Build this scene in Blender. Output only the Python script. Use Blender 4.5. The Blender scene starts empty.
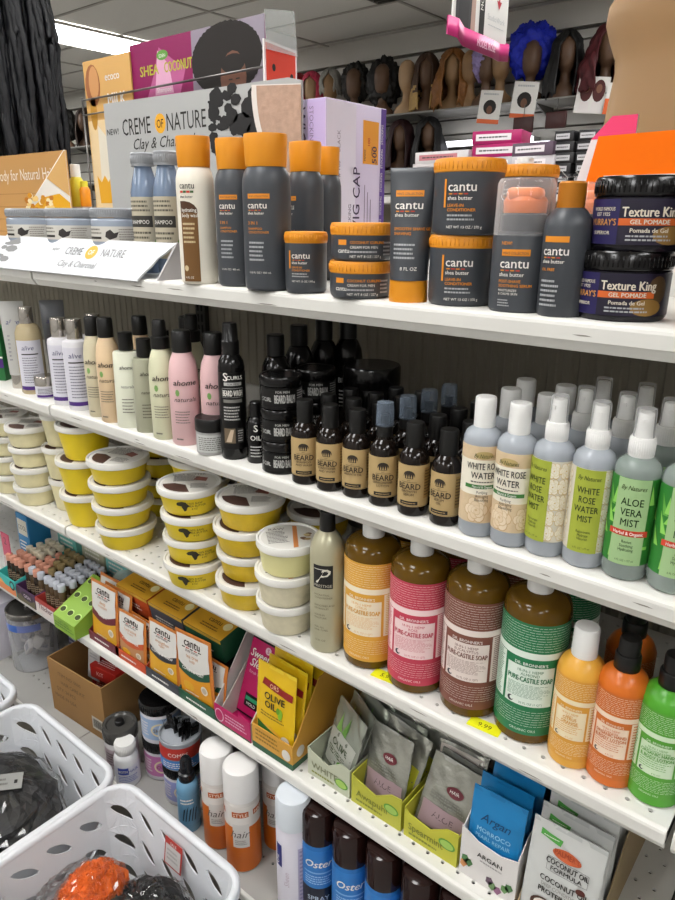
import bpy, bmesh, math, random
from mathutils import Vector, Matrix, Euler
random.seed(11)
PI = math.pi
SC = bpy.context.scene
COL = SC.collection

# ---------------------------------------------------------------- camera, light, exposure
cam_data = bpy.data.cameras.new('camera')
cam_data.sensor_fit = 'VERTICAL'
cam_data.sensor_height = 24.0
cam_data.lens = 690.0 / 900.0 * 24.0
cam_data.clip_start = 0.02
cam_data.clip_end = 60
cam = bpy.data.objects.new('camera', cam_data)
COL.objects.link(cam)
YAW, PITCH, ROLL = math.radians(39.061), math.radians(18.59), math.radians(0.399)
cam.matrix_world = (Matrix.Translation((1.301, -0.68, 1.5)) @ Matrix.Rotation(YAW, 4, 'Z')
                    @ Matrix.Rotation(PI / 2 - PITCH, 4, 'X') @ Matrix.Rotation(ROLL, 4, 'Z'))
SC.camera = cam
world = bpy.data.worlds.new('world')
world.use_nodes = True
world.node_tree.nodes['Background'].inputs[0].default_value = (0.95, 0.97, 1.0, 1)
world.node_tree.nodes['Background'].inputs[1].default_value = 0.06
SC.world = world
LAMP_STRENGTH = 15.5
SC.view_settings.view_transform = 'Standard'
SC.view_settings.look = 'None'
SC.view_settings.gamma = 1.0
SC.view_settings.use_curve_mapping = False
SC.view_settings.exposure = 0.0

# ---------------------------------------------------------------- materials
def lin(h):
    h = h.lstrip('#')
    c = [int(h[i:i + 2], 16) / 255 for i in (0, 2, 4)]
    return tuple((x / 12.92 if x <= .04045 else ((x + .055) / 1.055) ** 2.4) for x in c) + (1,)
_mats = {}
def M(hexcol, rough=.45, metal=0.0, trans=0.0, emit=0.0, coat=0.0, alpha=1.0, noise=0.0, nscale=40, ior=1.45, sheen=0.0, bump=0.0, spec=.5):
    key = (hexcol, rough, metal, trans, emit, coat, alpha, noise, nscale, ior, bump, spec)
    if key in _mats: return _mats[key]
    m = bpy.data.materials.new('mat_' + hexcol.lstrip('#'))
    m.use_nodes = True
    nt = m.node_tree
    b = nt.nodes['Principled BSDF']
    col = lin(hexcol)
    b.inputs['Base Color'].default_value = col
    b.inputs['Roughness'].default_value = rough
    b.inputs['Metallic'].default_value = metal
    b.inputs['Transmission Weight'].default_value = trans
    b.inputs['Coat Weight'].default_value = coat
    b.inputs['Coat Roughness'].default_value = .08
    b.inputs['IOR'].default_value = ior
    b.inputs['Alpha'].default_value = alpha
    b.inputs['Specular IOR Level'].default_value = spec
    if emit:
        b.inputs['Emission Color'].default_value = col
        b.inputs['Emission Strength'].default_value = emit
    if noise or bump:
        tc = nt.nodes.new('ShaderNodeTexCoord')
        n = nt.nodes.new('ShaderNodeTexNoise')
        n.inputs['Scale'].default_value = nscale
        n.inputs['Detail'].default_value = 4
        nt.links.new(tc.outputs['Object'], n.inputs['Vector'])
        if noise:
            r = nt.nodes.new('ShaderNodeMix'); r.data_type = 'RGBA'
            r.inputs[6].default_value = tuple(max(0, c * (1 - noise)) for c in col[:3]) + (1,)
            r.inputs[7].default_value = tuple(min(1, c * (1 + noise)) for c in col[:3]) + (1,)
            nt.links.new(n.outputs['Fac'], r.inputs[0])
            nt.links.new(r.outputs[2], b.inputs['Base Color'])
        if bump:
            bp = nt.nodes.new('ShaderNodeBump')
            bp.inputs['Strength'].default_value = bump
            bp.inputs['Distance'].default_value = .004
            nt.links.new(n.outputs['Fac'], bp.inputs['Height'])
            nt.links.new(bp.outputs['Normal'], b.inputs['Normal'])
    _mats[key] = m
    return m
def clear(hexcol, density=.2, rough=.08):
    """thin clear plastic: a tinted see-through film with a glossy surface"""
    key = ('clear', hexcol, density, rough)
    if key in _mats: return _mats[key]
    m = bpy.data.materials.new('mat_clear_' + hexcol.lstrip('#'))
    m.use_nodes = True
    nt = m.node_tree
    for n in list(nt.nodes): nt.nodes.remove(n)
    out = nt.nodes.new('ShaderNodeOutputMaterial')
    tr = nt.nodes.new('ShaderNodeBsdfTransparent'); tr.inputs[0].default_value = (1, 1, 1, 1)
    df = nt.nodes.new('ShaderNodeBsdfPrincipled')
    df.inputs['Base Color'].default_value = lin(hexcol); df.inputs['Roughness'].default_value = rough
    mx = nt.nodes.new('ShaderNodeMixShader')
    lw = nt.nodes.new('ShaderNodeLayerWeight'); lw.inputs[0].default_value = .35
    mr = nt.nodes.new('ShaderNodeMapRange')
    mr.inputs[3].default_value = density; mr.inputs[4].default_value = min(1, density + .55)
    nt.links.new(lw.outputs['Facing'], mr.inputs[0])
    nt.links.new(mr.outputs[0], mx.inputs[0])
    nt.links.new(tr.outputs[0], mx.inputs[1]); nt.links.new(df.outputs[0], mx.inputs[2])
    nt.links.new(mx.outputs[0], out.inputs[0])
    _mats[key] = m
    return m

# ---------------------------------------------------------------- writing
_glyph = {}
def glyphs(s, shear=0.0, bold=0.0):
    key = (s, shear, bold)
    if key in _glyph: return _glyph[key]
    c = bpy.data.curves.new('writing', 'FONT')
    c.body = s; c.size = 1.0; c.resolution_u = 2; c.shear = shear; c.offset = bold
    c.align_x = 'LEFT'; c.fill_mode = 'FRONT'
    o = bpy.data.objects.new('writing', c)
    COL.objects.link(o)
    dg = bpy.context.evaluated_depsgraph_get()
    dg.update()
    ev = o.evaluated_get(dg)
    me = ev.to_mesh()
    vs = [(v.co.x, v.co.y) for v in me.vertices]
    fs = [tuple(p.vertices) for p in me.polygons]
    ev.to_mesh_clear()
    bpy.data.objects.remove(o); bpy.data.curves.remove(c)
    if vs:
        x0 = min(v[0] for v in vs); x1 = max(v[0] for v in vs)
        vs = [(v[0] - x0, v[1]) for v in vs]; w = x1 - x0
    else: w = 0
    _glyph[key] = (vs, fs, w)
    return _glyph[key]

# ---------------------------------------------------------------- wraps: (u, v, off) -> point
class Cyl:
    """around a lathe body: u = arc length from the front, v = height"""
    def __init__(s, r, sy=1.0): s.r = r; s.sy = sy
    def rad(s, v):
        if not isinstance(s.r, (list, tuple)): return s.r
        p = s.r
        if v <= p[0][1]: return p[0][0]
        for a, b in zip(p, p[1:]):
            if a[1] <= v <= b[1]:
                return a[0] if b[1] == a[1] else a[0] + (b[0] - a[0]) * (v - a[1]) / (b[1] - a[1])
        return p[-1][0]
    def pt(s, u, v, off):
        rr = s.rad(v)
        a = u / (s.r if not isinstance(s.r, (list, tuple)) else max(q[0] for q in s.r))
        return (( rr + off) * math.sin(a), -(rr * s.sy + off) * math.cos(a), v)
    step = .006
class Flat:
    def __init__(s, o, ud=(1, 0, 0), vd=(0, 0, 1)):
        s.o = Vector(o); s.u = Vector(ud).normalized(); s.v = Vector(vd).normalized(); s.n = s.u.cross(s.v)
    def pt(s, u, v, off): return tuple(s.o + s.u * u + s.v * v + s.n * off)
    step = 10.0

# ---------------------------------------------------------------- mesh builder
class MB:
    def __init__(s): s.v = []; s.f = []; s.m = []; s.sm = []; s.mats = []
    def mi(s, mat):
        if mat not in s.mats: s.mats.append(mat)
        return s.mats.index(mat)
    def add(s, vs, fs, mat, smooth=False):
        b = len(s.v); k = s.mi(mat)
        s.v += [tuple(v) for v in vs]
        for f in fs:
            s.f.append(tuple(b + i for i in f)); s.m.append(k); s.sm.append(smooth)
        return s
    def lathe(s, prof, mat, seg=24, sy=1.0, at=(0, 0, 0), smooth=True, close=True, sx=1.0):
        """prof: list of (r, z[, mat]); sharp corners get their own rings"""
        pts = [(p[0], p[1]) for p in prof]
        runs = []; cur = [pts[0]]
        for i in range(1, len(pts)):
            cur.append(pts[i])
            if i < len(pts) - 1:
                a = Vector((pts[i][0] - pts[i - 1][0], pts[i][1] - pts[i - 1][1]))
                b = Vector((pts[i + 1][0] - pts[i][0], pts[i + 1][1] - pts[i][1]))
                if a.length > 1e-9 and b.length > 1e-9 and a.angle(b) > .6:
                    runs.append(cur); cur = [pts[i]]
        runs.append(cur)
        for run in runs:
            vs = []; fs = []
            for r, z in run:
                for k in range(seg):
                    a = 2 * PI * k / seg
                    vs.append((at[0] + r * math.cos(a) * sx, at[1] + r * math.sin(a) * sy, at[2] + z))
            for i in range(len(run) - 1):
                for k in range(seg):
                    k2 = (k + 1) % seg
                    fs.append((i * seg + k, i * seg + k2, (i + 1) * seg + k2, (i + 1) * seg + k))
            s.add(vs, fs, mat, smooth)
        if close:
            for (r, z), up in ((pts[0], False), (pts[-1], True)):
                if r > 1e-5:
                    vs = [(at[0] + r * math.cos(2 * PI * k / seg) * sx, at[1] + r * math.sin(2 * PI * k / seg) * sy, at[2] + z) for k in range(seg)]
                    s.add(vs, [tuple(range(seg)) if up else tuple(range(seg - 1, -1, -1))], mat, False)
        return s
    def box(s, x0, x1, y0, y1, z0, z1, mat, bev=0.0):
        if bev:
            bm = bmesh.new(); bmesh.ops.create_cube(bm, size=1)
            for v in bm.verts:
                v.co = Vector(((x0 + x1) / 2 + v.co.x * (x1 - x0), (y0 + y1) / 2 + v.co.y * (y1 - y0), (z0 + z1) / 2 + v.co.z * (z1 - z0)))
            bmesh.ops.bevel(bm, geom=bm.edges[:], offset=bev, segments=2, profile=.5, affect='EDGES')
            bm.verts.index_update()
            s.add([v.co for v in bm.verts], [[v.index for v in f.verts] for f in bm.faces], mat, True)
            bm.free(); return s
        vs = [(x, y, z) for z in (z0, z1) for y in (y0, y1) for x in (x0, x1)]
        s.add(vs, [(0, 2, 3, 1), (4, 5, 7, 6), (0, 1, 5, 4), (2, 6, 7, 3), (0, 4, 6, 2), (1, 3, 7, 5)], mat)
        return s
    def tube(s, pts, r, mat, seg=8, radii=None, sx=None):
        pts = [Vector(p) for p in pts]; n = len(pts); vs = []; fs = []
        up = Vector((0, 0, 1))
        for i, p in enumerate(pts):
            t = (pts[min(i + 1, n - 1)] - pts[max(i - 1, 0)]).normalized()
            a = t.cross(up)
            if a.length < 1e-3: a = t.cross(Vector((1, 0, 0)))
            a.normalize(); b = t.cross(a)
            rr = radii[i] if radii else r
            for k in range(seg):
                w = 2 * PI * k / seg
                vs.append(p + a * rr * math.cos(w) + b * rr * math.sin(w))
        for i in range(n - 1):
            for k in range(seg):
                k2 = (k + 1) % seg
                fs.append((i * seg + k, (i + 1) * seg + k, (i + 1) * seg + k2, i * seg + k2))
        fs.append(tuple(range(seg))); fs.append(tuple((n - 1) * seg + k for k in range(seg - 1, -1, -1)))
        return s.add(vs, fs, mat, True)
    def ball(s, c, r, mat, seg=12, rings=8, sq=(1, 1, 1)):
        vs = []; fs = []
        for i in range(rings + 1):
            t = PI * i / rings
            for k in range(seg):
                a = 2 * PI * k / seg
                vs.append((c[0] + r * sq[0] * math.sin(t) * math.cos(a), c[1] + r * sq[1] * math.sin(t) * math.sin(a), c[2] - r * sq[2] * math.cos(t)))
        for i in range(rings):
            for k in range(seg):
                k2 = (k + 1) % seg
                fs.append((i * seg + k, i * seg + k2, (i + 1) * seg + k2, (i + 1) * seg + k))
        return s.add(vs, fs, mat, True)
    def prism(s, poly, y0, y1, mat, axis='y'):
        """2-D outline (counter-clockwise seen from the front) given a real thickness"""
        n = len(poly)
        if axis == 'y': P = lambda a, b, t: (a, t, b)
        elif axis == 'x': P = lambda a, b, t: (t, a, b)
        else: P = lambda a, b, t: (a, b, t)
        vs = [P(a, b, y0) for a, b in poly] + [P(a, b, y1) for a, b in poly]
        fs = [tuple(range(n)), tuple(range(2 * n - 1, n - 1, -1))]
        fs += [(i, i + n, (i + 1) % n + n, (i + 1) % n) for i in range(n)]
        return s.add(vs, fs, mat)
    # ---- marks on a surface
    def rect(s, w, u0, u1, v0, v1, mat, off=.0003):
        nu = max(1, int(math.ceil(abs(u1 - u0) / w.step)))
        nv = 1 if not isinstance(getattr(w, 'r', 0), list) else max(1, int((v1 - v0) / .012))
        vs = [w.pt(u0 + (u1 - u0) * i / nu, v0 + (v1 - v0) * j / nv, off) for j in range(nv + 1) for i in range(nu + 1)]
        fs = [(j * (nu + 1) + i, j * (nu + 1) + i + 1, (j + 1) * (nu + 1) + i + 1, (j + 1) * (nu + 1) + i) for j in range(nv) for i in range(nu)]
        return s.add(vs, fs, mat, w.step < 1)
    def poly(s, w, pts, mat, off=.0004):
        us = [p[0] for p in pts]
        if w.step > 1 or max(us) - min(us) <= w.step:
            return s.add([w.pt(u, v, off) for u, v in pts], [tuple(range(len(pts)))], mat)
        bm = bmesh.new()          # slice it so that it follows the curved surface
        bm.faces.new([bm.verts.new((u, v, 0)) for u, v in pts])
        k = math.floor(min(us) / w.step * 2) + 1
        while k * w.step / 2 < max(us):
            bmesh.ops.bisect_plane(bm, geom=bm.verts[:] + bm.edges[:] + bm.faces[:], plane_co=(k * w.step / 2, 0, 0), plane_no=(1, 0, 0), dist=1e-7)
            k += 1
        bm.verts.index_update()
        s.add([w.pt(q.co.x, q.co.y, off) for q in bm.verts], [[q.index for q in f.verts] for f in bm.faces], mat)
        bm.free(); return s
    def disc(s, w, u, v, ru, rv, mat, off=.0004, n=16):
        return s.poly(w, [(u + ru * math.cos(2 * PI * k / n), v + rv * math.sin(2 * PI * k / n)) for k in range(n)], mat, off)
    def text(s, w, t, u, v, h, mat, off=.0005, align='c', maxw=None, rot=0, shear=0.0, bold=0.0, wide=1.0):
        """h: capital height; rot: 90 reads upward, -90 reads downward"""
        if bold:      # heavier strokes: the same letters set twice with a hair's breadth between
            k2 = min(bold, .03) * h
            s.text(w, t, u, v + k2 * .5, h, mat, off + .00012, align, maxw, rot, shear, 0, wide)
            s.text(w, t, u + k2 * (0 if rot else 2), v - k2 * .5, h, mat, off + .00024, align, maxw, rot, shear, 0, wide)
        vs, fs, wd = glyphs(t, shear, 0)
        k = h / .72; kx = k * wide
        if maxw and wd * kx > maxw: kx = maxw / wd
        W = wd * kx
        dx = {'c': -W / 2, 'l': 0, 'r': -W}[align]
        out = []
        for x, y in vs:
            a, b = x * kx + dx, y * k
            if rot == 90: a, b = -b, a
            elif rot == -90: a, b = b, -a
            out.append(w.pt(u + a, v + b, off))
        return s.add(out, fs, mat)
    def micro(s, w, u0, u1, v0, v1, rows, mat, off=.00045, fill=.45, seed=1):
        rnd = random.Random(seed)
        dv = (v1 - v0) / rows
        for i in range(rows):
            u = u0; end = u1 - (u1 - u0) * rnd.uniform(0, .25)
            while u < end:
                L = rnd.uniform(.04, .13) * (u1 - u0)
                e = min(u + L, end)
                if e - u > .0004:
                    s.rect(w, u, e, v0 + dv * (i + .5 - fill / 2), v0 + dv * (i + .5 + fill / 2), mat, off)
                u = e + .02 * (u1 - u0)
        return s
    def mesh(s, name):
        me = bpy.data.meshes.new(name)
        me.from_pydata(s.v, [], s.f)
        for m in s.mats: me.materials.append(m)
        me.polygons.foreach_set('material_index', s.m)
        me.polygons.foreach_set('use_smooth', s.sm)
        me.update()
        return me
    def build(s, name, parent=None, label=None):
        o = bpy.data.objects.new(name, s.mesh(name)); COL.objects.link(o)
        if parent: o.parent = parent
        if label: o['label'] = label
        return o

def tag(o, label, cat, group=None):
    o['label'] = label; o['category'] = cat
    if group: o['group'] = group
    return o
def empty(name, label, cat, loc=(0, 0, 0), rz=0.0, group=None, rot=None):
    o = bpy.data.objects.new(name, None); COL.objects.link(o)
    o.empty_display_size = .02
    o.location = loc; o.rotation_euler = rot if rot else (0, 0, rz)
    return tag(o, label, cat, group)
def struct(name, mb):
    o = mb.build(name); o['kind'] = 'structure'; return o
_kinds = {}
def put(key, fn, name, label, cat, loc, rz=0.0, group=None, scale=1.0, tilt=None):
    """first call builds the parts of a kind, every later one copies them one by one"""
    root = empty(name, label, cat, loc, rz, group, tilt)
    root.scale = (scale,) * 3 if not isinstance(scale, tuple) else scale
    if key not in _kinds:
        parts = []
        for pn, mb, parent, plabel in fn():
            o = bpy.data.objects.new(pn, mb.mesh(pn)); COL.objects.link(o)
            o.parent = root if parent is None else parts[parent][0]
            if plabel: o['label'] = plabel
            parts.append((o, parent))
        _kinds[key] = parts
    else:
        made = []
        for o, parent in _kinds[key]:
            c = o.copy(); COL.objects.link(c)
            c.parent = root if parent is None else made[parent]
            made.append(c)
    return root
D = math.radians
LAMPS = [(-4.4, 3.1, 'above the braided hair and the magenta card'), (-6.8, 3.1, 'far beyond the wigs'), (.4, 3.2, 'over the wig wall'), (2.8, 3.2, 'over the near end of the wig wall'),
         (-4.4, 1.15, 'over the next aisle, far end'), (-2, 1.0, 'over the next aisle'), (.4, 1.15, 'over the next aisle behind the shelving'),
         (-4.4, -.75, 'far along the shopping aisle'), (-2, -.75, 'along the shopping aisle'), (.4, -.75, 'over the shopping aisle in front of the shelves'), (2.8, -.75, 'over the near end of the aisle'),
         (-2, -2.75, 'behind the shopper, far side'), (.4, -2.75, 'behind the shopper'), (2.8, -2.75, 'behind the shopper, near side')]

# ---------------------------------------------------------------- the room
ZA, ZB, ZC, ZD, ZE = 1.406, 1.138, 0.869, 0.603, 0.335
floor_tile = M('#9a9894', .35, noise=.12, nscale=6)
b = MB(); b.box(-8, 5, -3.5, 4.7, -.1, 0, floor_tile); struct('floor', b)
ceil_m = M('#cfccc6', .9, noise=.05, nscale=60)
grid_m = M('#9f9b94', .6)
b = MB(); b.box(-8, 5, -3.5, 4.7, 2.9, 3.0, ceil_m)
x = -7.9
while x < 5:
    b.box(x - .012, x + .012, -3.5, 4.7, 2.892, 2.901, grid_m); x += 1.22
y = -2.95
while y < 4.7:
    b.box(-8, 5, y - .012, y + .012, 2.893, 2.901, grid_m); y += .61
struct('ceiling', b)
wall_m = M('#b3b1ae', .8)
slat_m = M('#cbc8c1', .55)
groove_m = M('#6a665f', .8)
b = MB()
b.box(-8, 5, 4.54, 4.7, 0, 2.9, groove_m)
z = .1
while z < 2.72:
    b.box(-8, 5, 4.5, 4.545, z, min(z + .094, 2.72), slat_m); z += .107
b.box(-8, 5, 4.48, 4.545, 2.74, 2.9, slat_m)
struct('wall_back', b)
b = MB(); b.box(-8.1, -8, -3.5, 4.7, 0, 2.9, wall_m); struct('wall_left', b)
b = MB(); b.box(5, 5.1, -3.5, 4.7, 0, 2.9, wall_m); struct('wall_right', b)
b = MB(); b.box(-8, 5, -3.6, -3.5, 0, 2.9, wall_m); struct('wall_front', b)

# fluorescent troffers in the ceiling
tube_m = M('#fdfdfc', .5, emit=LAMP_STRENGTH)
frame_m = M('#d8d5cf', .5)
def troffer():
    f = MB()
    for x0, x1, y0, y1 in ((-.305, .305, -.61, -.585), (-.305, .305, .585, .61), (-.305, -.28, -.585, .585), (.28, .305, -.585, .585)):
        f.box(x0, x1, y0, y1, -.018, 0, frame_m)
    d = MB(); d.box(-.28, .28, -.585, .585, -.012, -.002, tube_m)
    return [('frame', f, None, None), ('diffuser', d, 0, None)]
for k, (lx, ly, where) in enumerate(LAMPS):
    put('troffer', troffer, 'ceiling_light', 'lit white fluorescent ceiling panel ' + where, 'ceiling light', (lx, ly, 2.893), 0, 'fluorescent ceiling panels')

# ---------------------------------------------------------------- the shelving run
def shelf_mat():
    m = M('#d8d6d0', .42, noise=.05, nscale=12)
    return m
SHELF = shelf_mat()
DECKGREY = M('#a3a19c', .5, noise=.06, nscale=12)
def deck(holes, x0, x1):
    d = MB()
    w = x1 - x0 - .006
    if not holes:
        d.box(-w / 2, w / 2, .004, .397, -.018, 0, SHELF, .0015); return d
    p = .0254; r = .0031; nx = int(w // p); mx = (w - nx * p) / 2
    vs = []; fs = []; cache = {}
    def V(x, y, z=0.0):
        k = (round(x, 5), round(y, 5), z)
        if k not in cache: cache[k] = len(vs); vs.append((x, y, z))
        return cache[k]
    y0 = .0045; rows = 15
    for j in range(rows):
        yc = y0 + p * (j + .5); off = p / 2 if j % 2 else 0
        for i in range(nx):
            xc = -w / 2 + mx + p * (i + .5) + (off if i < nx - 1 else 0)
            if i == nx - 1 and off: continue
            hw = p / 2
            oct_ = [V(xc + r * math.cos(PI / 8 + k * PI / 4), yc + r * math.sin(PI / 8 + k * PI / 4)) for k in range(8)]
            low = [V(xc + r * math.cos(PI / 8 + k * PI / 4), yc + r * math.sin(PI / 8 + k * PI / 4), -.004) for k in range(8)]
            c = [V(xc + hw, yc + hw), V(xc - hw, yc + hw), V(xc - hw, yc - hw), V(xc + hw, yc - hw)]
            for q in range(4):
                a, bq = oct_[2 * q], oct_[2 * q + 1]
                nxt = oct_[(2 * q + 2) % 8]
                fs.append((a, c[q], bq)) ; fs.append((bq, c[q], c[(q + 1) % 4], nxt))
            for q in range(8): fs.append((oct_[q], oct_[(q + 1) % 8], low[(q + 1) % 8], low[q]))
        if off:   # the half cells the staggered row leaves at both ends
            for xa, xb in ((-w / 2 + mx, -w / 2 + mx + off), (w / 2 - mx - p / 2 - .0, w / 2 - mx)):
                fs.append((V(xa, yc - p / 2), V(xb, yc - p / 2), V(xb, yc + p / 2), V(xa, yc + p / 2)))
    d.add(vs, fs, SHELF)
    yb = y0 + p * rows
    for xa, xb, ya, yb2 in ((-w / 2, w / 2, .004, y0), (-w / 2, w / 2, yb, .397), (-w / 2, -w / 2 + mx, y0, yb), (w / 2 - mx, w / 2, y0, yb)):
        if xb - xa > 1e-4 and yb2 - ya > 1e-4: d.box(xa, xb, ya, yb2, -.004, 0, SHELF)
    d.box(-w / 2, w / 2, .004, .397, -.022, -.02, M('#2e2d2b', .7))  # plate coloured dark to stand in for the shade seen through the holes
    return d
def lip(x0, x1, marks):
    d = MB(); w = x1 - x0 - .007
    prof = [(.006, 0), (.002, -.0006), (-.001, -.003), (-.002, -.006), (-.002, -.0195), (0, -.0215), (.006, -.031), (.010, -.032), (.010, -.026), (.006, -.006)]
    n = len(prof)
    vs = [(x, y, z) for x in (-w / 2, w / 2) for y, z in prof]
    fs = [(i, (i + 1) % n, (i + 1) % n + n, i + n) for i in range(n)]
    fs += [tuple(range(n - 1, -1, -1)), tuple(range(n, 2 * n))]
    d.add(vs, fs, SHELF)
    rnd = random.Random(marks)
    fw = Flat((0, -.002, 0))
    for _ in range(marks % 7 + 4):       # worn paint
        u = rnd.uniform(-w / 2, w / 2 - .05); v = rnd.uniform(-.018, -.008); L = rnd.uniform(.01, .05)
        pts = [(u, v), (u + L * .4, v - .001), (u + L, v - .0006), (u + L * .7, v + .0006), (u + L * .3, v + .0005)]
        d.poly(fw, pts, M('#8a857c', .8), .0002)
    return d
NAMES = {ZA: ('top', 'grey bottles and jars with orange lids'), ZB: ('second', 'white rose water and beard bottles'), ZC: ('third', 'tubs and tall soap bottles'),
         ZD: ('fourth', 'packets in display trays'), ZE: ('bottom', 'spray cans and cardboard box')}
SECT = [(-1.219, 0.0, 'far section, beyond the seam of the '), (0.0, 1.219, 'middle section of the '), (1.219, 2.438, 'near section, past the seam at the frame edge, of the ')]
for z, (nm, what) in NAMES.items():
    for si, (x0, x1, pre) in enumerate(SECT):
        holes = z in (ZC, ZD, ZE) and si < 2
        t = empty('gondola_shelf', pre + nm + ' white metal shelf carrying ' + what if si == 1 else pre + nm + ' white metal shelf', 'shelf', ((x0 + x1) / 2, 0, z), 0, 'white gondola shelves')
        key = ('deck', holes)
        if key not in _kinds: _kinds[key] = deck(holes, x0, x1).mesh('deck')
        me = _kinds[key]
        if z == ZE:        # the deck of the bottom shelf is coloured greyer
            me = me.copy(); me.materials[0] = DECKGREY
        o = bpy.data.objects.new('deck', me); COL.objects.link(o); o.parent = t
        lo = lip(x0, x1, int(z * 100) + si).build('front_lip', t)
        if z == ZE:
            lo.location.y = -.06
            q = MB(); q.box(-(x1 - x0) / 2 + .0015, (x1 - x0) / 2 - .0015, -.056, .004, -.004, 0, DECKGREY); q.build('deck_front', t)
rack = empty('shelving_frame', 'tall grey slotted posts and ribbed panel that hold the white shelves', 'shelving', (0, .43, 0))
panel_m = M('#8f897c', .7); post_m = M('#2c2925', .6)
bp = MB()
vs = []; fs = []; n = 0
xs = []
x = -1.219
while x <= 2.438:
    for dx, dy in ((0, 0), (.012, 0), (.015, .0025), (.023, .0025), (.026, 0)):
        xs.append((x + dx, dy))
    x += .026
for x_, dy in xs:
    vs += [(x_, -.015 + dy, .1), (x_, -.015 + dy, 1.39)]
for i in range(len(xs) - 1): fs.append((2 * i, 2 * i + 2, 2 * i + 3, 2 * i + 1))
bp.add(vs, fs, panel_m)
bp.box(-1.219, 2.438, -.008, 0, .1, 1.39, panel_m)
bp.build('back_panel', rack)
for x in (-1.2, 0.0, 1.219, 2.42):
    p = MB(); p.box(x - .016, x + .016, -.029, -.016, 0, 1.4, post_m)
    z = .12
    while z < 1.38:
        p.box(x - .009, x - .004, -.0308, -.03, z, z + .018, M('#0c0b0a', .9)); p.box(x + .004, x + .009, -.0308, -.03, z, z + .018, M('#0c0b0a', .9)); z += .0254
    p.build('upright_post', rack)
b = MB(); b.box(-1.219, 2.438, .03, .395, .0, .3, M('#7c776d', .6), .003); tag(b.build('base_plinth'), 'grey metal plinth under the bottom white shelf', 'plinth')

# ---------------------------------------------------------------- makers for containers
def vessel(body, bm_, cap, cm, label=None, sy=1.0, seg=28, capsy=None, extra=None, ribs=0):
    """body and cap profiles are (radius, height) lists; label(mb) draws the printed label on its own mesh"""
    def fn():
        out = []
        b = MB(); b.lathe(body, bm_, seg, sy); out.append(('body', b, None, None))
        if cap:
            c = MB(); c.lathe(cap, cm, seg, sy if capsy is None else capsy)
            if ribs:
                r0 = max(p[0] for p in cap); z0 = min(p[1] for p in cap) + .003; z1 = max(p[1] for p in cap) - .004
                for k in range(ribs):
                    a = 2 * PI * k / ribs
                    c.tube([(r0 * math.cos(a), r0 * math.sin(a), z0), (r0 * math.cos(a), r0 * math.sin(a), z1)], .0006, cm, 4)
            out.append(('cap', c, None, None))
        if label:
            l = MB(); label(l); out.append(('printed_label', l, None, None))
        if extra: out += extra()
        return out
    return fn
def capp(r, z0, z1, ch=.0015):
    return [(r, z0), (r, z1 - ch), (r - ch, z1), (0.0, z1)]

ORANGE = M('#dd8f1d', .38); CHAR = M('#42454a', .38); W_ = M('#e9e6df', .5); BLK = M('#121110', .35); RED = M('#c33a26', .5)
OR_T = M('#e08c22', .5); GREYT = M('#a9abad', .5)
def cantu_print(l, w, u, v, s=1.0, ink=W_, lines=True, sub=OR_T):
    l.text(w, 'cantu', u, v, .0085 * s, ink, align='l', bold=.012, wide=1.05)
    for k in range(4): l.rect(w, u + .0048 * s * k + .001, u + .0048 * s * k + .0044 * s, v - .0028 * s, v - .0018 * s, RED if k % 2 else OR_T, .0005)
    l.text(w, 'shea butter', u, v - .0075 * s, .0036 * s, ink, align='l', bold=.01)
def men_label(l, w, top, s=1.0, u=-.016):
    l.rect(w, u, u + .03 * s, top - .006 * s, top, OR_T, .0003)
    l.text(w, "MEN'S COLLECTION", u + .015 * s, top - .0043 * s, .0024 * s, CHAR, .0006, maxw=.026 * s)
    cantu_print(l, w, u, top - .018 * s, s)
    l.text(w, '3 IN 1', u, top - .038 * s, .0042 * s, OR_T, align='l', bold=.02)
    l.text(w, 'SHAMPOO', u, top - .0445 * s, .003 * s, OR_T, align='l')
    l.text(w, 'CONDITIONER', u, top - .049 * s, .003 * s, OR_T, align='l')
    l.micro(w, u, u + .022 * s, top - .085 * s, top - .058 * s, 5, GREYT)
    l.text(w, '13.5 FL OZ / 400 mL', u, top - .1 * s, .0026 * s, W_, align='l')
grey_prof = [(.0, 0), (.027, 0), (.030, .003), (.031, .01), (.031, .13), (.0305, .141), (.028, .150), (.0255, .154), (.0245, .156)]
cap_prof = [(.0255, .156), (.0262, .158), (.0275, .192), (.0268, .1955), (.0, .197)]
wg = Cyl(.0312, .8)
def grey_label(l): men_label(l, Cyl(.0312, .8), .123)
put_grey = vessel(grey_prof, CHAR, cap_prof, ORANGE, grey_label, .8)
def white_label(l):
    w = Cyl(.0312, .8)
    BR = M('#6d4b22', .45)
    l.rect(w, -.017, .013, .004, .098, BR)
    l.poly(w, [(-.017, .097), (.013, .097), (.0125, .102), (.008, .107), (.001, .1105), (-.008, .112), (-.017, .112)], M('#4a2d17', .45), .0004)
    DK = M('#2c2a28', .5)
    l.text(w, 'cantu', -.016, .128, .0088, DK, align='l', bold=.012)
    for k, c in enumerate((RED, M('#3b5b2c', .5), RED, M('#3b5b2c', .5))): l.rect(w, -.016 + .0062 * k, -.0102 + .0062 * k, .1225, .1255, c)
    l.text(w, 'shea butter', -.016, .116, .0036, DK, align='l', bold=.01)
    l.text(w, 'hydrating', -.014, .098, .005, W_, align='l', bold=.01)
    l.text(w, 'body wash', -.014, .091, .005, W_, align='l')
    l.micro(w, -.014, .008, .055, .085, 5, M('#c9b58d', .5))
    l.disc(w, -.011, .022, .004, .004, M('#c9b58d', .5))
    l.text(w, '16 FL OZ', -.014, .008, .003, W_, align='l')
put_white = vessel(grey_prof, M('#e2dccd', .35), cap_prof, ORANGE, white_label, .8)

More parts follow.
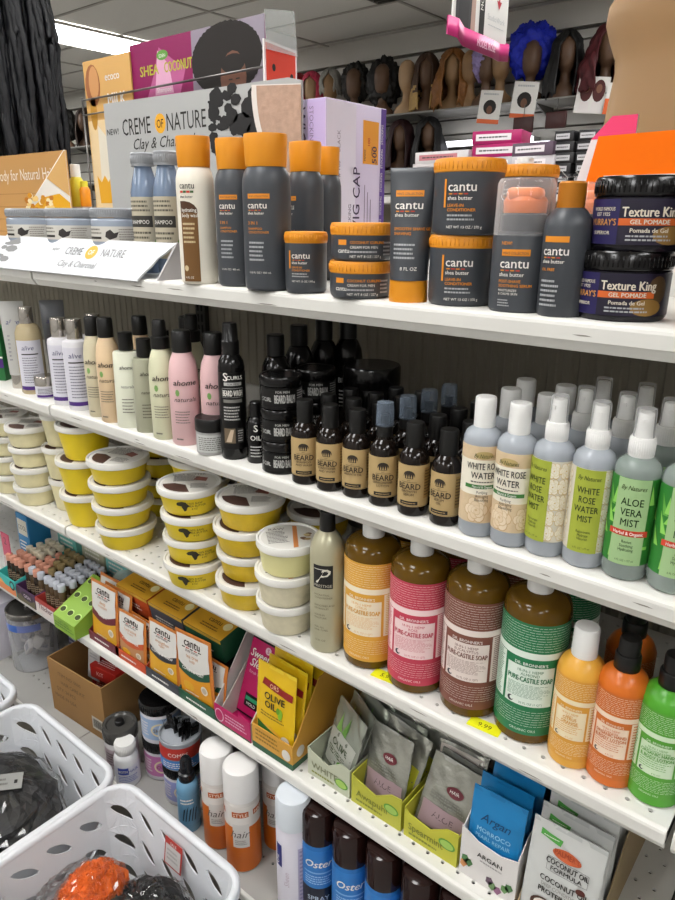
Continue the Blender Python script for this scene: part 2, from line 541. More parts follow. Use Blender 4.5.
# ---------------------------------------------------------------- top shelf: grey line with orange lids
G_ = 'grey bottles with orange caps'
put('cantu_white', put_white, 'shampoo_bottle', 'white shampoo bottle with orange cap and brown label on the top shelf', 'bottle', (.470, .014, ZA), D(26), None, (.90, .95, 1.03))
put('cantu_grey', put_grey, 'shampoo_bottle', 'dark grey orange-capped bottle standing beside the white bottle', 'bottle', (.541, .026, ZA), D(22), G_, (.94, .98, 1.0))
put('cantu_grey', put_grey, 'shampoo_bottle', 'dark grey orange-capped bottle in front, second from the white bottle', 'bottle', (.614, .014, ZA), D(22), G_, (1.06, 1.1, 1.0))
put('cantu_grey', put_grey, 'shampoo_bottle', 'dark grey orange-capped bottle behind and beside the small round jar', 'bottle', (.590, .118, ZA), D(-20), G_)
put('cantu_grey', put_grey, 'shampoo_bottle', 'dark grey orange-capped bottle next to the lavender wig cap box', 'bottle', (.560, .196, ZA), D(-20), G_)
put('cantu_grey', put_grey, 'shampoo_bottle', 'orange-capped bottle hidden behind the white bottle', 'bottle', (.478, .094, ZA), D(10), G_)
def jar_label(l, w, top, s=1.0, u=-.02, tall=True):
    l.rect(w, u - .001, u + .0015, top - .028 * s, top, OR_T, .0004) if tall else None
    cantu_print(l, w, u + .004, top - .012 * s, s * 1.15)
    l.text(w, 'LEAVE-IN', u + .004, top - .0275 * s, .0032 * s, OR_T, align='l', bold=.02)
    l.text(w, 'CONDITIONER', u + .004, top - .032 * s, .0032 * s, OR_T, align='l', bold=.02)
    l.micro(w, u + .004, u + .034 * s, top - .042 * s, top - .034 * s, 2, GREYT)
    l.text(w, 'NET WT 13 OZ / 370 g', u + .004, top - .049 * s, .0028 * s, W_, align='l')
def jar(r, h, lh, lab):
    return vessel([(0, 0), (r * .9, 0), (r * .97, .003), (r, .008), (r, h - lh)], CHAR,
                  [(r * 1.0, h - lh), (r * 1.02, h - lh + .001), (r * 1.02, h - .003), (r * .99, h - .0005), (r * .9, h), (0, h)], ORANGE, lab, ribs=48)
jar_s = jar(.0275, .077, .014, lambda l: jar_label(l, Cyl(.0277), .054, .8, -.016))
put('cantu_jar', jar_s, 'cream_jar', 'small round grey jar with orange lid in front of the grey bottles', 'jar', (.674, .024, ZA), D(26))
def flat_label(l):
    w = Cyl(.0387)
    l.rect(w, -.031, -.018, .003, .026, CHAR, .0002)
    l.rect(w, -.031, -.019, .019, .025, OR_T, .0004)
    l.text(w, 'cantu', -.031, .010, .0055, W_, align='l', bold=.012)
    l.text(w, 'COCONUT CURLING', -.014, .0205, .0032, OR_T, align='l', bold=.02)
    l.text(w, 'CREAM FOR MEN', -.014, .015, .0032, W_, align='l')
    l.micro(w, -.014, .02, .009, .0135, 1, GREYT)
    l.text(w, 'NET WT 8 OZ / 227 g', -.014, .0045, .003, W_, align='l')
    l.micro(w, .028, .042, .006, .024, 4, GREYT)
jar_f = jar(.0385, .0445, .0145, flat_label)
put('cantu_flat', jar_f, 'pomade_jar', 'flat grey jar with orange lid, lower of the stacked pair', 'jar', (.760, .030, ZA), D(34), 'flat grey jars')
put('cantu_flat', jar_f, 'pomade_jar', 'flat grey jar with orange lid, upper of the stacked pair', 'jar', (.762, .030, ZA + .0445), D(36), 'flat grey jars')
def tube_fn():
    b = MB(); n = 24; rows = []
    for i in range(9):
        t = i / 8; z = .026 + t * .122
        rx = .0205 + .0035 * t; ry = .0205 * (1 - t) ** .8 + .0012
        rows.append((rx, ry, z))
    vs = []; fs = []
    for rx, ry, z in rows + [(.024, .001, .154)]:
        for k in range(n):
            a = 2 * PI * k / n
            vs.append((rx * math.cos(a), ry * math.sin(a), z))
    for i in range(len(rows)):
        for k in range(n):
            k2 = (k + 1) % n
            fs.append((i * n + k, i * n + k2, (i + 1) * n + k2, (i + 1) * n + k))
    fs.append(tuple(len(rows) * n + k for k in range(n)))
    b.add(vs, fs, CHAR, True)
    c = MB(); c.lathe([(0, 0), (.0208, 0), (.0212, .002), (.0206, .0255), (.0195, .027), (0, .027)], ORANGE, 28)
    l = MB()
    class TW:
        step = .006
        def pt(s, u, v, off):
            t = max(0, min(1, (v - .026) / .122)); rx = .0205 + .0035 * t; ry = .0205 * (1 - t) ** .8 + .0012
            a = u / .022
            return ((rx + off) * math.sin(a), -(ry + off * 1.4) * math.cos(a) , v)
    w = TW()
    l.rect(w, -.016, .014, .122, .129, OR_T, .0004)
    l.text(w, "MEN'S COLLECTION", -.001, .1238, .0026, CHAR, .0008, maxw=.026)
    cantu_print(l, w, -.016, .108, 1.15)
    l.text(w, 'SMOOTH SHAVE GEL', -.016, .084, .0034, OR_T, align='l', bold=.02)
    l.text(w, 'SHAVING', -.016, .0785, .0034, OR_T, align='l', bold=.02)
    l.text(w, '8 FL OZ', -.006, .038, .004, W_, align='l')
    l.micro(w, -.016, .01, .05, .07, 4, GREYT)
    return [('body', b, None, None), ('cap', c, None, 'orange flip cap that the tube stands on'), ('printed_label', l, None, None)]
put('cantu_tube', tube_fn, 'shave_gel_tube', 'dark grey squeeze tube standing upside down on its orange cap', 'tube', (.834, .028, ZA), D(20), None, (1.1, 1.05, .965))
jar_w = jar(.0375, .077, .014, lambda l: jar_label(l, Cyl(.0378), .056, 1.0, -.028))
put('cantu_wide', jar_w, 'cream_jar', 'wide grey jar with orange lid, lower of the two beside the tube', 'jar', (.893, .048, ZA), D(38), 'wide grey jars')
put('cantu_wide', jar_w, 'cream_jar', 'wide grey jar with orange lid, upper of the two beside the tube', 'jar', (.898, .044, ZA + .077), D(32), 'wide grey jars', 1.02)
put('cantu_wide', jar_w, 'cream_jar', 'wide grey jar half hidden behind the pump bottle, lower of the rear pair', 'jar', (.915, .140, ZA), D(20), 'wide grey jars')
put('cantu_wide', jar_w, 'cream_jar', 'wide grey jar half hidden behind the pump bottle, upper of the rear pair', 'jar', (.918, .142, ZA + .077), D(20), 'wide grey jars')
def pump_fn():
    b = MB(); b.lathe([(0, 0), (.028, 0), (.0305, .003), (.0305, .076), (.029, .080), (.024, .082)], CHAR, 28, .85)
    p = MB(); p.lathe([(.0235, .080), (.0235, .098), (.021, .100), (.0, .100)], M('#2d333d', .4), 24, .85)
    p.lathe([(.0215, .100), (.022, .101), (.0225, .112), (.020, .116), (.0, .117)], M('#e8782a', .4), 24, .8)
    p.box(-.018, .018, -.016, .013, .112, .125, M('#e8782a', .4), .005)
    o = MB(); o.lathe([(.0300, .078), (.0305, .0785), (.0295, .129), (.0270, .1335), (.0, .1345)], clear('#e9e4e2', .14), 28, .88, close=False)
    l = MB(); w = Cyl(.0308, .85)
    l.text(w, 'NEW!', -.012, .069, .0034, OR_T, align='c', bold=.02)
    l.rect(w, -.017, .013, .058, .0645, OR_T); l.text(w, "MEN'S COLLECTION", -.002, .0595, .0026, CHAR, .0008, maxw=.026)
    cantu_print(l, w, -.018, .046, 1.15)
    l.text(w, 'POST-SHAVE', -.018, .031, .003, OR_T, align='l', bold=.02)
    l.text(w, 'SOOTHING SERUM', -.018, .0265, .003, OR_T, align='l', bold=.02)
    l.text(w, 'MOISTURIZES', -.018, .022, .0024, W_, align='l'); l.text(w, '& CALMS SKIN', -.018, .0185, .0024, W_, align='l')
    l.micro(w, -.018, -.004, .006, .0145, 3, GREYT)
    return [('body', b, None, None), ('pump', p, None, 'orange pump on a dark collar'), ('overcap', o, None, 'clear plastic overcap'), ('printed_label', l, None, None)]
put('cantu_pump', pump_fn, 'pump_bottle', 'dark grey pump bottle under a clear plastic overcap', 'bottle', (.972, .032, ZA), D(17), 'pump bottles with clear overcaps')
put('cantu_pump', pump_fn, 'pump_bottle', 'orange pump bottle under clear overcap, set behind the front one', 'bottle', (1.000, .150, ZA), D(17), 'pump bottles with clear overcaps')
def spray_label(l): 
    w = Cyl(.0252)
    l.rect(w, -.018, .010, .077, .083, OR_T)
    cantu_print(l, w, -.018, .064, 1.1)
    l.text(w, 'OIL FREE', -.018, .048, .003, OR_T, align='l', bold=.02)
    l.micro(w, -.018, .004, .01, .04, 6, GREYT)
spray_fn = vessel([(0, 0), (.023, 0), (.025, .003), (.025, .092), (.023, .101), (.017, .109), (.0145, .111)], CHAR,
                  capp(.0142, .111, .137, .002), M('#b8731b', .35, metal=.3), spray_label)
put('cantu_spray', spray_fn, 'spray_bottle', 'slim dark grey bottle with bronze orange cap beside the dark pomade jars', 'bottle', (1.022, .028, ZA), D(4), 'slim grey bottles', (.95, .95, .945))
put('cantu_spray', spray_fn, 'spray_bottle', 'slim dark grey bottle with bronze orange cap, behind the front one', 'bottle', (1.046, .082, ZA), D(4), 'slim grey bottles', (.95, .95, .945))
put('whitepump', vessel([(0, 0), (.024, 0), (.025, .004), (.025, .14), (.02, .155), (.013, .16)], M('#d9d9d5', .3),
    [(.0125, .158), (.0125, .168), (.006, .169), (.006, .182), (.012, .183), (.012, .19), (0, .191)], M('#eceae6', .35), None),
    'pump_bottle', 'white bottle with white pump top rising behind the grey jars', 'bottle', (.868, .245, ZA), D(20), None, .90)
# dark pomade jars
PUR = M('#2b2746', .4, noise=.5, nscale=25); GOLD = M('#b58a3d', .35)
def pomade_label(l):
    w = Cyl(.0432)
    l.rect(w, -.062, .062, .006, .045, M('#1f1a2d', .38, noise=.6, nscale=30))
    l.rect(w, -.062, -.02, .006, .045, M('#272150', .38), .0004)
    l.disc(w, .026, .014, .016, .008, M('#8d6c34', .4), .00045)
    l.disc(w, .036, .030, .011, .013, M('#57432a', .4), .00042)
    cr = M('#d8cfbd', .5)
    l.text(w, "MURRAY'S", -.037, .0225, .0058, M('#cf8f4a', .45), .0008, maxw=.03, bold=.02)
    for t, vv in (('WORLD FAMOUS', .035), ('EST 1925', .0305), ('SUPERIOR', .0145)): l.text(w, t, -.037, vv, .0032, cr, .0008, bold=.01, maxw=.026)
    l.text(w, 'Texture King', .0075, .030, .0085, cr, .0008, bold=.03, maxw=.05)
    l.rect(w, -.020, .032, .0225, .0285, M('#cc5f22', .45), .0006)
    l.text(w, 'GEL POMADE', .007, .0236, .004, cr, .0009, bold=.03, maxw=.04)
    l.text(w, 'Pomada de Gel', .007, .0165, .0038, cr, .0008, bold=.03)
    l.micro(w, -.012, .028, .0085, .015, 2, GREYT, .0008)
pomade = vessel([(0, 0), (.040, 0), (.0425, .003), (.043, .006), (.043, .046), (.041, .0475)], M('#15131a', .25),
                [(.043, .0475), (.0437, .0485), (.0437, .062), (.042, .0645), (0, .0645)], M('#0e0d0d', .18), pomade_label, ribs=60)
put('murray', pomade, 'pomade_jar', 'black lidded purple pomade jar, lower of the pair near the shelf edge', 'jar', (1.074, .054, ZA), D(15), 'purple pomade jars', 1.02)
put('murray', pomade, 'pomade_jar', 'black lidded purple pomade jar, upper of the pair in front of the orange board', 'jar', (1.082, .057, ZA + .0658), D(18), 'purple pomade jars', 1.04)
def pink_label(l):
    w = Cyl(.0432); l.rect(w, -.06, .06, .006, .045, M('#5a3440', .4)); l.text(w, 'HAIR', -.03, .028, .006, M('#d9b7a8', .5)); l.micro(w, -.045, -.01, .01, .024, 3, M('#b98f86', .5))
pomade2 = vessel([(0, 0), (.040, 0), (.043, .004), (.043, .046), (.041, .0475)], M('#15131a', .25), [(.043, .0475), (.0437, .0485), (.0437, .062), (.042, .0645), (0, .0645)], M('#0e0d0d', .18), pink_label, ribs=60)
put('murray2', pomade2, 'pomade_jar', 'black lidded jar with brownish pink label cut by the frame edge, lower one', 'jar', (1.175, .052, ZA), D(5), 'brownish pink jars')
put('murray2', pomade2, 'pomade_jar', 'black lidded jar with brownish pink label cut by the frame edge, upper one', 'jar', (1.177, .052, ZA + .0645), D(5), 'brownish pink jars')

# ---------------------------------------------------------------- top shelf: grey clay display, cards and boxes
CARD = M('#cfcfd0', .6); INK = M('#26241f', .6); YEL = M('#e3a51f', .5)
tray = empty('display_tray', 'white cardboard display tray with slanted printed front and tall grey header', 'display', (.0, .12, ZA))
def tw(o): return o
fx0, fx1 = -.325, .345
t = MB(); k = Vector((0, .045, .058)).normalized()
n_ = Vector((0, -.058, .045)).normalized()
slant = lambda x, s, off=0.0: (x, -.130 + k.y * s + n_.y * off, -.004 + k.z * s + n_.z * off)
out_ = [(fx0, 0), (.345, 0), (.352, .016), (.362, .03), (.368, .045), (.380, .055), (.395, .0735), (fx0, .0735)]
t.add([slant(x, s, .0015) for x, s in out_] + [slant(x, s, -.0015) for x, s in out_],
      [tuple(range(8)), tuple(range(15, 7, -1))] + [(i, i + 8, (i + 1) % 8 + 8, (i + 1) % 8) for i in range(8)], M('#d3d5d8', .55))
class Slant:
    step = 10
    def pt(s, u, v, off): return slant(u, v, .0015 + off)
sw = Slant()
GR2 = M('#8b8b8b', .6)
t.text(sw, 'NEW!', .062, .046, .007, GR2, shear=.1)
t.text(sw, 'CREME', .125, .040, .016, M('#6d6d6e', .6), wide=.8)
t.disc(sw, .180, .047, .017, .014, YEL); t.text(sw, 'OF', .180, .042, .010, W_, .0008)
t.text(sw, 'NATURE', .245, .040, .016, M('#7c7c7d', .6), wide=.8)
t.text(sw, 'Clay & Charcoal', .155, .015, .013, M('#7a7a7b', .6), shear=.3)
rnd = random.Random(4)
for i in range(26):
    u = -.30 + rnd.uniform(0, .22); v = .016 + rnd.uniform(0, .05)
    t.disc(sw, u, v, rnd.uniform(.008, .026), rnd.uniform(.003, .009), M('#858585', .7), .0003 + i * .00001, 7)
t.text(sw, 'Clay & Charcoal', -.20, .036, .009, W_, .0009, shear=.3)
t.build('front_panel', tray)
t = MB(); t.box(fx0, .395, -.09, .138, 0, .004, CARD)
t.prism([(-.128, 0), (.138, 0), (.138, .05), (-.085, .056)], .392, .396, M('#a9a6a6', .6), 'x')
t.build('tray_box', tray)
h = MB(); hx0, hx1 = -.092, .466
prof_h = [(hx0, .03), (hx1, .03), (hx1 - .0, .300), (hx1 - .07, .3085), (hx0, .3165)]
prof_h = [(hx0, .03), (hx1, .03), (hx1, .305), (hx1 - .03, .312), (hx0, .317)]
h.prism(prof_h, .130, .134, M('#a9a9a7', .55))
hw = Flat((0, .130, 0))
h.text(hw, 'NEW!', -.066, .256, .012, INK)
h.text(hw, 'CREME', .016, .252, .032, INK, wide=.7, maxw=.105)
h.disc(hw, .094, .267, .017, .018, YEL); h.text(hw, 'OF', .094, .259, .016, INK, .0009, wide=.75)
h.text(hw, 'NATURE', .172, .252, .032, INK, wide=.7, maxw=.115)
h.text(hw, 'Clay & Charcoal', .100, .224, .021, INK, shear=.35, wide=1.0, maxw=.21)
rnd = random.Random(7)
SPL = M('#1d1b1b', .7)
for i in range(60):   # charcoal splash print
    a = rnd.uniform(0, 1)
    u = .245 + .135 * a * rnd.uniform(.1, 1.0); v = .235 + rnd.uniform(-.03, .075) - .25 * (1 - a) * 0
    if u > .385: continue
    r = rnd.uniform(.003, .011) * (1.5 - abs(v - .27) * 6)
    if r < .002: continue
    h.disc(hw, u, v, r, r * rnd.uniform(.5, 1), SPL, .0004 + i * 1e-5, 7)
for u, v, r in ((.255, .225, .004), (.28, .195, .006), (.31, .185, .004), (.265, .212, .005), (.24, .292, .003), (.245, .262, .003), (.295, .215, .009), (.33, .215, .014), (.355, .235, .02), (.325, .25, .024), (.345, .275, .022), (.30, .265, .016), (.31, .29, .012)):
    h.disc(hw, u, v, r, r * .8, SPL, .0012, 9)
# clay powder print with white rim
n = 24
h.poly(hw, [(.466, .300), (.352, .309)] + [(.352, .299)] + [(.466 - .115 * math.cos(PI / 2 * i / n), .300 - .15 * math.sin(PI / 2 * i / n)) for i in range(n + 1)], M('#d8cfc8', .6), .0014)
h.poly(hw, [(.466, .2985), (.364, .3065)] + [(.466 - .102 * math.cos(PI / 2 * i / n), .296 - .135 * math.sin(PI / 2 * i / n)) for i in range(n + 1)], M('#b0917d', .8, noise=.25, nscale=90, bump=.4), .0018)
h.build('header_board', tray)
LIDG = M('#8d8f92', .35)
def clay_label(l):
    w = Cyl(.0482)
    l.rect(w, -.05, .06, .048, .073, M('#c8c4bb', .5)); l.rect(w, -.05, -.012, .052, .056, INK, .0005)
    l.micro(w, -.048, -.01, .059, .071, 2, M('#6f6a62', .6))
    l.poly(w, [(-.004, .056), (.004, .051), (.016, .055), (.020, .064), (.012, .062), (.006, .068), (-.002, .064)], M('#2f2a28', .6), .0006)
    l.micro(w, .02, .05, .05, .07, 5, M('#8d877d', .6))
clay = vessel([(0, 0), (.044, 0), (.0475, .004), (.048, .01), (.048, .083), (.045, .087)], M('#9aa3b0', .2), [(.047, .0875), (.0485, .0885), (.0485, .101), (.046, .1035), (0, .1035)], LIDG, clay_label, ribs=70)
for cx, lab in ((-.118, 'pale jar with grey lid at the far end of the clay display tray'), (.034, 'pale jar with grey lid in the middle of the three tray jars'), (.185, 'pale jar with grey lid beside the two small bottles in the tray')):
    put('clay_jar', clay, 'hair_mask_jar', lab, 'jar', (cx, .075, ZA + .0045), D(30), 'grey lidded jars in the tray')
def claybot_label(l):
    w = Cyl(.0232)
    l.rect(w, -.03, .03, .02, .095, M('#b9b09a', .5)); l.rect(w, -.026, .018, .058, .072, M('#33312c', .5), .0005)
    l.text(w, 'SHAMPOO', -.004, .062, .005, W_, .0008, maxw=.036); l.micro(w, -.024, .016, .076, .092, 3, M('#5b564b', .6)); l.micro(w, -.024, .016, .03, .054, 4, M('#5b564b', .6))
    l.disc(w, .026, .036, .008, .01, M('#5f8a3a', .6), .0006, 9)
claybot = vessel([(0, 0), (.021, 0), (.023, .004), (.023, .1), (.020, .112), (.015, .128), (.0135, .132)], M('#8fa2bd', .15, trans=.5), capp(.0185, .132, .1485), LIDG, claybot_label, ribs=40)
put('clay_bottle', claybot, 'shampoo_bottle', 'small bluish clear bottle with grey lid, beside the tray jars', 'bottle', (.290, .058, ZA + .0045), D(32), 'small bluish bottles in the tray', (1, 1, 1.26))
put('clay_bottle', claybot, 'shampoo_bottle', 'small bluish clear bottle with grey lid, beside the white shampoo bottle', 'bottle', (.347, .060, ZA + .0045), D(32), 'small bluish bottles in the tray', (1, 1, 1.26))
# wig cap carton
wc = empty('wig_cap_carton', 'tall lavender carton reading WIG CAP behind the grey bottles', 'box', (.42, .345, ZA))
LAV = M('#cfc3dd', .5); PURP = M('#5a3d8c', .5); DP = M('#3c2a4c', .5)
t = MB(); t.box(-.085, .085, -.08, .088, 0, .279, LAV, .001); t.build('carton', wc)
l = MB(); side = Flat((.0852, 0, 0), (0, 1, 0)); fr = Flat((0, -.0802, 0))
l.rect(side, -.078, .0, .002, .277, M('#ddd6e6', .5), .0002); l.rect(side, .072, .0875, .001, .278, PURP, .0003)
for v in range(6): l.text(side, 'STOCKING', .079, .02 + .04 * v, .006, W_, rot=90, align='l', maxw=.032)
l.text(side, 'WIG CAP', .012, .062, .020, DP, rot=90, align='l', bold=.01, maxw=.125)
l.text(side, 'STOCKING', -.012, .062, .008, M('#6d5f7a', .5), rot=90, align='l')
l.text(side, '# 100', -.043, .16, .008, DP, rot=90, align='l'); l.text(side, 'BLACK', -.043, .20, .008, M('#8a7f94', .5), rot=90, align='l')
l.rect(side, .020, .066, .185, .255, M('#e59a31', .5)); l.text(side, '500', .060, .187, .014, DP, .0008, rot=90, align='l', bold=.03)
l.text(side, '100', .040, .215, .007, RED, .0008, rot=90, align='l', bold=.02); l.text(side, 'MADE', .028, .19, .005, DP, .0008, rot=90, align='l')
l.text(side, 'pieces', .047, .2, .004, DP, .0008, rot=90, align='l')
l.micro(side, .025, .026, .08, .15, 5, M('#8a7f94', .5))
for q in range(3):
    l.rect(side, .026 + q * .009, .028 + q * .009, .07, .15 - q * .012, M('#8a7f94', .5), .0004)
l.rect(fr, .045, .084, .001, .278, M('#bda9d3', .5), .0002)
l.text(fr, 'WIG CAP', .022, .268, .02, DP, rot=-90, align='l', bold=.01, maxw=.125); l.text(fr, 'STOCKING', .05, .268, .009, M('#7d6c8c', .5), rot=-90, align='l')
l.disc(side, .055, .012, .012, .012, M('#d9a08a', .5), .0005)
l.build('printed_face', wc)
# cards above the display
def poster(name, label, x0, x1, z0, z1, y, slope, draw, mat, cat='card'):
    o = empty(name, label, cat, ((x0 + x1) / 2, y, z0))
    w = (x1 - x0) / 2
    t = MB(); t.box(-w, w, 0, .003, 0, z1 - z0, mat); 
    draw(t, Flat((0, 0, 0)), w, z1 - z0)
    t.build('printed_card', o)
    return o
def draw_shea(t, w, hw_, H):
    MAG = M('#8a1d57', .3); PK = M('#c7568d', .35)
    t.rect(w, -hw_, .06, H - .125, H, MAG, .0003)
    t.poly(w, [(-.16, H - .125), (-.05, H - .125), (-.02, H - .06), (-.06, H - .04), (-.10, H - .015), (-.12, H - .06)], M('#b85a8c', .35), .0005)
    t.poly(w, [(-.12, H - .1), (-.06, H - .1), (-.07, H - .05), (-.105, H - .02)], M('#dba3c0', .35), .0006)
    t.rect(w, .0, hw_, H - .125, H, M('#8d8390', .3), .00035)
    for i in range(36):     # curly crown of hair
        a = 2 * PI * i / 36
        t.disc(w, .095 + .075 * math.cos(a), H - .058 + .045 * math.sin(a), .022, .017, M('#1d1714', .7), .0006 + i * 1e-5, 9)
    t.disc(w, .10, H - .062, .08, .045, M('#1d1714', .7), .0011)
    t.disc(w, .115, H - .092, .035, .045, M('#6e4634', .5), .0015)
    t.disc(w, .115, H - .068, .032, .016, M('#1d1714', .7), .0017)
    t.rect(w, .103, .113, H - .095, H - .093, INK, .0019); t.rect(w, .122, .132, H - .095, H - .093, INK, .0019)
    t.text(w, 'SHEA', -.135, H - .062, .019, M('#b9b436', .4), .0009, bold=.03, maxw=.07); t.text(w, 'COCONUT', -.043, H - .062, .019, M('#b9b436', .4), .0009, bold=.03, maxw=.085)
    t.disc(w, -.09, H - .03, .018, .009, M('#5f9a3a', .4), .0009); t.text(w, 'EDEN', -.09, H - .034, .006, W_, .0012)
    t.text(w, 'Shampoo', -.09, H - .096, .009, W_, .0009); t.text(w, 'HAIR CARE', -.09, H - .112, .009, W_, .0009)
poster('display_card', 'magenta card reading SHEA COCONUT with a curly haired woman', -.063, .331, ZA, 1.836, .305, 0, draw_shea, M('#7a2b57', .35))
def draw_milk(t, w, hw_, H):
    t.rect(w, -hw_, hw_, .05, H, M('#d3a35c', .45), .0003)
    t.rect(w, -hw_ + .002, .0, .1, H - .12, M('#e2c79a', .45), .0005)
    t.disc(w, -.055, H - .05, .028, .042, M('#9a5a2c', .5), .0007); t.disc(w, -.05, H - .045, .019, .033, M('#c98f55', .5), .0009)
    t.disc(w, -.06, H - .105, .013, .035, M('#b98424', .4), .0007)
    t.poly(w, [(-.055, H - .27), (-.02, H - .27), (-.015, H - .16), (-.05, H - .13)], M('#dfd6c4', .3), .0008)
    t.poly(w, [(-.065, H - .295), (-.02, H - .295), (-.012, H - .235), (-.028, H - .25), (-.04, H - .235), (-.055, H - .25), (-.07, H - .235)], M('#dca01c', .5), .0011)
    t.text(w, 'ecoco', .02, H - .045, .016, W_, .0008, bold=.02); t.text(w, 'MILK', .03, H - .095, .026, W_, .0008, bold=.03, wide=.85); t.text(w, '& HONEY', .03, H - .14, .012, M('#b98b4e', .5), .0008)
poster('display_card', 'tan card reading MILK with a honey dipper picture', -.232, -.058, ZA, 1.824, .30, 0, draw_milk, M('#c79b58', .45))
# wire rail that holds the cards
wr = empty('wire_card_rail', 'thin grey wire rail running across the upright cards', 'rail', (.05, .294, ZA))
wm = M('#6f6d6b', .3, metal=.8)
t = MB(); t.tube([(-.29, 0, .341), (.29, 0, .345)], .0022, wm); t.build('rail_bar', wr)
t = MB(); t.tube([(-.29, 0, .311), (-.17, 0, .312)], .0018, wm); t.build('rail_bar', wr)
for px_ in (-.288, .288):
    t = MB(); t.tube([(px_, 0, 0), (px_, 0, .346)], .002, wm); t.build('wire_post', wr)
sb = empty('sign_box', 'red side plate with two black holes and clear plate above it beside the magenta card', 'sign holder', (.345, .33, ZA))
t = MB(); t.prism([(-.042, .0), (.042, .0), (.042, .381), (-.042, .387)], -.003, .0, M('#e8e2de', .5), 'x')
t.prism([(-.037, .26), (.037, .26), (.037, .376), (-.037, .382)], .0, .0015, M('#cf3a22', .45), 'x')
sw2 = Flat((.0016, 0, 0), (0, 1, 0)); t.disc(sw2, -.02, .345, .0045, .006, INK); t.disc(sw2, .026, .335, .0045, .006, INK)
t.build('side_plate', sb)
t = MB(); t.prism([(-.042, .37), (.036, .37), (.028, .440), (-.046, .429)], .006, .008, clear('#cfd6d2', .22), 'x'); t.build('clear_plate', sb)
# honey display box at the far end
hb = empty('display_carton', 'tan display carton with wood print and honeycomb picture on its side', 'display', (-.55, .15, ZA))
t = MB(); t.box(-.35, .21, .148, .152, 0, .244, M('#b98a4e', .55))
bw = Flat((0, .148, 0)); 
for q in range(5): t.rect(bw, -.35, .21, .02 + q * .032, .022 + q * .032, M('#a2743b', .6), .0004)
t.text(bw, 'Body for Natural Hair', .005, .182, .028, M('#e6dccb', .5), .0008, wide=.85, maxw=.42)
t.build('back_panel', hb)
t = MB(); t.prism([(.148, 0), (.148, .244), (.145, .244), (.043, .118), (-.042, .03), (-.06, 0)], .208, .211, M('#d9d4cc', .55), 'x')
s3 = Flat((.2112, 0, 0), (0, 1, 0))
t.poly(s3, [(.147, .14), (.147, .242), (.144, .242), (.092, .178)], M('#c99f62', .5), .0004)
t.poly(s3, [(.03, .07), (.146, .07), (.146, .125), (.12, .145), (.075, .135), (.04, .105)], M('#d9a020', .4), .0005)
rnd = random.Random(5)
for i in range(45): t.disc(s3, rnd.uniform(.035, .10), rnd.uniform(.09, .14), .006, .006, M(rnd.choice(['#c98a22', '#ead9b0', '#b9741c', '#e3c27a']), .5), .0008 + i * 1e-5, 6)
t.poly(s3, [(-.055, .0), (.0, .0), (.0, .04), (-.02, .045), (-.042, .028)], M('#c2552e', .5), .0005)
t.poly(s3, [(-.02, .047), (.0, .07), (.02, .07), (.03, .05), (.0, .04)], M('#b5836a', .5), .0006)
t.build('side_panel', hb)
put('yellowbot', vessel([(0, 0), (.017, 0), (.018, .003), (.018, .06), (.012, .07)], M('#d9c93a', .3), capp(.012, .07, .1), M('#e7e5df', .4), lambda l: l.rect(Cyl(.0182), -.02, .0, .02, .055, M('#e8e3cf', .5))),
    'lotion_bottle', 'little yellow bottle with white cap standing behind the honeycomb carton', 'bottle', (-.380, .344, ZA + .1165), 0)
t = MB(); t.box(-.52, -.325, .32, .40, ZA, ZA + .116, M('#a99a8d', .6)); tag(t.build('carton'), 'plain beige carton behind the honeycomb display under the yellow bottle', 'box')
put('yellowbot2', vessel([(0, 0), (.012, 0), (.013, .003), (.013, .04), (.009, .046)], M('#dd8a1c', .3), capp(.009, .046, .06), M('#d9c93a', .4), None),
    'lotion_bottle', 'tiny orange bottle with yellow cap beside the little yellow bottle', 'bottle', (-.346, .344, ZA + .1165), 0)
# far half of the top shelf and what stands on it
t = empty('gondola_shelf', 'top white shelf on the far side of the shelving run', 'shelf', (0, .64, ZA)); 
q = MB(); q.box(-1.219, 2.438, -.19, .19, -.018, 0, SHELF, .0015); q.build('deck', t)
q = MB(); q.box(-1.219, 2.438, .19, .2, -.03, 0, SHELF, .001); q.build('front_lip', t)
ob = empty('display_header', 'large plain orange cardboard header standing behind the pomade jars', 'display', (1.12, .305, ZA))
t = MB(); t.prism([(-.216, .0), (.2, .0), (.2, .205), (-.180, .198)], 0, .004, M('#f06e00', .7, spec=.2)); t.build('board', ob)
t = MB(); t.box(-.165, .2, -.006, -.001, 0, .149, M('#dcd9d6', .55)); t.build('white_card', ob)
# mannequin torso
tm = empty('mannequin_torso', 'tan headless mannequin torso behind the orange header', 'mannequin', (1.134, .56, ZA))
TAN = M('#967650', .5)
t = MB(); prof = [(.16, .10, 0), (.165, .105, .08), (.185, .115, .16), (.21, .125, .22), (.225, .13, .27), (.222, .13, .31), (.230, .13, .36), (.238, .135, .40), (.24, .13, .43), (.225, .12, .47), (.19, .10, .51), (.10, .08, .55), (.06, .06, .58), (.055, .055, .64), (.0, .0, .642)]
prof = [(.286, .12, 0), (.285, .12, .10), (.283, .12, .17), (.280, .12, .215), (.275, .118, .27), (.270, .118, .312), (.272, .12, .33), (.283, .125, .355), (.292, .13, .38), (.290, .13, .405), (.27, .12, .43), (.235, .11, .46), (.19, .10, .50), (.10, .08, .53), (.062, .06, .56), (.055, .055, .62), (0, 0, .622)]
n = 40; vs = []; fs = []
for rx, ry, z in prof:
    for kk in range(n):
        a = 2 * PI * kk / n; vs.append((rx * math.cos(a), ry * math.sin(a), z))
for i in range(len(prof) - 1):
    for kk in range(n): fs.append((i * n + kk, i * n + (kk + 1) % n, (i + 1) * n + (kk + 1) % n, (i + 1) * n + kk))
t.add(vs, fs, TAN, True); t.build('body', tm)
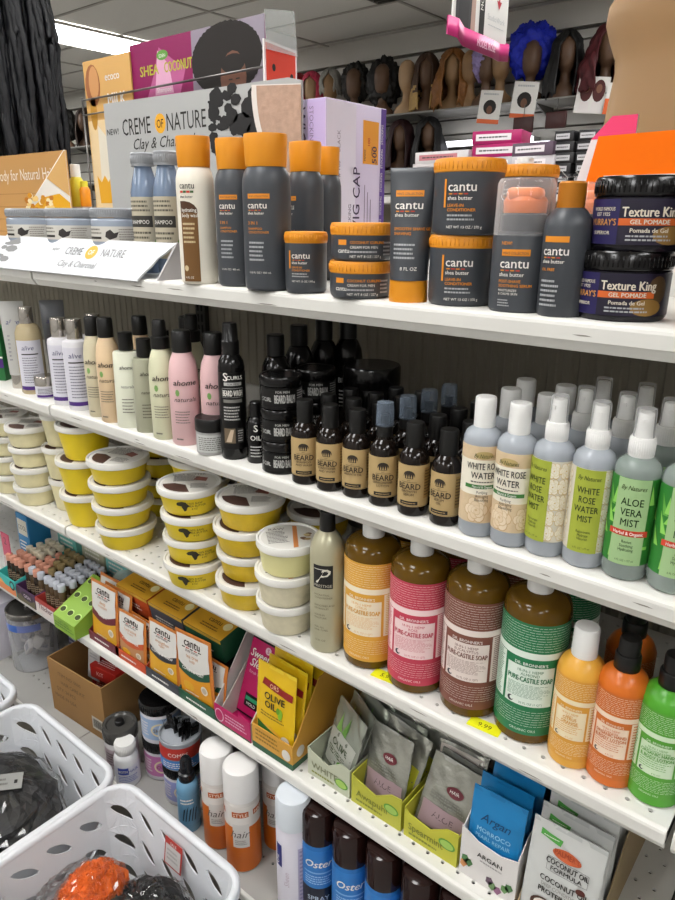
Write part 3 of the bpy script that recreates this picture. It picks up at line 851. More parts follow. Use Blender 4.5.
t = MB(); t.lathe([(0, -.002), (.055, -.002), (.055, .0), (.0, .0)], M('#555555', .4), at=(0, 0, .622)); t.build('neck_cap', tm)
pp_ = empty('folded_leaflet', 'pink and white leaflet leaning behind the orange header', 'leaflet', (.92, .36, ZA))
t = MB(); t.prism([(-.03, 0), (.05, 0), (.05, .228), (.016, .228), (-.010, .200), (-.024, .150)], 0, .003, M('#d9d5d6', .5)); fl = Flat((0, 0, 0)); t.poly(fl, [(-.010, .200), (.05, .200), (.05, .228), (.016, .228)], M('#e23a6e', .5)); t.build('sheet', pp_)

# ---------------------------------------------------------------- second shelf: rose water and aloe mists
LIQ = M('#c0c6cd', .12, trans=.35, ior=1.33); ALO = M('#cddad4', .08, trans=.65, ior=1.33); CAPW = M('#e9e8e5', .35)
OLIVE = M('#3f4a22', .5)
bot = [(0, 0), (.022, 0), (.0252, .003), (.0262, .008), (.0262, .117), (.0255, .123), (.0225, .129), (.0165, .133), (.0125, .135), (.0125, .137)]
CREAM = M('#e9e2d0', .5); PEACH = M('#d3bb98', .5, noise=.2, nscale=60); PEACH2 = M('#bf9f78', .5); GRN = M('#3f7a3a', .5)
class Tall(Cyl):
    def pt(s, u, v, off): return Cyl.pt(s, u, .019 + (v - .019) * 1.19, off)
def rose(l, w, u, v, r, pal, off):
    k = 0
    for ring, (rad, size, n) in enumerate(((.62, .50, 6), (.36, .42, 5), (.15, .30, 3))):
        for q in range(n):
            a = 2 * PI * q / n + ring * .6
            for sz, t in ((1.0, pal[1] if ring else pal[3]), (.86, pal[(ring + q) % 2 * 2])):
                l.disc(w, u + r * rad * math.cos(a) - r * .04 * (1 - sz), v + r * rad * .9 * math.sin(a) + r * .10 * (1 - sz), r * size * sz, r * size * sz * .85, t, off + k * 1.5e-5, 10); k += 1
    l.disc(w, u, v, r * .10, r * .08, pal[3], off + k * 1.5e-5, 8)
def rose_label(l):
    w = Tall(.0265)
    l.rect(w, -.040, .040, .020, .100, CREAM, .0001)
    l.rect(w, -.040, .040, .020, .050, PEACH, .0002); l.rect(w, -.040, .040, .086, .100, PEACH, .0002)
    rose(l, w, -.006, .034, .015, [M('#dfc9a9', .5), M('#cbb08a', .5), M('#e3d0b4', .5), M('#c4a57c', .5)], .0004)
    rose(l, w, .026, .034, .013, [M('#dfc9a9', .5), M('#cbb08a', .5), M('#e3d0b4', .5), M('#c4a57c', .5)], .0004)
    l.disc(w, .0, .091, .012, .004, M('#b9a26a', .5), .0005); l.text(w, 'By Natures', 0, .0885, .0042, OLIVE, .0008, shear=.3)
    l.text(w, 'WHITE ROSE', 0, .0765, .0068, BLK, bold=.012, maxw=.046); l.text(w, 'WATER', 0, .067, .0068, BLK, bold=.012)
    l.micro(w, -.016, .016, .0622, .0648, 1, M('#55504a', .5))
    l.rect(w, -.024, .024, .0565, .0605, GRN, .0005); l.text(w, 'Natural & Organic', 0, .0574, .0026, W_, .0008, bold=.02)
    for t, v in (('Purifying', .0515), ('Anti-aging', .0475), ('Beautifying', .0435)): l.text(w, t, 0, v, .003, BLK, .0009)
rosew = vessel(bot, LIQ, [(.0140, .134), (.0142, .136), (.0142, .164), (.0138, .168), (.0128, .1692), (0, .1695)], CAPW, rose_label)
def sprayer():
    c = MB(); c.lathe([(.0138, .133), (.0140, .135), (.0140, .1525), (.0130, .1545), (0, .1545)], CAPW, 28)
    for k in range(36):
        a = 2 * PI * k / 36; c.tube([(.0140 * math.cos(a), .0140 * math.sin(a), .136), (.0140 * math.cos(a), .0140 * math.sin(a), .151)], .0005, CAPW, 4)
    n = MB(); n.lathe([(.0095, .1545), (.0088, .164), (.0085, .178), (.0075, .1795), (0, .18)], CAPW, 20); n.box(-.002, .002, -.0105, -.006, .169, .173, CAPW)
    o = MB(); o.lathe([(.0115, .1545), (.0108, .181), (.0100, .1838), (0, .184)], clear('#f2f2f2', .10), 24, close=False)
    return [('spray_collar', c, None, None), ('nozzle', n, None, None), ('overcap', o, None, 'clear overcap over the white nozzle')]
CHART = M('#a3ae3c', .5)
def mist_label(l):
    w = Tall(.0265)
    l.rect(w, -.048, .066, .020, .100, M('#d3ccba', .5), .0001)
    rnd = random.Random(3)
    for u0 in (-.034, .024, .036):
        for q in range(5):
            rose(l, w, u0 + rnd.uniform(-.004, .004), .029 + q * .0155, .0085, [M('#e6dfcd', .5), M('#dccfa4', .5), M('#e9e2cf', .5), M('#cdb06a', .5)], .0003)
    l.rect(w, .042, .064, .022, .098, M('#ece9df', .5), .0009)
    l.micro(w, .044, .063, .045, .096, 14, M('#7c7868', .5), .0012)
    for q in range(12): l.rect(w, .046 + q * .0012, .046 + q * .0012 + (.0007 if q % 3 else .0004), .026, .040, BLK, .0013)
    l.rect(w, -.018, .018, .020, .100, CHART, .0010)
    l.text(w, 'By Natures', 0, .090, .0042, OLIVE, .0013, shear=.3)
    for t, v in (('WHITE', .0775), ('ROSE', .0685), ('WATER', .0595), ('MIST', .0505)): l.text(w, t, 0, v, .0062, OLIVE, .0013, bold=.01, wide=.95)
    for t, v in (('Rejuvenate', .0395), ('Hydrate', .0360), ('Nourish', .0325)): l.text(w, t, 0, v, .0027, OLIVE, .0013)
    l.text(w, '6 FL OZ / 177 ml', 0, .0235, .002, OLIVE, .0013)
mist = vessel(bot, LIQ, None, None, mist_label, extra=sprayer)
LEAF = M('#3a8c33', .5); LEAF2 = M('#66ae47', .5); PALEG = M('#9fbf88', .5)
def aloe_label(l):
    w = Tall(.0265)
    l.rect(w, -.052, .052, .020, .100, M('#2f7f30', .5), .0001)
    rnd = random.Random(9)
    for q in range(26):
        u = rnd.choice([-1, 1]) * rnd.uniform(.016, .048); v = rnd.uniform(.021, .08); h = rnd.uniform(.012, .02); lean = rnd.uniform(-.008, .008)
        l.poly(w, [(u - .0035, v), (u + .0035, v), (u + lean, min(v + h, .0995))], rnd.choice([LEAF, LEAF2, M('#8fd05f', .5)]), .0003 + q * .00001)
    l.rect(w, -.018, .018, .020, .100, PALEG, .0009)
    l.text(w, 'By Natures', 0, .090, .0042, OLIVE, .0013, shear=.3)
    for t, v in (('ALOE', .076), ('VERA', .0665), ('MIST', .057)): l.text(w, t, 0, v, .0068, M('#27401f', .5), .0013, bold=.01)
    l.rect(w, -.021, .021, .0475, .0530, M('#d2432e', .5), .0013); l.text(w, 'Herbal & Organic', 0, .0488, .0032, W_, .0016, bold=.02, maxw=.036)
    for t, v in (('Revive', .041), ('Soothing', .0372), ('Hydrating', .0334)): l.text(w, t, 0, v, .0029, M('#27401f', .5), .0013)
    l.text(w, '6 FL OZ / 177 ml', 0, .0235, .002, OLIVE, .0013)
aloe = vessel(bot, ALO, None, None, aloe_label, extra=sprayer)
RW = 'white capped rose water bottles'; RM = 'rose water mist bottles'; AM = 'aloe mist bottles'
for x, y, r, lab in ((.948, .026, 34, 'rose water bottle with white cap, in front, next to the last beard bottle'),
                     (.991, .026, 4, 'rose water bottle with white cap, in front, beside the chartreuse mist bottle'),
                     (.952, .082, 20, 'rose water bottle with white cap, second row, behind the two front ones'),
                     (.998, .084, 20, 'rose water bottle with white cap, second row, behind the rose mist'),
                     (.944, .142, 20, 'white capped rose water bottle in the third row, seen by its cap alone'),
                     (.996, .142, 20, 'white capped rose water bottle in the third row, beside the mist nozzles')):
    put('rosew', rosew, 'rose_water_bottle', lab, 'bottle', (x, y, ZB), D(r), RW, (.87, .87, 1.0))
for x, y, r, lab in ((1.033, .030, -22, 'rose mist spray bottle turned to show roses and barcode beside the chartreuse panel'),
                     (1.077, .032, 10, 'rose mist spray bottle with its chartreuse panel facing out'),
                     (1.040, .088, 0, 'rose mist spray bottle in the second row, behind the barcode one'),
                     (1.040, .146, 0, 'rose mist spray bottle in the third row, behind the barcode one'),
                     (1.085, .090, 0, 'rose mist spray bottle in the second row, behind the chartreuse panel one')):
    put('mist', mist, 'spray_bottle', lab, 'bottle', (x, y, ZB), D(r), RM, (.87, .87, 1.0))
for x, y, r, lab in ((1.121, .034, 12, 'green labelled aloe spray bottle, in front, whole in view'),
                     (1.168, .036, 22, 'green labelled aloe spray bottle cut by the frame edge, in front'),
                     (1.130, .092, 10, 'green labelled aloe spray bottle in the second row, between the front two'),
                     (1.088, .148, 10, 'aloe spray bottle in the third row, only its white nozzle showing'),
                     (1.140, .150, 10, 'aloe spray bottle in the third row near the frame edge')):
    put('aloe', aloe, 'spray_bottle', lab, 'bottle', (x, y, ZB), D(r), AM, (.90, .90, 1.0))

# ---------------------------------------------------------------- beard bottles
KRAFT = M('#b59a6a', .6); AMB = M('#17100c', .12); BLKC = M('#141312', .35)
def beard_label(l, word, sub, clearcap=False):
    w = Cyl(.0199)
    l.rect(w, -.036, .036, .014, .070, KRAFT, .0002)
    l.disc(w, 0, .0565, .0075, .0062, M('#2a2118', .6), .0004); l.rect(w, -.008, .008, .0500, .0520, KRAFT, .0006)
    for k in range(5): l.poly(w, [(-.006 + k * .003 - .001, .0528), (-.006 + k * .003 + .001, .0528), (-.006 + k * .003, .058)], KRAFT, .0006)
    l.text(w, 'EST', 0, .0488, .0018, INK)
    l.rect(w, -.010, .010, .0470, .0475, INK, .0004)
    l.text(w, 'BEARD', 0, .0378, .0082, M('#2a2118', .6), bold=.02, wide=.9, maxw=.029)
    for q, t in enumerate(sub): l.text(w, t, 0, .0335 - .0045 * q, .0032, M('#3a2f22', .6), maxw=.026, bold=.01)
    l.rect(w, -.012, .012, .0165, .0215, BLK, .0004); l.rect(w, -.009, .009, .0185, .0195, KRAFT, .0006)
    l.rect(w, -.036, .036, .0150, .0154, INK, .0004)
    l.rect(w, .020, .034, .025, .066, M('#a9884f', .6), .0004); l.micro(w, .0205, .0335, .028, .064, 9, M('#6d5733', .6), .0006)
bbody = [(0, 0), (.0175, 0), (.0193, .002), (.0197, .005), (.0197, .072), (.0185, .079), (.0145, .086), (.0105, .090), (.0105, .094)]
def beardkind(sub, cc=False):
    ex = None
    if cc:
        def ex():
            n = MB(); n.lathe([(.0105, .092), (.0108, .107), (.006, .109), (.006, .122), (.0, .123)], BLKC, 18)
            o = MB(); o.lathe([(.0118, .1085), (.0112, .134), (.0103, .1385), (0, .139)], clear('#7b8898', .34), 22, close=False)
            return [('nozzle', n, None, None), ('overcap', o, None, 'clear bluish overcap')]
    return vessel(bbody, AMB, None if cc else [(.0112, .0895), (.0116, .091), (.0116, .119), (.0108, .1212), (0, .1215)], BLKC, lambda l: beard_label(l, 'BEARD', sub), extra=ex)
BG = 'brown beard care bottles'
KS = [('bwash', ['SHAMPOO', 'AND WASH'], 0), ('bcond', ['CONDITIONER', 'AND WASH'], 0), ('boil', ['GROWTH OIL'], 0), ('bleave', ['LEAVE-IN CONDITIONER', 'LOTION'], 1), ('bserum', ['GROWTH', 'SERUM'], 0), ('boil2', ['SERUM', 'OIL'], 0)]
spots = [(.675, .018, 34, 'first beard bottle of the front row, next to the black balm jars'), (.719, .021, 24, 'second beard bottle of the front row from the black balm jars'), (.762, .026, 20, 'third beard bottle of the front row, label reading growth oil'),
         (.807, .026, 33, 'beard bottle with clear bluish overcap in the front row'), (.855, .025, 16, 'fifth beard bottle of the front row, right after the clear capped one'), (.903, .026, 4, 'last beard bottle of the front row, next to the rose water')]
for (k, sub, cc), (x, y, r, lab) in zip(KS, spots):
    put('beard' + k, beardkind(sub, cc), 'beard_bottle', 'kraft labelled ' + lab, 'bottle', (x, y, ZB), D(r), BG, 1.0)
for j, rowname in ((1, 'second'), (2, 'third'), (3, 'fourth')):
    for i, (x, y, r, lab) in enumerate(spots):
        cc = (i == 3 and j < 3)
        k = KS[i] if not cc else KS[3]
        put('beard' + k[0], beardkind(k[1], k[2]), 'beard_bottle', 'dark beard bottle in the %s row behind the %s' % (rowname, ['balm jar end one', 'second front one', 'growth oil one', 'clear capped one', 'fifth front one', 'last front one'][i]),
            'bottle', (x + .004 * j, y + .047 * j, ZB), D(r), BG)
# ---------------------------------------------------------------- black beard line
JET = M('#0d0c0c', .18); JETC = M('#100f0f', .3); SILV = M('#b9b8b5', .4)
def bwash_label(l):
    w = Cyl(.0208)
    l.rect(w, -.038, .038, .018, .140, M('#0b0a0a', .3), .0001)
    l.text(w, 'S', -.0095, .127, .013, W_, bold=.04); l.text(w, 'CURLS', .005, .129, .006, W_, bold=.04)
    l.rect(w, -.012, .016, .1195, .1245, SILV, .0003); l.text(w, 'FOR MEN', .002, .1205, .003, BLK, .0007)
    l.rect(w, -.016, .018, .101, .1155, SILV, .0003); l.rect(w, -.0155, .0175, .1015, .115, BLK, .0005); l.text(w, 'BEARD WASH', .001, .1035, .0095, W_, .0008, bold=.02, maxw=.03)
    l.rect(w, -.014, .016, .093, .098, M('#77756f', .5), .0004)
    l.micro(w, -.014, .012, .064, .088, 5, SILV)
    l.rect(w, -.015, .003, .028, .052, M('#6f5f4b', .4), .0004); l.poly(w, [(-.012, .03), (-.003, .03), (.001, .05), (-.004, .05)], M('#c9b49a', .4), .0006)
    l.rect(w, .006, .017, .028, .052, M('#33312e', .5), .0004); l.micro(w, .007, .016, .03, .05, 5, SILV, .0006)
bwash = vessel([(0, 0), (.019, 0), (.0205, .003), (.0205, .145), (.019, .155), (.0145, .162), (.0125, .165)], JET,
               [(.0125, .164), (.0135, .166), (.0135, .185), (.012, .187), (.011, .209), (.010, .212), (0, .2125)], JETC, bwash_label)
put('bwashbig', bwash, 'beard_wash_bottle', 'tall black spray bottle with silver lettering beside the pink bottles', 'bottle', (.517, .026, ZB), D(46))
def bsm_label(l):
    w = Cyl(.0158); l.text(w, 'S', 0, .052, .011, W_, bold=.03); l.text(w, 'OIL', 0, .038, .008, W_, bold=.02); l.micro(w, -.009, .009, .01, .03, 4, SILV)
put('bsm', vessel([(0, 0), (.0145, 0), (.0155, .002), (.0155, .062), (.0115, .071), (.009, .073)], JET, capp(.0095, .072, .096), JETC, bsm_label),
    'oil_bottle', 'small black oil bottle between the tall black spray and the balm jars', 'bottle', (.560, .034, ZB), D(40))
def balm_label(l):
    w = Cyl(.0312)
    l.rect(w, -.03, .05, .006, .032, M('#0b0a0a', .3), .0001)
    l.text(w, 'BEARD BALM', .004, .012, .0125, SILV, bold=.03, maxw=.030); l.text(w, 'FOR MEN', .001, .0265, .0035, SILV, bold=.02)
    l.text(w, 'S CURL', -.024, .014, .006, SILV, bold=.03, maxw=.016)
    l.micro(w, .024, .04, .009, .03, 6, SILV)
balm = vessel([(0, 0), (.029, 0), (.031, .002), (.031, .034), (.029, .0355)], JET, [(.031, .0355), (.0316, .0365), (.0316, .0465), (.030, .049), (.027, .0488), (.0265, .048), (0, .048)], JET, balm_label)
BB = 'black beard balm jars'
for k, nm in enumerate(('bottom', 'middle', 'top')):
    put('balm', balm, 'balm_jar', nm + ' black beard balm jar of the front stack of three', 'jar', (.614, .034, ZB + .049 * k), D(40 + 3 * k), BB)
for k, nm in enumerate(('bottom', 'middle', 'top')):
    put('balm', balm, 'balm_jar', nm + ' black beard balm jar of the stack behind the front three', 'jar', (.622, .102, ZB + .049 * k), D(40), BB)
def bigbalm_label(l):
    w = Cyl(.0402); l.rect(w, -.02, .012, .062, .078, M('#2b2a29', .5), .0003); l.micro(w, -.018, .010, .064, .076, 4, SILV, .0005)
put('bigbalm', vessel([(0, 0), (.038, 0), (.04, .003), (.04, .1), (.038, .104)], JET, [(.041, .104), (.0417, .106), (.0417, .13), (.040, .133), (0, .133)], JET, bigbalm_label),
    'hair_cream_jar', 'large black jar with small grey label, standing tall at the back', 'jar', (.672, .178, ZB), D(35), None, 1.1)
BBB = 'black bottles at the back'
bb = vessel([(0, 0), (.021, 0), (.023, .003), (.023, .125), (.021, .14), (.0155, .152), (.012, .156)], JET, capp(.0135, .156, .187), JETC, lambda l: (l.text(Cyl(.0232), 'BEARD', 0, .09, .008, SILV, bold=.02), l.micro(Cyl(.0232), -.015, .015, .05, .08, 5, SILV)))
for x, y, s, lab in ((.560, .080, 1.03, 'black bottle behind the small black oil bottle'), (.545, .150, 1.06, 'black bottle in the back row above the balm jars'), (.552, .205, 1.08, 'black bottle at the back, second from the balm stack'), (.580, .235, 1.09, 'black bottle at the back, nearest the large black jar')):
    put('bb', bb, 'beard_bottle', lab, 'bottle', (x, y, ZB), D(40), BBB, s)

# ---------------------------------------------------------------- natural line: cream, peach and pink bottles
def home_label(l, r, top, ink, leaf, s=1.0, u=-.014):
    w = Cyl(r)
    l.text(w, 'ahome', u, top, .0088 * s, ink, align='l', shear=.25, bold=.02, wide=1.1)
    if leaf: l.disc(w, u + .006, top - .012, .0035, .0055, leaf, .0004, 8)
    l.text(w, 'naturals.', u, top - .026, .0072 * s, ink, align='l', shear=.3, wide=1.1)
    l.micro(w, u, u + .024, top - .062, top - .040, 5, M('#6b665c', .6), fill=.3)
    l.micro(w, u, u + .012, .008, .014, 1, M('#6b665c', .6), fill=.4)
def homekind(col, cap, rough=.35, leaf=M('#7fa85f', .5), r=.0205, h=.150, spray=False, trans=0.0):
    s = h / .150
    body = [(0, 0), (r * .92, 0), (r, .003), (r, .095 * s), (r * .97, .115 * s), (r * .86, .132 * s), (r * .66, .144 * s), (r * .58, .149 * s)]
    if spray: cp = [(r * .66, .147 * s), (r * .68, .149 * s), (r * .68, .165 * s), (r * .52, .167 * s), (r * .50, .188 * s), (r * .42, .192 * s), (0, .192 * s)]
    else: cp = [(r * .64, .147 * s), (r * .66, .149 * s), (r * .63, .177 * s), (r * .55, .180 * s), (0, .181 * s)]
    return vessel(body, M(col, rough, trans=trans), cp, cap, lambda l: home_label(l, r + .0002, .098 * s, M('#3a3129', .6), leaf))
NL = 'natural line bottles with black caps'
put('h_cream', homekind('#d0c6a8', BLKC), 'lotion_bottle', 'cream coloured bottle with black cap beside the purple-white lotions', 'bottle', (.139, .028, ZB), D(40), NL, 1.04)
put('h_peach', homekind('#dcc09b', BLKC), 'lotion_bottle', 'peach coloured bottle with black cap', 'bottle', (.191, .022, ZB), D(40), NL, 1.06)
def boxbot(col, h, w, trans=0.0):
    def fn():
        b = MB(); b.lathe([(0, 0), (w, 0), (w * 1.04, .003), (w * .93, h), (w * .85, h + .003), (.010, h + .004), (.010, h + .008)], M(col, .3, trans=trans), 24, .75)
        c = MB(); c.lathe([(.0125, h + .005), (.013, h + .006), (.0125, h + .036), (0, h + .037)], BLKC, 24)
        l = MB(); 
        wl = Cyl([(w * 1.045, 0), (w * .945, h)], .76)
        l.text(wl, 'ahome', -.010, h * .80, .007, M('#4c4a42', .6), .0008, align='l', shear=.25, bold=.02); l.text(wl, 'naturals.', -.010, h * .55, .0055, M('#4c4a42', .6), .0008, align='l', shear=.3); l.micro(wl, -.010, .012, h * .2, h * .42, 5, M('#6b665c', .6), .0008, fill=.3)
        return [('body', b, None, None), ('cap', c, None, None), ('printed_label', l, None, None)]
    return fn
put('h_white', boxbot('#dbdcc8', .134, .026), 'lotion_bottle', 'white tapered bottle with black cap after the peach one', 'bottle', (.247, .024, ZB), D(40), NL)
put('h_grey', boxbot('#b9b89f', .128, .023, .3), 'lotion_bottle', 'translucent greenish grey flat bottle with black cap', 'bottle', (.297, .026, ZB), D(52), NL)
put('h_spray', homekind('#d3d2b2', BLKC, spray=True, r=.0215), 'spray_bottle', 'pale green cream spray bottle with dark tapered overcap', 'bottle', (.349, .022, ZB), D(44), NL, 1.05)
put('h_pink', homekind('#dbb4b5', BLKC, r=.0235), 'lotion_bottle', 'pink bottle with black cap in front, beside the spray bottle', 'bottle', (.400, .026, ZB), D(44), NL, 1.05)
put('h_pink', homekind('#dbb4b5', BLKC, r=.0235), 'lotion_bottle', 'pink bottle with black cap behind the little white-labelled jar', 'bottle', (.455, .046, ZB), D(44), NL, 1.05)
put('h_spray', homekind('#d3d2b2', BLKC, spray=True, r=.0215), 'spray_bottle', 'pale green spray bottle in the second row behind the pink one', 'bottle', (.336, .100, ZB), D(44), NL, 1.05)
put('h_peach', homekind('#dcc09b', BLKC), 'lotion_bottle', 'peach bottle in the second row behind the white tapered one', 'bottle', (.205, .085, ZB), D(44), NL, 1.05)
put('h_grey', boxbot('#b9b89f', .128, .023, .3), 'lotion_bottle', 'translucent grey bottle in the second row, only its black cap showing', 'bottle', (.272, .084, ZB), D(44), NL, 1.03)
put('h_cream', homekind('#d0c6a8', BLKC), 'lotion_bottle', 'cream bottle in the second row behind the spray bottle', 'bottle', (.262, .148, ZB), D(44), NL, 1.04)
put('pinkjar', vessel([(0, 0), (.0235, 0), (.025, .002), (.025, .036), (.023, .038)], M('#a9a7a5', .4), [(.0255, .038), (.026, .039), (.026, .056), (.0245, .059), (0, .059)], BLKC, lambda l: (l.rect(Cyl(.0252), -.026, .030, .005, .034, M('#c4c5c2', .5), .0002), l.micro(Cyl(.0252), -.022, .026, .008, .031, 7, M('#77756f', .5)))),
    'cream_jar', 'little jar with black lid and grey white label in front of the pink bottle', 'jar', (.470, .004 + .016, ZB), D(45))
# ---------------------------------------------------------------- white and purple line at the far end
VIO = M('#4b2a78', .45); LILA = M('#cfccd6', .4); CHROME = M('#c9c3bb', .15, metal=.9)
def alk_label(l, r, h, w=None):
    w = Cyl(r)
    l.rect(w, -.028, .028, .010, h, M('#d3d1da', .45), .0002); l.rect(w, -.028, .028, .010, .018, VIO, .0004)
    l.text(w, 'alive', -.002, h - .020, .010, M('#3c3a6a', .5), .0005, shear=.25); l.rect(w, -.016, .018, h - .030, h - .0275, INK, .0005)
    l.micro(w, -.016, .018, .024, h - .034, 11, M('#77757f', .5), fill=.35)
lot = vessel([(0, 0), (.0235, 0), (.025, .003), (.025, .128), (.0235, .134), (.014, .138)], M('#dedce0', .3), [(.0145, .138), (.0150, .139), (.0150, .174), (.0142, .176), (0, .176)], CHROME, lambda l: alk_label(l, .0252, .124))
put('lot', lot, 'lotion_bottle', 'white and purple lotion bottle with chrome cap, farther of the pair', 'bottle', (.008, .034, ZB), D(52), 'white purple lotions', .98)
put('lot', lot, 'lotion_bottle', 'white and purple lotion bottle with chrome cap, beside the cream bottle', 'bottle', (.068, .032, ZB), D(56), 'white purple lotions')
put('lot', lot, 'lotion_bottle', 'white and purple lotion bottle in the second row behind the pair', 'bottle', (.032, .096, ZB), D(56), 'white purple lotions')
put('silverb', vessel([(0, 0), (.025, 0), (.027, .003), (.027, .115), (.026, .130), (.021, .143), (.012, .149)], M('#b9a986', .25), [(.0135, .148), (.014, .149), (.0138, .180), (.0128, .182), (0, .182)], CHROME, lambda l: alk_label(l, .0272, .115)),
    'shampoo_bottle', 'beige bottle with chrome cap and white purple label', 'bottle', (-.128, .040, ZB), D(56))
def sqtube(colr, capc):
    def fn():
        b = MB(); n = 20; vs = []; fs = []
        rows = [(.021, .021, .03), (.022, .018, .07), (.024, .011, .13), (.025, .0035, .175), (.025, .0014, .178), (.025, .0014, .188)]
        for rx, ry, z in rows:
            for k in range(n): a = 2 * PI * k / n; vs.append((rx * math.cos(a), ry * math.sin(a), z))
        for i in range(len(rows) - 1):
            for k in range(n): fs.append((i * n + k, i * n + (k + 1) % n, (i + 1) * n + (k + 1) % n, (i + 1) * n + k))
        fs.append(tuple((len(rows) - 1) * n + k for k in range(n))); b.add(vs, fs, colr, True)
        c = MB(); c.lathe([(0, 0), (.019, 0), (.0195, .002), (.0195, .030), (0, .0305)], capc, 24)
        l = MB(); w = Flat((0, -.0212, 0), (1, 0, 0), (0, .11, 1))
        l.text(w, 'alive', 0, .140, .011, M('#4c4a7a', .5), .003, shear=.25); l.micro(w, -.013, .013, .06, .12, 7, M('#84828c', .5), .003, fill=.3)
        return [('body', b, None, None), ('cap', c, None, None), ('printed_label', l, None, None)]
    return fn
put('tubel', sqtube(M('#b7b6b2', .4), CHROME), 'cream_tube', 'pale squeeze tube on a chrome cap at the far end', 'tube', (-.195, .044, ZB), D(52))
put('tubed', sqtube(M('#73757a', .35), CHROME), 'cream_tube', 'dark grey squeeze tube behind the beige bottle', 'tube', (-.150, .112, ZB), D(52))
put('jarl', vessel([(0, 0), (.020, 0), (.0215, .002), (.0215, .024), (.020, .026)], M('#d6d4da', .35), [(.0215, .026), (.0218, .027), (.0218, .044), (.0205, .046), (0, .046)], CHROME, lambda l: (l.rect(Cyl(.0217), -.02, .02, .003, .008, VIO, .0003), l.micro(Cyl(.0217), -.016, .016, .01, .022, 4, M('#77757f', .5)))),
    'cream_jar', 'small white jar with chrome lid in front of the tubes', 'jar', (-.070, .034, ZB), D(56))
gb = empty('product_carton', 'green carton with purple band at the far end of the second shelf', 'box', (-.32, .06, ZB), D(30))
t = MB(); t.box(-.03, .03, -.03, .03, 0, .12, M('#1f6b34', .45), .001); t.build('carton', gb)
t = MB(); fw = Flat((0, -.0302, 0)); t.rect(fw, -.03, .03, .03, .05, VIO); t.rect(fw, -.03, .03, .052, .056, W_); t.text(fw, 'HAIR', 0, .08, .012, W_); t.build('printed_face', gb)

# ---------------------------------------------------------------- third shelf: tubs
LIDM = M('#e2e0da', .35); YTUB = M('#dcc21c', .35, noise=.06, nscale=30); CTUB = M('#d8cfa6', .45, noise=.22, nscale=35, bump=.5); CHUNK = M('#d5b423', .4, noise=.25, nscale=45, bump=.6)
PALEY = M('#d5cf95', .4); CREAMC = M('#cfc7ab', .5, noise=.2, nscale=60, bump=.5)
def lid_print(l, R, h, style):
    w = Flat((0, 0, h), (1, 0, 0), (0, 1, 0))
    l.disc(w, 0, 0, R * .84, R * .84, M('#d5d2ca', .5), .0003, 32)
    BR = M('#4a3128', .5); RD = M('#8d5548', .5); TX = M('#57534d', .6)
    if style == 'photo':
        l.poly(w, [(R * .8 * math.cos(PI * (1.02 + .5 * k / 8)), R * .8 * math.sin(PI * (1.02 + .5 * k / 8))) for k in range(9)] + [(-R * .1, -R * .2), (-R * .45, -R * .02)], BR, .0006)
        l.poly(w, [(R * .1, R * .2), (R * .5, R * .05), (R * .55, R * .35), (R * .2, R * .5)], RD, .0006)
        l.micro(w, -R * .5, R * .3, R * .1, R * .6, 6, TX, .0007); l.micro(w, R * .05, R * .6, -R * .5, -R * .1, 6, TX, .0007)
        l.text(w, 'SHEA BUTTER', -R * .05, R * .62, R * .12, TX, .0007)
    else:
        l.poly(w, [(R * .05, -R * .78), (R * .2, -R * .75), (R * .35, R * .7), (R * .22, R * .75)], M('#c98045', .5), .0006)
        l.micro(w, -R * .65, R * .0, -R * .4, R * .45, 9, TX, .0007); l.text(w, 'RAW', -R * .3, R * .5, R * .16, TX, .0007)
        rnd = random.Random(2)
        for q in range(6): l.disc(w, R * rnd.uniform(.4, .65), R * rnd.uniform(-.35, .1), R * .1, R * .08, M(rnd.choice(['#6d4f33', '#a58a5c', '#cbb98a']), .5), .0008 + q * 2e-5, 9)
    return l
def tub(R, H, mat, style='photo', side=None, taper=.88, tall=False):
    def fn():
        b = MB(); rb = R * taper * (.84 if tall else .93); rt = R * .93
        b.lathe([(0, 0), (rb - .003, 0), (rb, .003), (rt, H - .011), (rt, H - .009)], mat, 36)
        l = MB(); l.lathe([(rt * .98, H - .012), (R * .985, H - .012), (R, H - .010), (R, H - .003), (R * .985, H), (R * .93, H), (R * .905, H - .0022), (0, H - .0022)], LIDM, 40)
        p = MB(); lid_print(p, R, H - .0022, style)
        out = [('tub_body', b, None, None), ('lid', l, None, None), ('lid_print', p, 1, None)]
        if side:
            s = MB(); side(s, Cyl([(rb, .003), (rt, H - .011)]), H); out.append(('side_print', s, None, None))
        return out
    return fn
def africa(s, w, H):
    K = M('#2b2614', .5)
    s.poly(w, [(-.018, H * .60), (-.010, H * .64), (-.003, H * .60), (.0, H * .50), (.004, H * .46), (-.001, H * .38), (-.003, H * .26), (-.007, H * .22), (-.010, H * .34), (-.012, H * .44), (-.019, H * .46), (-.021, H * .53)], K, .0005)
    s.text(w, '100% RAW', .013, H * .50, .0042, K, .0006); s.text(w, 'SHEA BUTTER', .015, H * .39, .0042, K, .0006); s.text(w, '8 OZ', .012, H * .28, .0034, K, .0006)
ORD = {4: ['top', 'second from top', 'third from top', 'bottom'], 3: ['top', 'middle', 'bottom'], 2: ['top', 'bottom']}
def stack(key, fn, n, pitch, x, y, desc, where, group, rot=30, jit=.003, seed=0):
    rnd = random.Random(seed + n + int(x * 100))
    for k in range(n):
        put(key, fn, 'butter_tub', '%s, %s of the stack %s' % (desc, ORD[n][n - 1 - k], where), 'tub',
            (round(x + rnd.uniform(-jit, jit), 4), round(y + rnd.uniform(-jit, jit), 4), ZC + pitch * k), D(rot + rnd.uniform(-25, 25)), group)
flat_y = tub(.0605, .0462, YTUB); flat_a = tub(.0575, .0470, YTUB, side=africa); flat_c = tub(.0590, .0478, CHUNK); tall_y = tub(.0575, .0750, YTUB, tall=True)
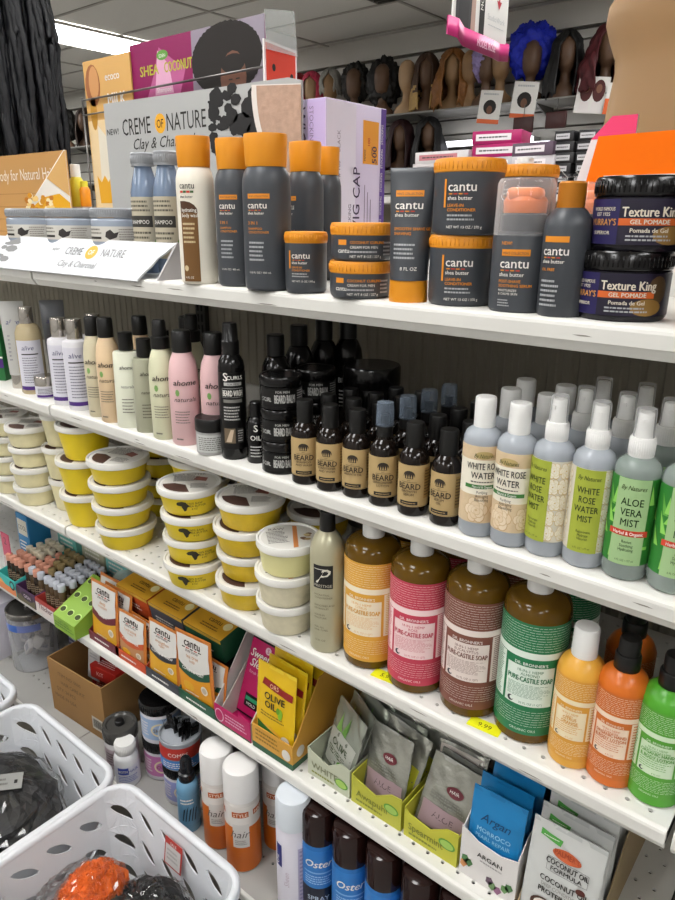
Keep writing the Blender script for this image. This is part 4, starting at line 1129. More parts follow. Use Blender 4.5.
white_s = tub(.0515, .0470, CTUB); small_c = tub(.050, .0520, CREAMC, 'text'); small_p = tub(.050, .0520, PALEY, 'text'); narrow = tub(.040, .075, CTUB, tall=True)
stack('tall_y', tall_y, 3, .0752, .012, .058, 'tall yellow tub', 'near the shelf seam', 'tall yellow tubs', jit=.004)
stack('flat_y', flat_y, 4, .0464, .156, .046, 'flat yellow tub', 'beside the tall yellow tubs', 'flat yellow tubs')
stack('flat_a', flat_a, 4, .0472, .386, .040, 'yellow map printed tub', 'by the chunky tubs', 'flat yellow printed tubs', rot=46, jit=.004)
stack('flat_c', flat_c, 4, .0480, .508, .056, 'chunky yellow butter tub', 'beside the printed tubs', 'chunky yellow tubs', jit=.006)
for k, (nm, kk) in enumerate((('bottom', 'small_c'), ('middle', 'small_c'), ('top', 'small_p'))):
    put(kk, small_c if kk == 'small_c' else small_p, 'butter_tub', nm + (' small tub of pale yellow cream' if k == 2 else ' small tub of speckled cream butter') + ' in the stack beside the champagne bottle', 'tub', (.618 + .002 * k, .036 - .003 * (k % 2), ZC + .0522 * k), D(35 + 8 * k), 'small cream tubs', 1.03)
stack('white_s', white_s, 4, .0472, -.182, .040, 'whipped white butter tub', 'second from the frame edge', 'white butter tubs', jit=.004)
stack('white_s', white_s, 4, .0472, -.302, .045, 'whipped white butter tub', 'cut by the frame edge', 'white butter tubs', jit=.004)
stack('white_s', white_s, 4, .0472, -.265, .17, 'whipped white butter tub', 'behind the front white ones', 'white butter tubs', jit=.004)
stack('narrow', narrow, 3, .0752, -.095, .066, 'narrow cup of white butter', 'between the white and tall yellow tubs', 'narrow white cups')
stack('flat_y', flat_y, 4, .0464, .090, .200, 'flat yellow tub', 'behind the tall yellow tubs', 'flat yellow tubs')
stack('flat_y', flat_y, 4, .0464, .272, .150, 'flat yellow tub', 'behind the map printed tubs', 'flat yellow tubs')
stack('flat_c', flat_c, 4, .0480, .415, .190, 'chunky yellow butter tub', 'behind the front chunky stack', 'chunky yellow tubs')
stack('flat_c', flat_c, 3, .0480, .560, .185, 'chunky yellow butter tub', 'behind the small cream tubs', 'chunky yellow tubs')

# ---------------------------------------------------------------- third shelf: bottles
def champ_label(l):
    w = Cyl(.0268)
    l.rect(w, -.020, .011, .112, .150, BLK, .0003)
    l.text(w, 'P', -.004, .121, .024, M('#d6d2c4', .4), .0006, shear=.5); l.rect(w, -.018, .004, .143, .1442, M('#d6d2c4', .4), .0007)
    l.text(w, 'PRESTIGE', -.0045, .1145, .0045, M('#bdb9aa', .4), .0006, wide=1.1, maxw=.027)
    T = M('#5c5744', .5)
    for v, t in ((.100, 'HYDRATING'), (.095, 'CONDITIONER'), (.082, 'SMOOTHES AND'), (.077, 'DETANGLES'), (.066, 'LEAVE-IN'), (.061, 'MOISTURE'), (.045, 'FOR ALL'), (.040, 'HAIR TYPES')): l.text(w, t, -.018, v, .0030, T, .0005, align='l')
    l.text(w, '12 FL OZ', -.016, .022, .003, T, .0005, align='l')
champ = vessel([(0, 0), (.0245, 0), (.0262, .003), (.0266, .008), (.0266, .160), (.025, .174), (.020, .186), (.014, .194), (.0115, .197)], M('#b0ab90', .28, metal=.25), [(.0115, .196), (.012, .198), (.0112, .224), (.0102, .226), (0, .226)], BLKC, champ_label)
put('champ', champ, 'conditioner_bottle', 'champagne coloured bottle with black cap between cream tubs and amber soap', 'bottle', (.707, .030, ZC), D(34))
AMBER = M('#6b4d14', .1, trans=.25, ior=1.36)
def soap_label(hexc, hexpale, name):
    def lab(l, R=.0437, s=1.0, top=.174, bot_=.015):
        w = Cyl(R); C = M(hexc, .45); P = M(hexpale, .5); H = top - bot_
        PP = PI * R * .93
        l.rect(w, -PP, PP, bot_, top, C, .0001)
        # pale zone split by coloured bars: strip, heading bar, centre panel and side panels
        z0 = bot_ + H * .27; z1 = bot_ + H * .70; z2 = bot_ + H * .755; zt = bot_ + H * .68
        half = .031 * s
        l.rect(w, -PP, PP, z0, z2, P, .0004)
        l.rect(w, -PP, PP, z1 - H * .006, z1, C, .0006)
        l.rect(w, -half - .004 * s, half + .004 * s, zt - H * .052, z1, C, .0008)
        for sg in (-1, 1): l.rect(w, sg * half - (.004 * s if sg < 0 else 0), sg * half + (.004 * s if sg > 0 else 0), z0, z1, C, .0008)
        l.text(w, "DR. BRONNER'S", 0, zt - H * .040, .0042 * s, P, .0012, bold=.03, maxw=half * 1.5)
        l.text(w, '18-IN-1 HEMP', 0, zt - H * .100, .0040 * s, C, .0012, maxw=half * 1.7)
        l.text(w, name[0], 0, zt - H * .100 - .0052 * s, .0040 * s, C, .0012, maxw=half * 1.7)
        if s < 1 and len(name) > 2:
            for q, t in enumerate(name[1:]): l.text(w, t, 0, zt - H * .165 - .0080 * s * q, .0058 * s, C, .0012, bold=.03, maxw=half * 1.8)
        else: l.text(w, name[1], 0, zt - H * .100 - .0140 * s, .0072 * s, C, .0012, bold=.03, maxw=half * 1.85)
        PT = C
        l.micro(w, -half * .9, half * .9, z0 + H * .075, zt - H * .21, 11 if s == 1 else 5, PT, .0011, fill=.25, seed=5)
        l.disc(w, -half * .72, z0 + H * .038, .0042 * s, .0042 * s, M('#33343a', .5), .0012); l.disc(w, -half * .66, z0 + H * .044, .0026 * s, .0026 * s, P, .0014)
        l.text(w, '32 FL OZ (1 QT)' if s == 1 else '8 FL OZ', half * .12, z0 + H * .02, .0030 * s, C, .0012, maxw=half * 1.2)
        for sg in (-1, 1):
            a, b_ = (half + .0065 * s, half + .027 * s) if sg > 0 else (-half - .027 * s, -half - .0065 * s)
            l.micro(w, a + .001, b_ - .001, z0 + .002, z1 - .002, 22 if s == 1 else 12, C, .0008, fill=.4, seed=8)
        lite = M(hexpale, .6)
        for (a, b_) in ((z2 + .002, top - .002), (bot_ + .012 * s, z0 - H * .04)):
            rows = int((b_ - a) / (.0032 * s)); rnd = random.Random(rows)
            for r in range(rows):
                v = a + (b_ - a) * (r + .5) / rows; u = -half - .03 * s
                while u < half + .03 * s:
                    L = rnd.uniform(.003, .011) * s
                    l.rect(w, u, u + L, v - .00022, v + .00022, lite, .0004); u += L + .0012
        l.rect(w, -half * .8, half * .6, bot_ + .004 * s, bot_ + .011 * s, C, .0005)
        l.text(w, 'ORGANIC OILS', -half * .1, bot_ + .0055 * s, .0036 * s, lite, .0007, maxw=half * 1.2)
    return lab
sbody = [(0, 0), (.039, 0), (.0425, .0025), (.0435, .008), (.0435, .172), (.0430, .181), (.041, .189), (.035, .1955), (.025, .200), (.0165, .2015), (.0155, .205)]
scap = [(.0165, .2015), (.0168, .203), (.0165, .225), (.0155, .2275), (0, .228)]
SOAP = 'tall amber soap bottles'
soaps = [('brY', '#dba23a', '#efe3c8', ('CITRUS', 'PURE-CASTILE SOAP'), .775, .052, 14, 'yellow labelled soap bottle with amber shoulder, beside the champagne bottle'),
         ('brP', '#c23b52', '#f0d3d2', ('ROSE', 'PURE-CASTILE SOAP'), .858, .050, 22, 'red pink labelled soap bottle with amber shoulder'),
         ('brB', '#7a483a', '#e6d8d0', ('EUCALYPTUS', 'PURE-CASTILE SOAP'), .942, .056, 14, 'brown labelled soap bottle with amber shoulder'),
         ('brG', '#1d7548', '#dfeade', ('ALMOND', 'PURE-CASTILE SOAP'), 1.023, .060, 20, 'dark green labelled soap bottle with amber shoulder')]
for key, c, p, nm, x, y, r, lab in soaps:
    sl = soap_label(c, p, nm)
    put(key, vessel(sbody, AMBER, scap, CAPW, sl, seg=36), 'soap_bottle', lab, 'bottle', (x, y, ZC), D(r), SOAP, (.955, .955, 1.0))
for i, (key, c, p, nm, x, y, r, lab) in enumerate(soaps):
    put(key, None, 'soap_bottle', lab.split(' with')[0].replace('soap bottle', 'amber soap bottle') + ' in the second row', 'bottle', (x + .004, y + .096, ZC), D(15), SOAP, (.955, .955, 1.0))
lb = [(0, 0), (.028, 0), (.0305, .002), (.031, .006), (.031, .118), (.030, .126), (.026, .134), (.0195, .140), (.0165, .142)]
lcapW = [(.0163, .141), (.0166, .143), (.0160, .176), (.0150, .1785), (0, .179)]
pumpcap = [(.0150, .141), (.0155, .142), (.0155, .158), (.0145, .160), (.0128, .1605), (.0128, .176), (.0118, .179), (0, .1795)]
for key, c, p, nm, body, cp, cm, x, y, r, lab, gl in (
        ('loT', '#d79a38', '#ecdcb8', ('BABY', 'CITRUS', 'ORANGE'), '#dca23c', lcapW, CAPW, 1.090, .044, 4, 'small orange yellow bottle with white cap, shorter than the soaps', (.90, .90, 1.03)),
        ('loO', '#c96a26', '#ecd3bb', ('LAVENDER', 'ORGANIC HAND', '& BODY LOTION'), '#cf6a20', pumpcap, BLKC, 1.138, .046, 2, 'small orange bottle with black cap', (.92, .92, 1.05)),
        ('loG', '#559f33', '#cfe3c2', ('PATCHOULI LIME', 'ORGANIC HAND', '& BODY LOTION'), '#4fa02c', pumpcap, BLKC, 1.186, .050, 6, 'small lime green bottle with black cap', (.94, .94, 1.03)),
        ('loP', '#4a3f94', '#cfcbe6', ('LAVENDER', 'ORGANIC HAND', '& BODY LOTION'), '#4a3f96', pumpcap, BLKC, 1.243, .058, 6, 'small violet bottle cut by the frame edge', (.94, .94, 1.03))):
    sl = soap_label(c, p, nm)
    put(key, vessel(lb, M(body, .3), cp, cm, (lambda f: lambda l: f(l, .0312, .66, .122, .012))(sl), seg=30), 'lotion_bottle', lab, 'bottle', (x, y, ZC), D(r), 'small lotion bottles', gl)
put('loO', None, 'lotion_bottle', 'orange bottle with black cap in shade behind the small orange one', 'bottle', (1.122, .125, ZC), D(2), 'small lotion bottles', (.94, .94, 1.03))
put('loG', None, 'lotion_bottle', 'lime green bottle in shade behind the front lime green one', 'bottle', (1.192, .125, ZC), D(2), 'small lotion bottles', (.94, .94, 1.03))
for x, y, r, lab, txt in ((.826, .022, 6, 'fluorescent yellow price sticker on the shelf between yellow and pink soaps', '5.99'), (.985, .020, 4, 'fluorescent yellow price sticker on the shelf between brown and green soaps', '9.99')):
    t = MB(); t.box(-.022, .022, -.010, .010, 0, .0006, M('#e4e31a', .5)); t.text(Flat((0, 0, .0006), (1, 0, 0), (0, 1, 0)), txt, 0, -.004, .008, BLK, .0002)
    o = t.build('price_sticker'); o.location = (x, y, ZC + .0002); o.rotation_euler = (0, 0, D(r)); tag(o, lab, 'sticker', 'yellow price stickers')

# ---------------------------------------------------------------- fourth shelf: small vials in display boxes
VCAPW = M('#b9bcc4', .3); VCAPP = M('#c98d76', .4); VCAPT = M('#8d7a52', .4); VCAPC = M('#cfc3ab', .4)
VGL = M('#2c2118', .12); VLAB = M('#55463a', .5)
def vial(capm, glass=VGL):
    def fn():
        b = MB(); b.lathe([(0, 0), (.0082, 0), (.009, .0015), (.009, .059), (.0078, .065), (.0065, .067)], glass, 14)
        c = MB(); c.lathe([(.0088, .065), (.0092, .066), (.0090, .080), (.0082, .0815), (0, .082)], capm, 14)
        l = MB(); l.rect(Cyl(.0091), -.018, .018, .014, .044, VLAB, .0001); l.micro(Cyl(.0091), -.012, .012, .018, .042, 4, M('#a9967c', .6), .0003)
        return [('bottle', b, None, None), ('cap', c, None, None), ('printed_label', l, None, None)]
    return fn
KV = dict(w=vial(VCAPW, M('#5d4a33', .12, trans=.2)), p=vial(VCAPP), t=vial(VCAPT), c=vial(VCAPC))
VN = dict(w=('small oil vial with greyish white cap, standing in the ', 'white capped oil vials in the '), p=('small dark oil vial with pinkish cap, standing in the ', 'pink capped oil vials in the '),
          t=('small dark oil vial with bronze cap, standing in the ', 'bronze capped oil vials in the '), c=('small dark oil vial with cream cap, standing in the ', 'cream capped oil vials in the '))
def open_box(o, x0, x1, y0, y1, hf, hb, out, inn, back=None):
    """open display box; front wall hf high, back wall hb"""
    t = MB(); e = .002
    t.box(x0, x1, y0, y1, 0, .0015, out)
    t.box(x0, x1, y0, y0 + e, .0015, hf, out)
    t.prism([(y0 + e, .0015), (y1 - e, .0015), (y1 - e, hb), (y0 + e, hf)], x0, x0 + e, out, 'x'); t.prism([(y0 + e, .0015), (y1 - e, .0015), (y1 - e, hb), (y0 + e, hf)], x1 - e, x1, out, 'x')
    t.box(x0, x1, y1 - e, y1, .0015, hb, back or out)
    t.build('box', o)
def print_on(o, fn, name='front_print'):
    t = MB(); fn(t); t.build(name, o)
TEAL = M('#3fb5ad', .5); PLUM = M('#4b2c4f', .5); REDB = M('#a63a33', .5); OLV = M('#5a5236', .5)
boxes = [('teal display box of oil vials with orange flames on its front', TEAL, -.350, -.261, .042), ('plum and olive display box of oil vials', PLUM, -.257, -.169, .038), ('red and white display box of oil vials', REDB, -.165, -.076, .038)]
for lab, m_, x0, x1, hf in boxes:
    cx = (x0 + x1) / 2; w2 = (x1 - x0) / 2
    o = empty('vial_display_box', lab, 'display', (cx, -.012, ZD + .0005))
    open_box(o, -w2, w2, 0, .146, hf, .050 if m_ is not TEAL else .075, m_, m_)
    fw = Flat((0, 0, 0)); tw_ = Flat((-w2 + .002, 0, 0))
    if m_ is REDB:
        print_on(o, lambda t: (t.rect(fw, -w2, w2, 0, hf - .006, M('#d9cfcb', .5)), t.text(fw, 'Thicker', 0, .014, .014, M('#5a2a28', .5), .0006, shear=.2, bold=.02), t.rect(fw, -w2, w2, hf - .010, hf, REDB, .0005)))
    elif m_ is PLUM:
        print_on(o, lambda t: (t.rect(fw, -w2, w2, 0, .020, OLV), t.disc(fw, .008, .022, .030, .011, M('#2c1a2e', .5), .0004), t.text(fw, 'OOH', .008, .017, .010, M('#d3c4d2', .5), .0007, bold=.03), t.disc(fw, -.036, .026, .010, .010, M('#2c1a2e', .5), .0006)))
    else:
        print_on(o, lambda t: (t.rect(fw, -w2, w2, 0, .018, M('#d97f4a', .5)), t.disc(fw, .028, .026, .013, .013, M('#22201e', .5), .0005), t.disc(fw, .028, .026, .008, .008, TEAL, .0007), t.poly(fw, [(-w2, .018), (-.03, .030), (-.01, .018)], M('#e0a35a', .5), .0004)))
LAY = []       # (x, y, kind of cap, box)
for i in range(4):
    for j in range(5):
        LAY.append((-.1530 + i * .0205 + .003 * (j % 2), .019 + j * .0265, 'w', 'red and white box'))
for i in range(4):
    for j in range(5):
        LAY.append((-.2450 + i * .0205 + .003 * (j % 2), .019 + j * .0265, 'w' if (j == 0 and i in (1, 3)) else ('t' if i + j > 3 else 'p'), 'plum box'))
for i in range(4):
    for j in range(5):
        LAY.append((-.3380 + i * .0205 + .003 * (j % 2), .019 + j * .0265, 'c' if j > 1 else 'p', 'teal box'))
for x, y, k, where in LAY:
    a, g = VN[k]
    put('vial' + k, KV[k], 'oil_vial', a + where, 'vial', (x, y, ZD + .0022), 0, g + where)
# things behind the vial boxes
for x, y, w2, d2, h, c, txt, lab in ((-.31, .19, .045, .03, .19, '#6fb8ad', 'OIL', 'teal carton standing behind the teal vial box'), (-.205, .20, .05, .03, .18, '#b9b79a', 'HERBAL', 'beige green carton standing behind the plum vial box'), (-.10, .20, .045, .03, .17, '#79c2c0', 'MINT', 'pale turquoise carton behind the red vial box'), (-.40, .12, .03, .03, .15, '#2f7fb3', 'COOL', 'blue carton behind the teal vial box at the frame edge'), (.03, .20, .05, .03, .168, '#d3a425', 'CURL', 'golden yellow carton behind the small clear cup')):
    o = empty('product_carton', lab, 'box', (x, y, ZD))
    t = MB(); t.box(-w2, w2, -d2, d2, 0, h, M(c, .5), .001); t.build('carton', o)
    print_on(o, lambda t: (t.rect(Flat((0, -d2 - .0003, 0)), -w2 * .8, w2 * .8, h * .6, h * .9, M('#d8d4c4', .5)), t.text(Flat((0, -d2 - .0003, 0)), txt, 0, h * .7, .014, M('#3c3a38', .5), .0004, maxw=w2 * 1.4), t.micro(Flat((0, -d2 - .0003, 0)), -w2 * .7, w2 * .7, h * .1, h * .5, 6, M('#efece0', .5))))
o = empty('price_card', 'small pink price card in front of the dark cartons beyond the vials', 'card', (-.352, .02, ZD))
t = MB(); t.prism([(-.02, 0), (.02, 0), (.02, .135), (-.02, .135)], 0, .002, M('#c0536b', .5)); t.text(Flat((0, 0, 0)), '2', 0, .105, .02, BLK); t.rect(Flat((0, 0, 0)), -.018, .018, .02, .07, M('#c9c2c2', .5)); t.build('card', o)
# lime box with empty holes
o = empty('vial_display_box', 'lime green display box with empty holes in its sloping top', 'display', (-.026, -.020, ZD + .0005))
LIME = M('#86ab38', .5); HOLE = M('#3f4a22', .8)
t = MB(); t.prism([(0, 0), (.11, 0), (.11, .090), (.0, .034)], -.044, .044, LIME, 'x')
t.build('box', o)
sl = Flat((0, 0, .034), (1, 0, 0), (0, .11, .056))
def holes(t):
    for i in range(3):
        for j in range(3):
            u, v = -.030 + i * .030, .022 + j * .042
            t.disc(sl, u, v, .0105, .0085, M('#b7d873', .5), .0003); t.disc(sl, u, v - .001, .0088, .0066, HOLE, .0006)
print_on(o, holes, 'hole_rims')
print_on(o, lambda t: (t.micro(Flat((0, 0, 0)), -.040, .040, .008, .022, 2, M('#4f7a24', .5), .0006), t.text(Flat((0, 0, 0)), 'NATURAL', 0, .022, .007, M('#4f7a24', .5), .0006)))
o = empty('clear_cup', 'small clear plastic cup lying behind the lime box', 'cup', (-.02, .14, ZD))
t = MB(); t.lathe([(.02, .0), (.024, .07), (.025, .085), (.0, .09)], clear('#cfd6d0', .25), 20); t.build('cup', o)

# ---------------------------------------------------------------- fourth shelf: sachets
def sachet(w, h, face, edge, draw, puff=.009, wr=0.0):
    """a sealed flat pouch: pillow body, crimped top and bottom seals"""
    def fn():
        b = MB(); nx, nz = (18, 22) if wr else (10, 12)
        def prof(i, j):
            u = i / nx * 2 - 1; v = j / nz
            vv = min(1, max(0, (v - .06) / .86)); f = (max(0, 1 - u * u)) ** .5 * math.sin(PI * vv) ** .6 if 0 < vv < 1 else 0
            return puff * f
        from mathutils import noise as NZ
        def crease(x, z): return wr * (abs(NZ.noise(Vector((x * 24, z * 18, 1)))) * 1.2 - abs(NZ.noise(Vector((x * 34 + z * 30, 5, z * 12)))) * 1.4)
        for sgn in (-1, 1):
            vs = [(-w / 2 + w * i / nx, sgn * (prof(i, j) / 2 + .0004) + crease(-w / 2 + w * i / nx, h * j / nz), h * j / nz) for j in range(nz + 1) for i in range(nx + 1)]
            fs = []
            for j in range(nz):
                for i in range(nx):
                    a = j * (nx + 1) + i
                    q = (a, a + 1, a + nx + 2, a + nx + 1)
                    fs.append(q if sgn < 0 else q[::-1])
            b.add(vs, fs, face, True)
        # edge strip closing the two films
        ring = []
        for k in range(4):
            pass
        b.box(-w / 2, -w / 2 + .0006, -.0005, .0005, 0, h, edge); b.box(w / 2 - .0006, w / 2, -.0005, .0005, 0, h, edge)
        b.box(-w / 2, w / 2, -.0006, .0006, h - .007, h, edge); b.box(-w / 2, w / 2, -.0006, .0006, 0, .004, edge)
        class SW:
            step = .012
            r = [0]
            def pt(s, u, v, off):
                uu = max(-1, min(1, u / (w / 2))); vv = min(1, max(0, (v / h - .06) / .86))
                f = (max(0, 1 - uu * uu)) ** .5 * (math.sin(PI * vv) ** .6 if 0 < vv < 1 else 0)
                return (u, -(puff * f / 2 + .0004 + off) + crease(u, v), v)
        l = MB(); draw(l, SW(), w, h)
        return [('pouch', b, None, None), ('printed_front', l, None, None)]
    return fn
def area(l, w, u0, u1, lo, hi, mat, off, n=8):
    """a printed field between two curved edges"""
    vs = []; fs = []
    for i in range(n + 1):
        u = u0 + (u1 - u0) * i / n
        for j in range(5): vs.append(w.pt(u, lo(i / n) + (hi(i / n) - lo(i / n)) * j / 4, off))
    for i in range(n):
        for j in range(4): fs.append((i * 5 + j, (i + 1) * 5 + j, (i + 1) * 5 + j + 1, i * 5 + j + 1))
    l.add(vs, fs, mat, True)
SILF = M('#d3d0ca', .3); ORF = M('#c97a33', .4)
def cantu_pack(band, lower, words, sub):
    BM = M(band, .45); LM = M(lower, .4)
    def draw(l, w, W, H):
        a = W * .44
        area(l, w, -a, a, lambda t: H * .03, lambda t: H * .42 - .010 * math.sin(PI * t), LM, .0012)
        area(l, w, -a, a, lambda t: H * .42 - .010 * math.sin(PI * t), lambda t: H * .54 - .012 * math.sin(PI * t), BM, .0014)
        area(l, w, -a, a, lambda t: H * .54 - .012 * math.sin(PI * t), lambda t: H * .955, SILF, .0012)
        D_ = M('#33241c', .5)
        l.text(w, 'cantu', 0, H * .82, .016, D_, .0018, bold=.03, maxw=W * .62)
        for k in range(5): l.rect(w, -W * .28 + W * .115 * k, -W * .28 + W * .115 * k + W * .085, H * .785, H * .80, RED if k % 2 else D_, .0019)
        l.text(w, 'shea butter', 0, H * .74, .006, D_, .0018, maxw=W * .4)
        l.text(w, words[0], 0, H * .655, .008, M('#c98a55', .5), .0018, maxw=W * .45); l.text(w, words[1], 0, H * .60, .006, M('#c98a55', .5), .0018, maxw=W * .5)
        l.text(w, sub, 0, H * .452, .006, W_, .0022, maxw=W * .7, bold=.02)
        l.disc(w, W * .27, H * .24, W * .09, W * .09, M('#dcd4c4', .4), .0022); l.disc(w, W * .27, H * .24, W * .06, W * .06, M('#b9ac97', .4), .0026, 12)
        l.disc(w, -W * .18, H * .2, W * .16, W * .10, M('#dca423', .4), .0018); l.micro(w, -W * .3, W * .1, H * .08, H * .12, 1, W_, .0022)
    return draw
CP = {'a': (('#6a2430', '#d9a124', ('deep', 'treatment'), 'MASQUE'), 'sachet with maroon band', '#6a2430'),
      'b': (('#c2552a', '#b98455', ('hydrating', 'cream'), 'CONDITIONER'), 'sachet with hair picture and orange band', '#c1481f'),
      'c': (('#33343a', '#dca423', ('strengthen', 'repair'), 'CLEANSE & RENEW'), 'sachet with charcoal band', '#3a3b42'),
      'd': (('#1f4d38', '#dc951d', ('tea tree', 'scalp'), 'CLARIFY & RESET'), 'sachet with dark green band', '#1f5138')}
trays = [('a', .088, .115), ('b', .187, .110), ('c', .294, .112), ('d', .405, .120)]
for k, cx, w in trays:
    spec, desc, colr = CP[k]
    cm = M(colr, .5); fn = sachet(w * .86, .135, M('#c8762f', .4), ORF, cantu_pack(*spec), .009, .0012)
    o = empty('sachet_tray', {'a': 'maroon', 'b': 'orange red', 'c': 'charcoal', 'd': 'dark green'}[k] + ' fronted display tray holding ' + {'a': 'maroon banded', 'b': 'hair picture', 'c': 'charcoal banded', 'd': 'green banded'}[k] + ' sachets', 'display tray', (cx, .006, ZD))
    t = MB(); w2 = w / 2 - .001; e = .0015
    t.box(-w2, w2, 0, .24, 0, e, cm); t.box(-w2, w2, 0, e, e, .022, cm)
    for s in (-1, 1):
        xa = -w2 if s < 0 else w2 - e
        t.prism([(e, e), (.24, e), (.24, .072), (.05, .072), (.03, .04), (e, .022)] if not (k == 'd' and s > 0) else [(e, e), (.24, e), (.24, .15), (.12, .14), (.03, .05), (e, .022)], xa, xa + e, M('#c9c3bd', .5) if k == 'd' and s > 0 else cm, 'x')
    t.box(-w2, w2, .24 - e, .24, e, .072, cm)
    t.micro(Flat((0, 0, 0)), -w2 * .6, w2 * .4, .007, .015, 1, W_, .0004)
    t.build('tray', o)
    tn = {'a': 'maroon', 'b': 'orange red', 'c': 'charcoal', 'd': 'dark green'}[k]
    for j in range(3 if k == 'a' else 2):
        dx = -.008 if (k == 'd' and j == 0) else (.018 if (j == 1 and k != 'd') else 0.0)
        dx = -.026 if j == 2 else dx
        dz = (.006, .0, .012, .010)['abcd'.index(k)] - .0 if j == 0 else 0.004
        put('cp' + k, fn, 'hair_sachet', 'orange edged %s, %s in the %s tray' % (desc, ['in front', 'second', 'third'][j], tn), 'sachet',
            (cx + dx, .0125 + .013 * j, ZD + .0025 + dz), 0, 'sachets in the %s tray' % tn, (1, 1, {'a': 1.04, 'b': .82, 'c': .88, 'd': 1.04}[k] if j == 0 else .72 if k != 'a' else .98), (D(-5 - 3 * j) if not (k == 'd' and j == 0) else D(-2), D(-4 if (k == 'd' and j == 0) else (1.5 if j % 2 else -1)), 0))
for x0, x1, c, lab in ((.098, .205, '#b84a22', 'orange red sachet box with yellow top lying across the trays, beside the grey one'), (.210, .318, '#4b4d55', 'charcoal grey sachet box with yellow top between the orange and green ones'), (.324, .432, '#20543a', 'dark green sachet box with yellow top beside the white tray wall')):
    o = empty('sachet_box', lab, 'box', ((x0 + x1) / 2, .056, ZD + .088), 0, 'yellow topped sachet boxes', (D(11), 0, 0))
    w2 = (x1 - x0) / 2
    t = MB(); t.box(-w2, w2, 0, .062, 0, .056, M(c, .45), .001); t.build('carton', o)
    tp = Flat((0, 0, .0562), (1, 0, 0), (0, 1, 0)); ff = Flat((0, 0, 0))
    print_on(o, lambda t: (t.rect(tp, -w2, w2, 0, .062, M('#cf9a2b', .45), .0003), t.text(tp, 'cantu', .005, .030, .012, M('#6a4a1c', .5), .0006, bold=.03), t.micro(tp, -.02, .03, .012, .024, 2, M('#6a4a1c', .5), .0006), t.disc(tp, w2 * .72, .035, .010, .010, M('#e9d9a0', .5), .0006),
                           t.rect(ff, -w2, w2, .048, .056, M('#d3a93f', .45), .0004), t.micro(ff, -w2 * .7, w2 * .5, .014, .030, 2, W_, .0006)), 'printed_faces')
# pink tray with one sachet left
PINK = M('#b3175a', .42)
o = empty('sachet_tray', 'half empty white walled tray with bright pink front', 'display tray', (.500, .006, ZD))
t = MB(); w2 = .048; e = .0015; WT = M('#d3cdca', .5)
t.box(-w2, w2, 0, .24, 0, e, PINK); t.prism([(-w2, e), (w2, e), (w2, .044), (w2 - .03, .050), (w2 - .032, .040), (-w2, .040)], 0, e, PINK)
for s in (-1, 1):
    xa = -w2 if s < 0 else w2 - e
    t.prism([(e, e), (.24, e), (.24, .17), (.10, .165), (.02, .06), (e, .040)], xa, xa + e, WT, 'x')
t.box(-w2, w2, .2385, .24, e, .17, WT); t.build('tray', o)
print_on(o, lambda t: (t.disc(Flat((0, 0, 0)), -.034, .02, .012, .014, M('#dcb9c8', .5)), t.disc(Flat((0, 0, 0)), -.034, .02, .010, .012, PINK, .0006), t.micro(Flat((0, 0, 0)), -.018, .04, .012, .032, 3, M('#d9a3bb', .5)), t.rect(Flat((0, 0, 0)), -w2, w2, .0005, .004, M('#2d5a3a', .5))))
def sleek(l, w, W, H):
    a = W * .48
    area(l, w, -a, a, lambda t: H * .02, lambda t: H * .80, PINK, .0010); area(l, w, -a, a, lambda t: H * .80, lambda t: H * .985, BLK, .0010)
    for v in (.85, .89, .93, .96): l.rect(w, -a, a, H * v, H * v + .0012, M('#d9d6d4', .4), .0014)
    l.text(w, 'Sweet', -.004, H * .62, .016, W_, .0016, shear=.35, maxw=W * .7, bold=.02); l.text(w, 'Sleek', .0, H * .52, .016, W_, .0016, shear=.35, maxw=W * .7, bold=.02)
    l.disc(w, .012, H * .74, .007, .007, M('#e3c3d0', .4), .0016); l.text(w, 'S', .012, H * .72, .008, PINK, .002)
    l.text(w, 'Scrub Wrap', -.002, H * .45, .006, M('#e0b3c6', .5), .0016, shear=.3)
    l.rect(w, -.018, .020, H * .10, H * .24, BLK, .0016); l.rect(w, -.016, .018, H * .17, H * .21, M('#2f9a6b', .5), .002); l.text(w, 'MOLD', .0, H * .12, .006, W_, .002)
put('sleek', sachet(.070, .185, PINK, BLK, sleek, .007), 'hair_sachet', 'tall pink and black sachet leaning in the half empty pink tray', 'sachet', (.498, .050, ZD + .003), 0, 'pink and black sachets', 1.0, (D(-19), D(2), 0))
put('sleek', None, 'hair_sachet', 'tall pink and black sachet behind the first in the pink tray', 'sachet', (.500, .066, ZD + .003), 0, 'pink and black sachets', 1.0, (D(-19), D(1), 0))
# olive oil sachets
YEL2 = M('#dcb416', .35)
def olive(l, w, W, H):
    a = W * .47
    l.poly(w, [(-a * .7, H * .76), (a * .98, H * .70), (a * .98, H * .78), (-a * .6, H * .845)], M('#8c1f1c', .45), .0016); l.text(w, 'ORS', .0, H * .755, .008, M('#d9a88a', .5), .0022, bold=.03)
    K = M('#2b2611', .5)
    l.text(w, 'OLIVE', .002, H * .61, .013, K, .0018, bold=.03, maxw=W * .62); l.text(w, 'OIL', -.006, H * .51, .013, K, .0018, bold=.03)
    l.disc(w, .017, H * .50, .005, .010, M('#7fae2b', .4), .0018); l.disc(w, .012, H * .53, .004, .006, M('#5f8f23', .4), .002)
    l.micro(w, -.03, .028, H * .38, H * .45, 2, M('#8a7420', .5), .0016)
    area(l, w, -a, a, lambda t: H * .03, lambda t: H * (.24 + .05 * math.sin(5 * t)), M('#d9a63a', .4), .0014); area(l, w, -a * .9, a * .4, lambda t: H * .14, lambda t: H * (.30 - .1 * t), M('#2f6b2c', .45), .0018)
    l.disc(w, a * .68, H * .19, .010, .010, M('#cfcac0', .4), .0022)
o = empty('sachet_tray', 'orange yellow display tray with green base holding olive oil sachets', 'display tray', (.602, .006, ZD))
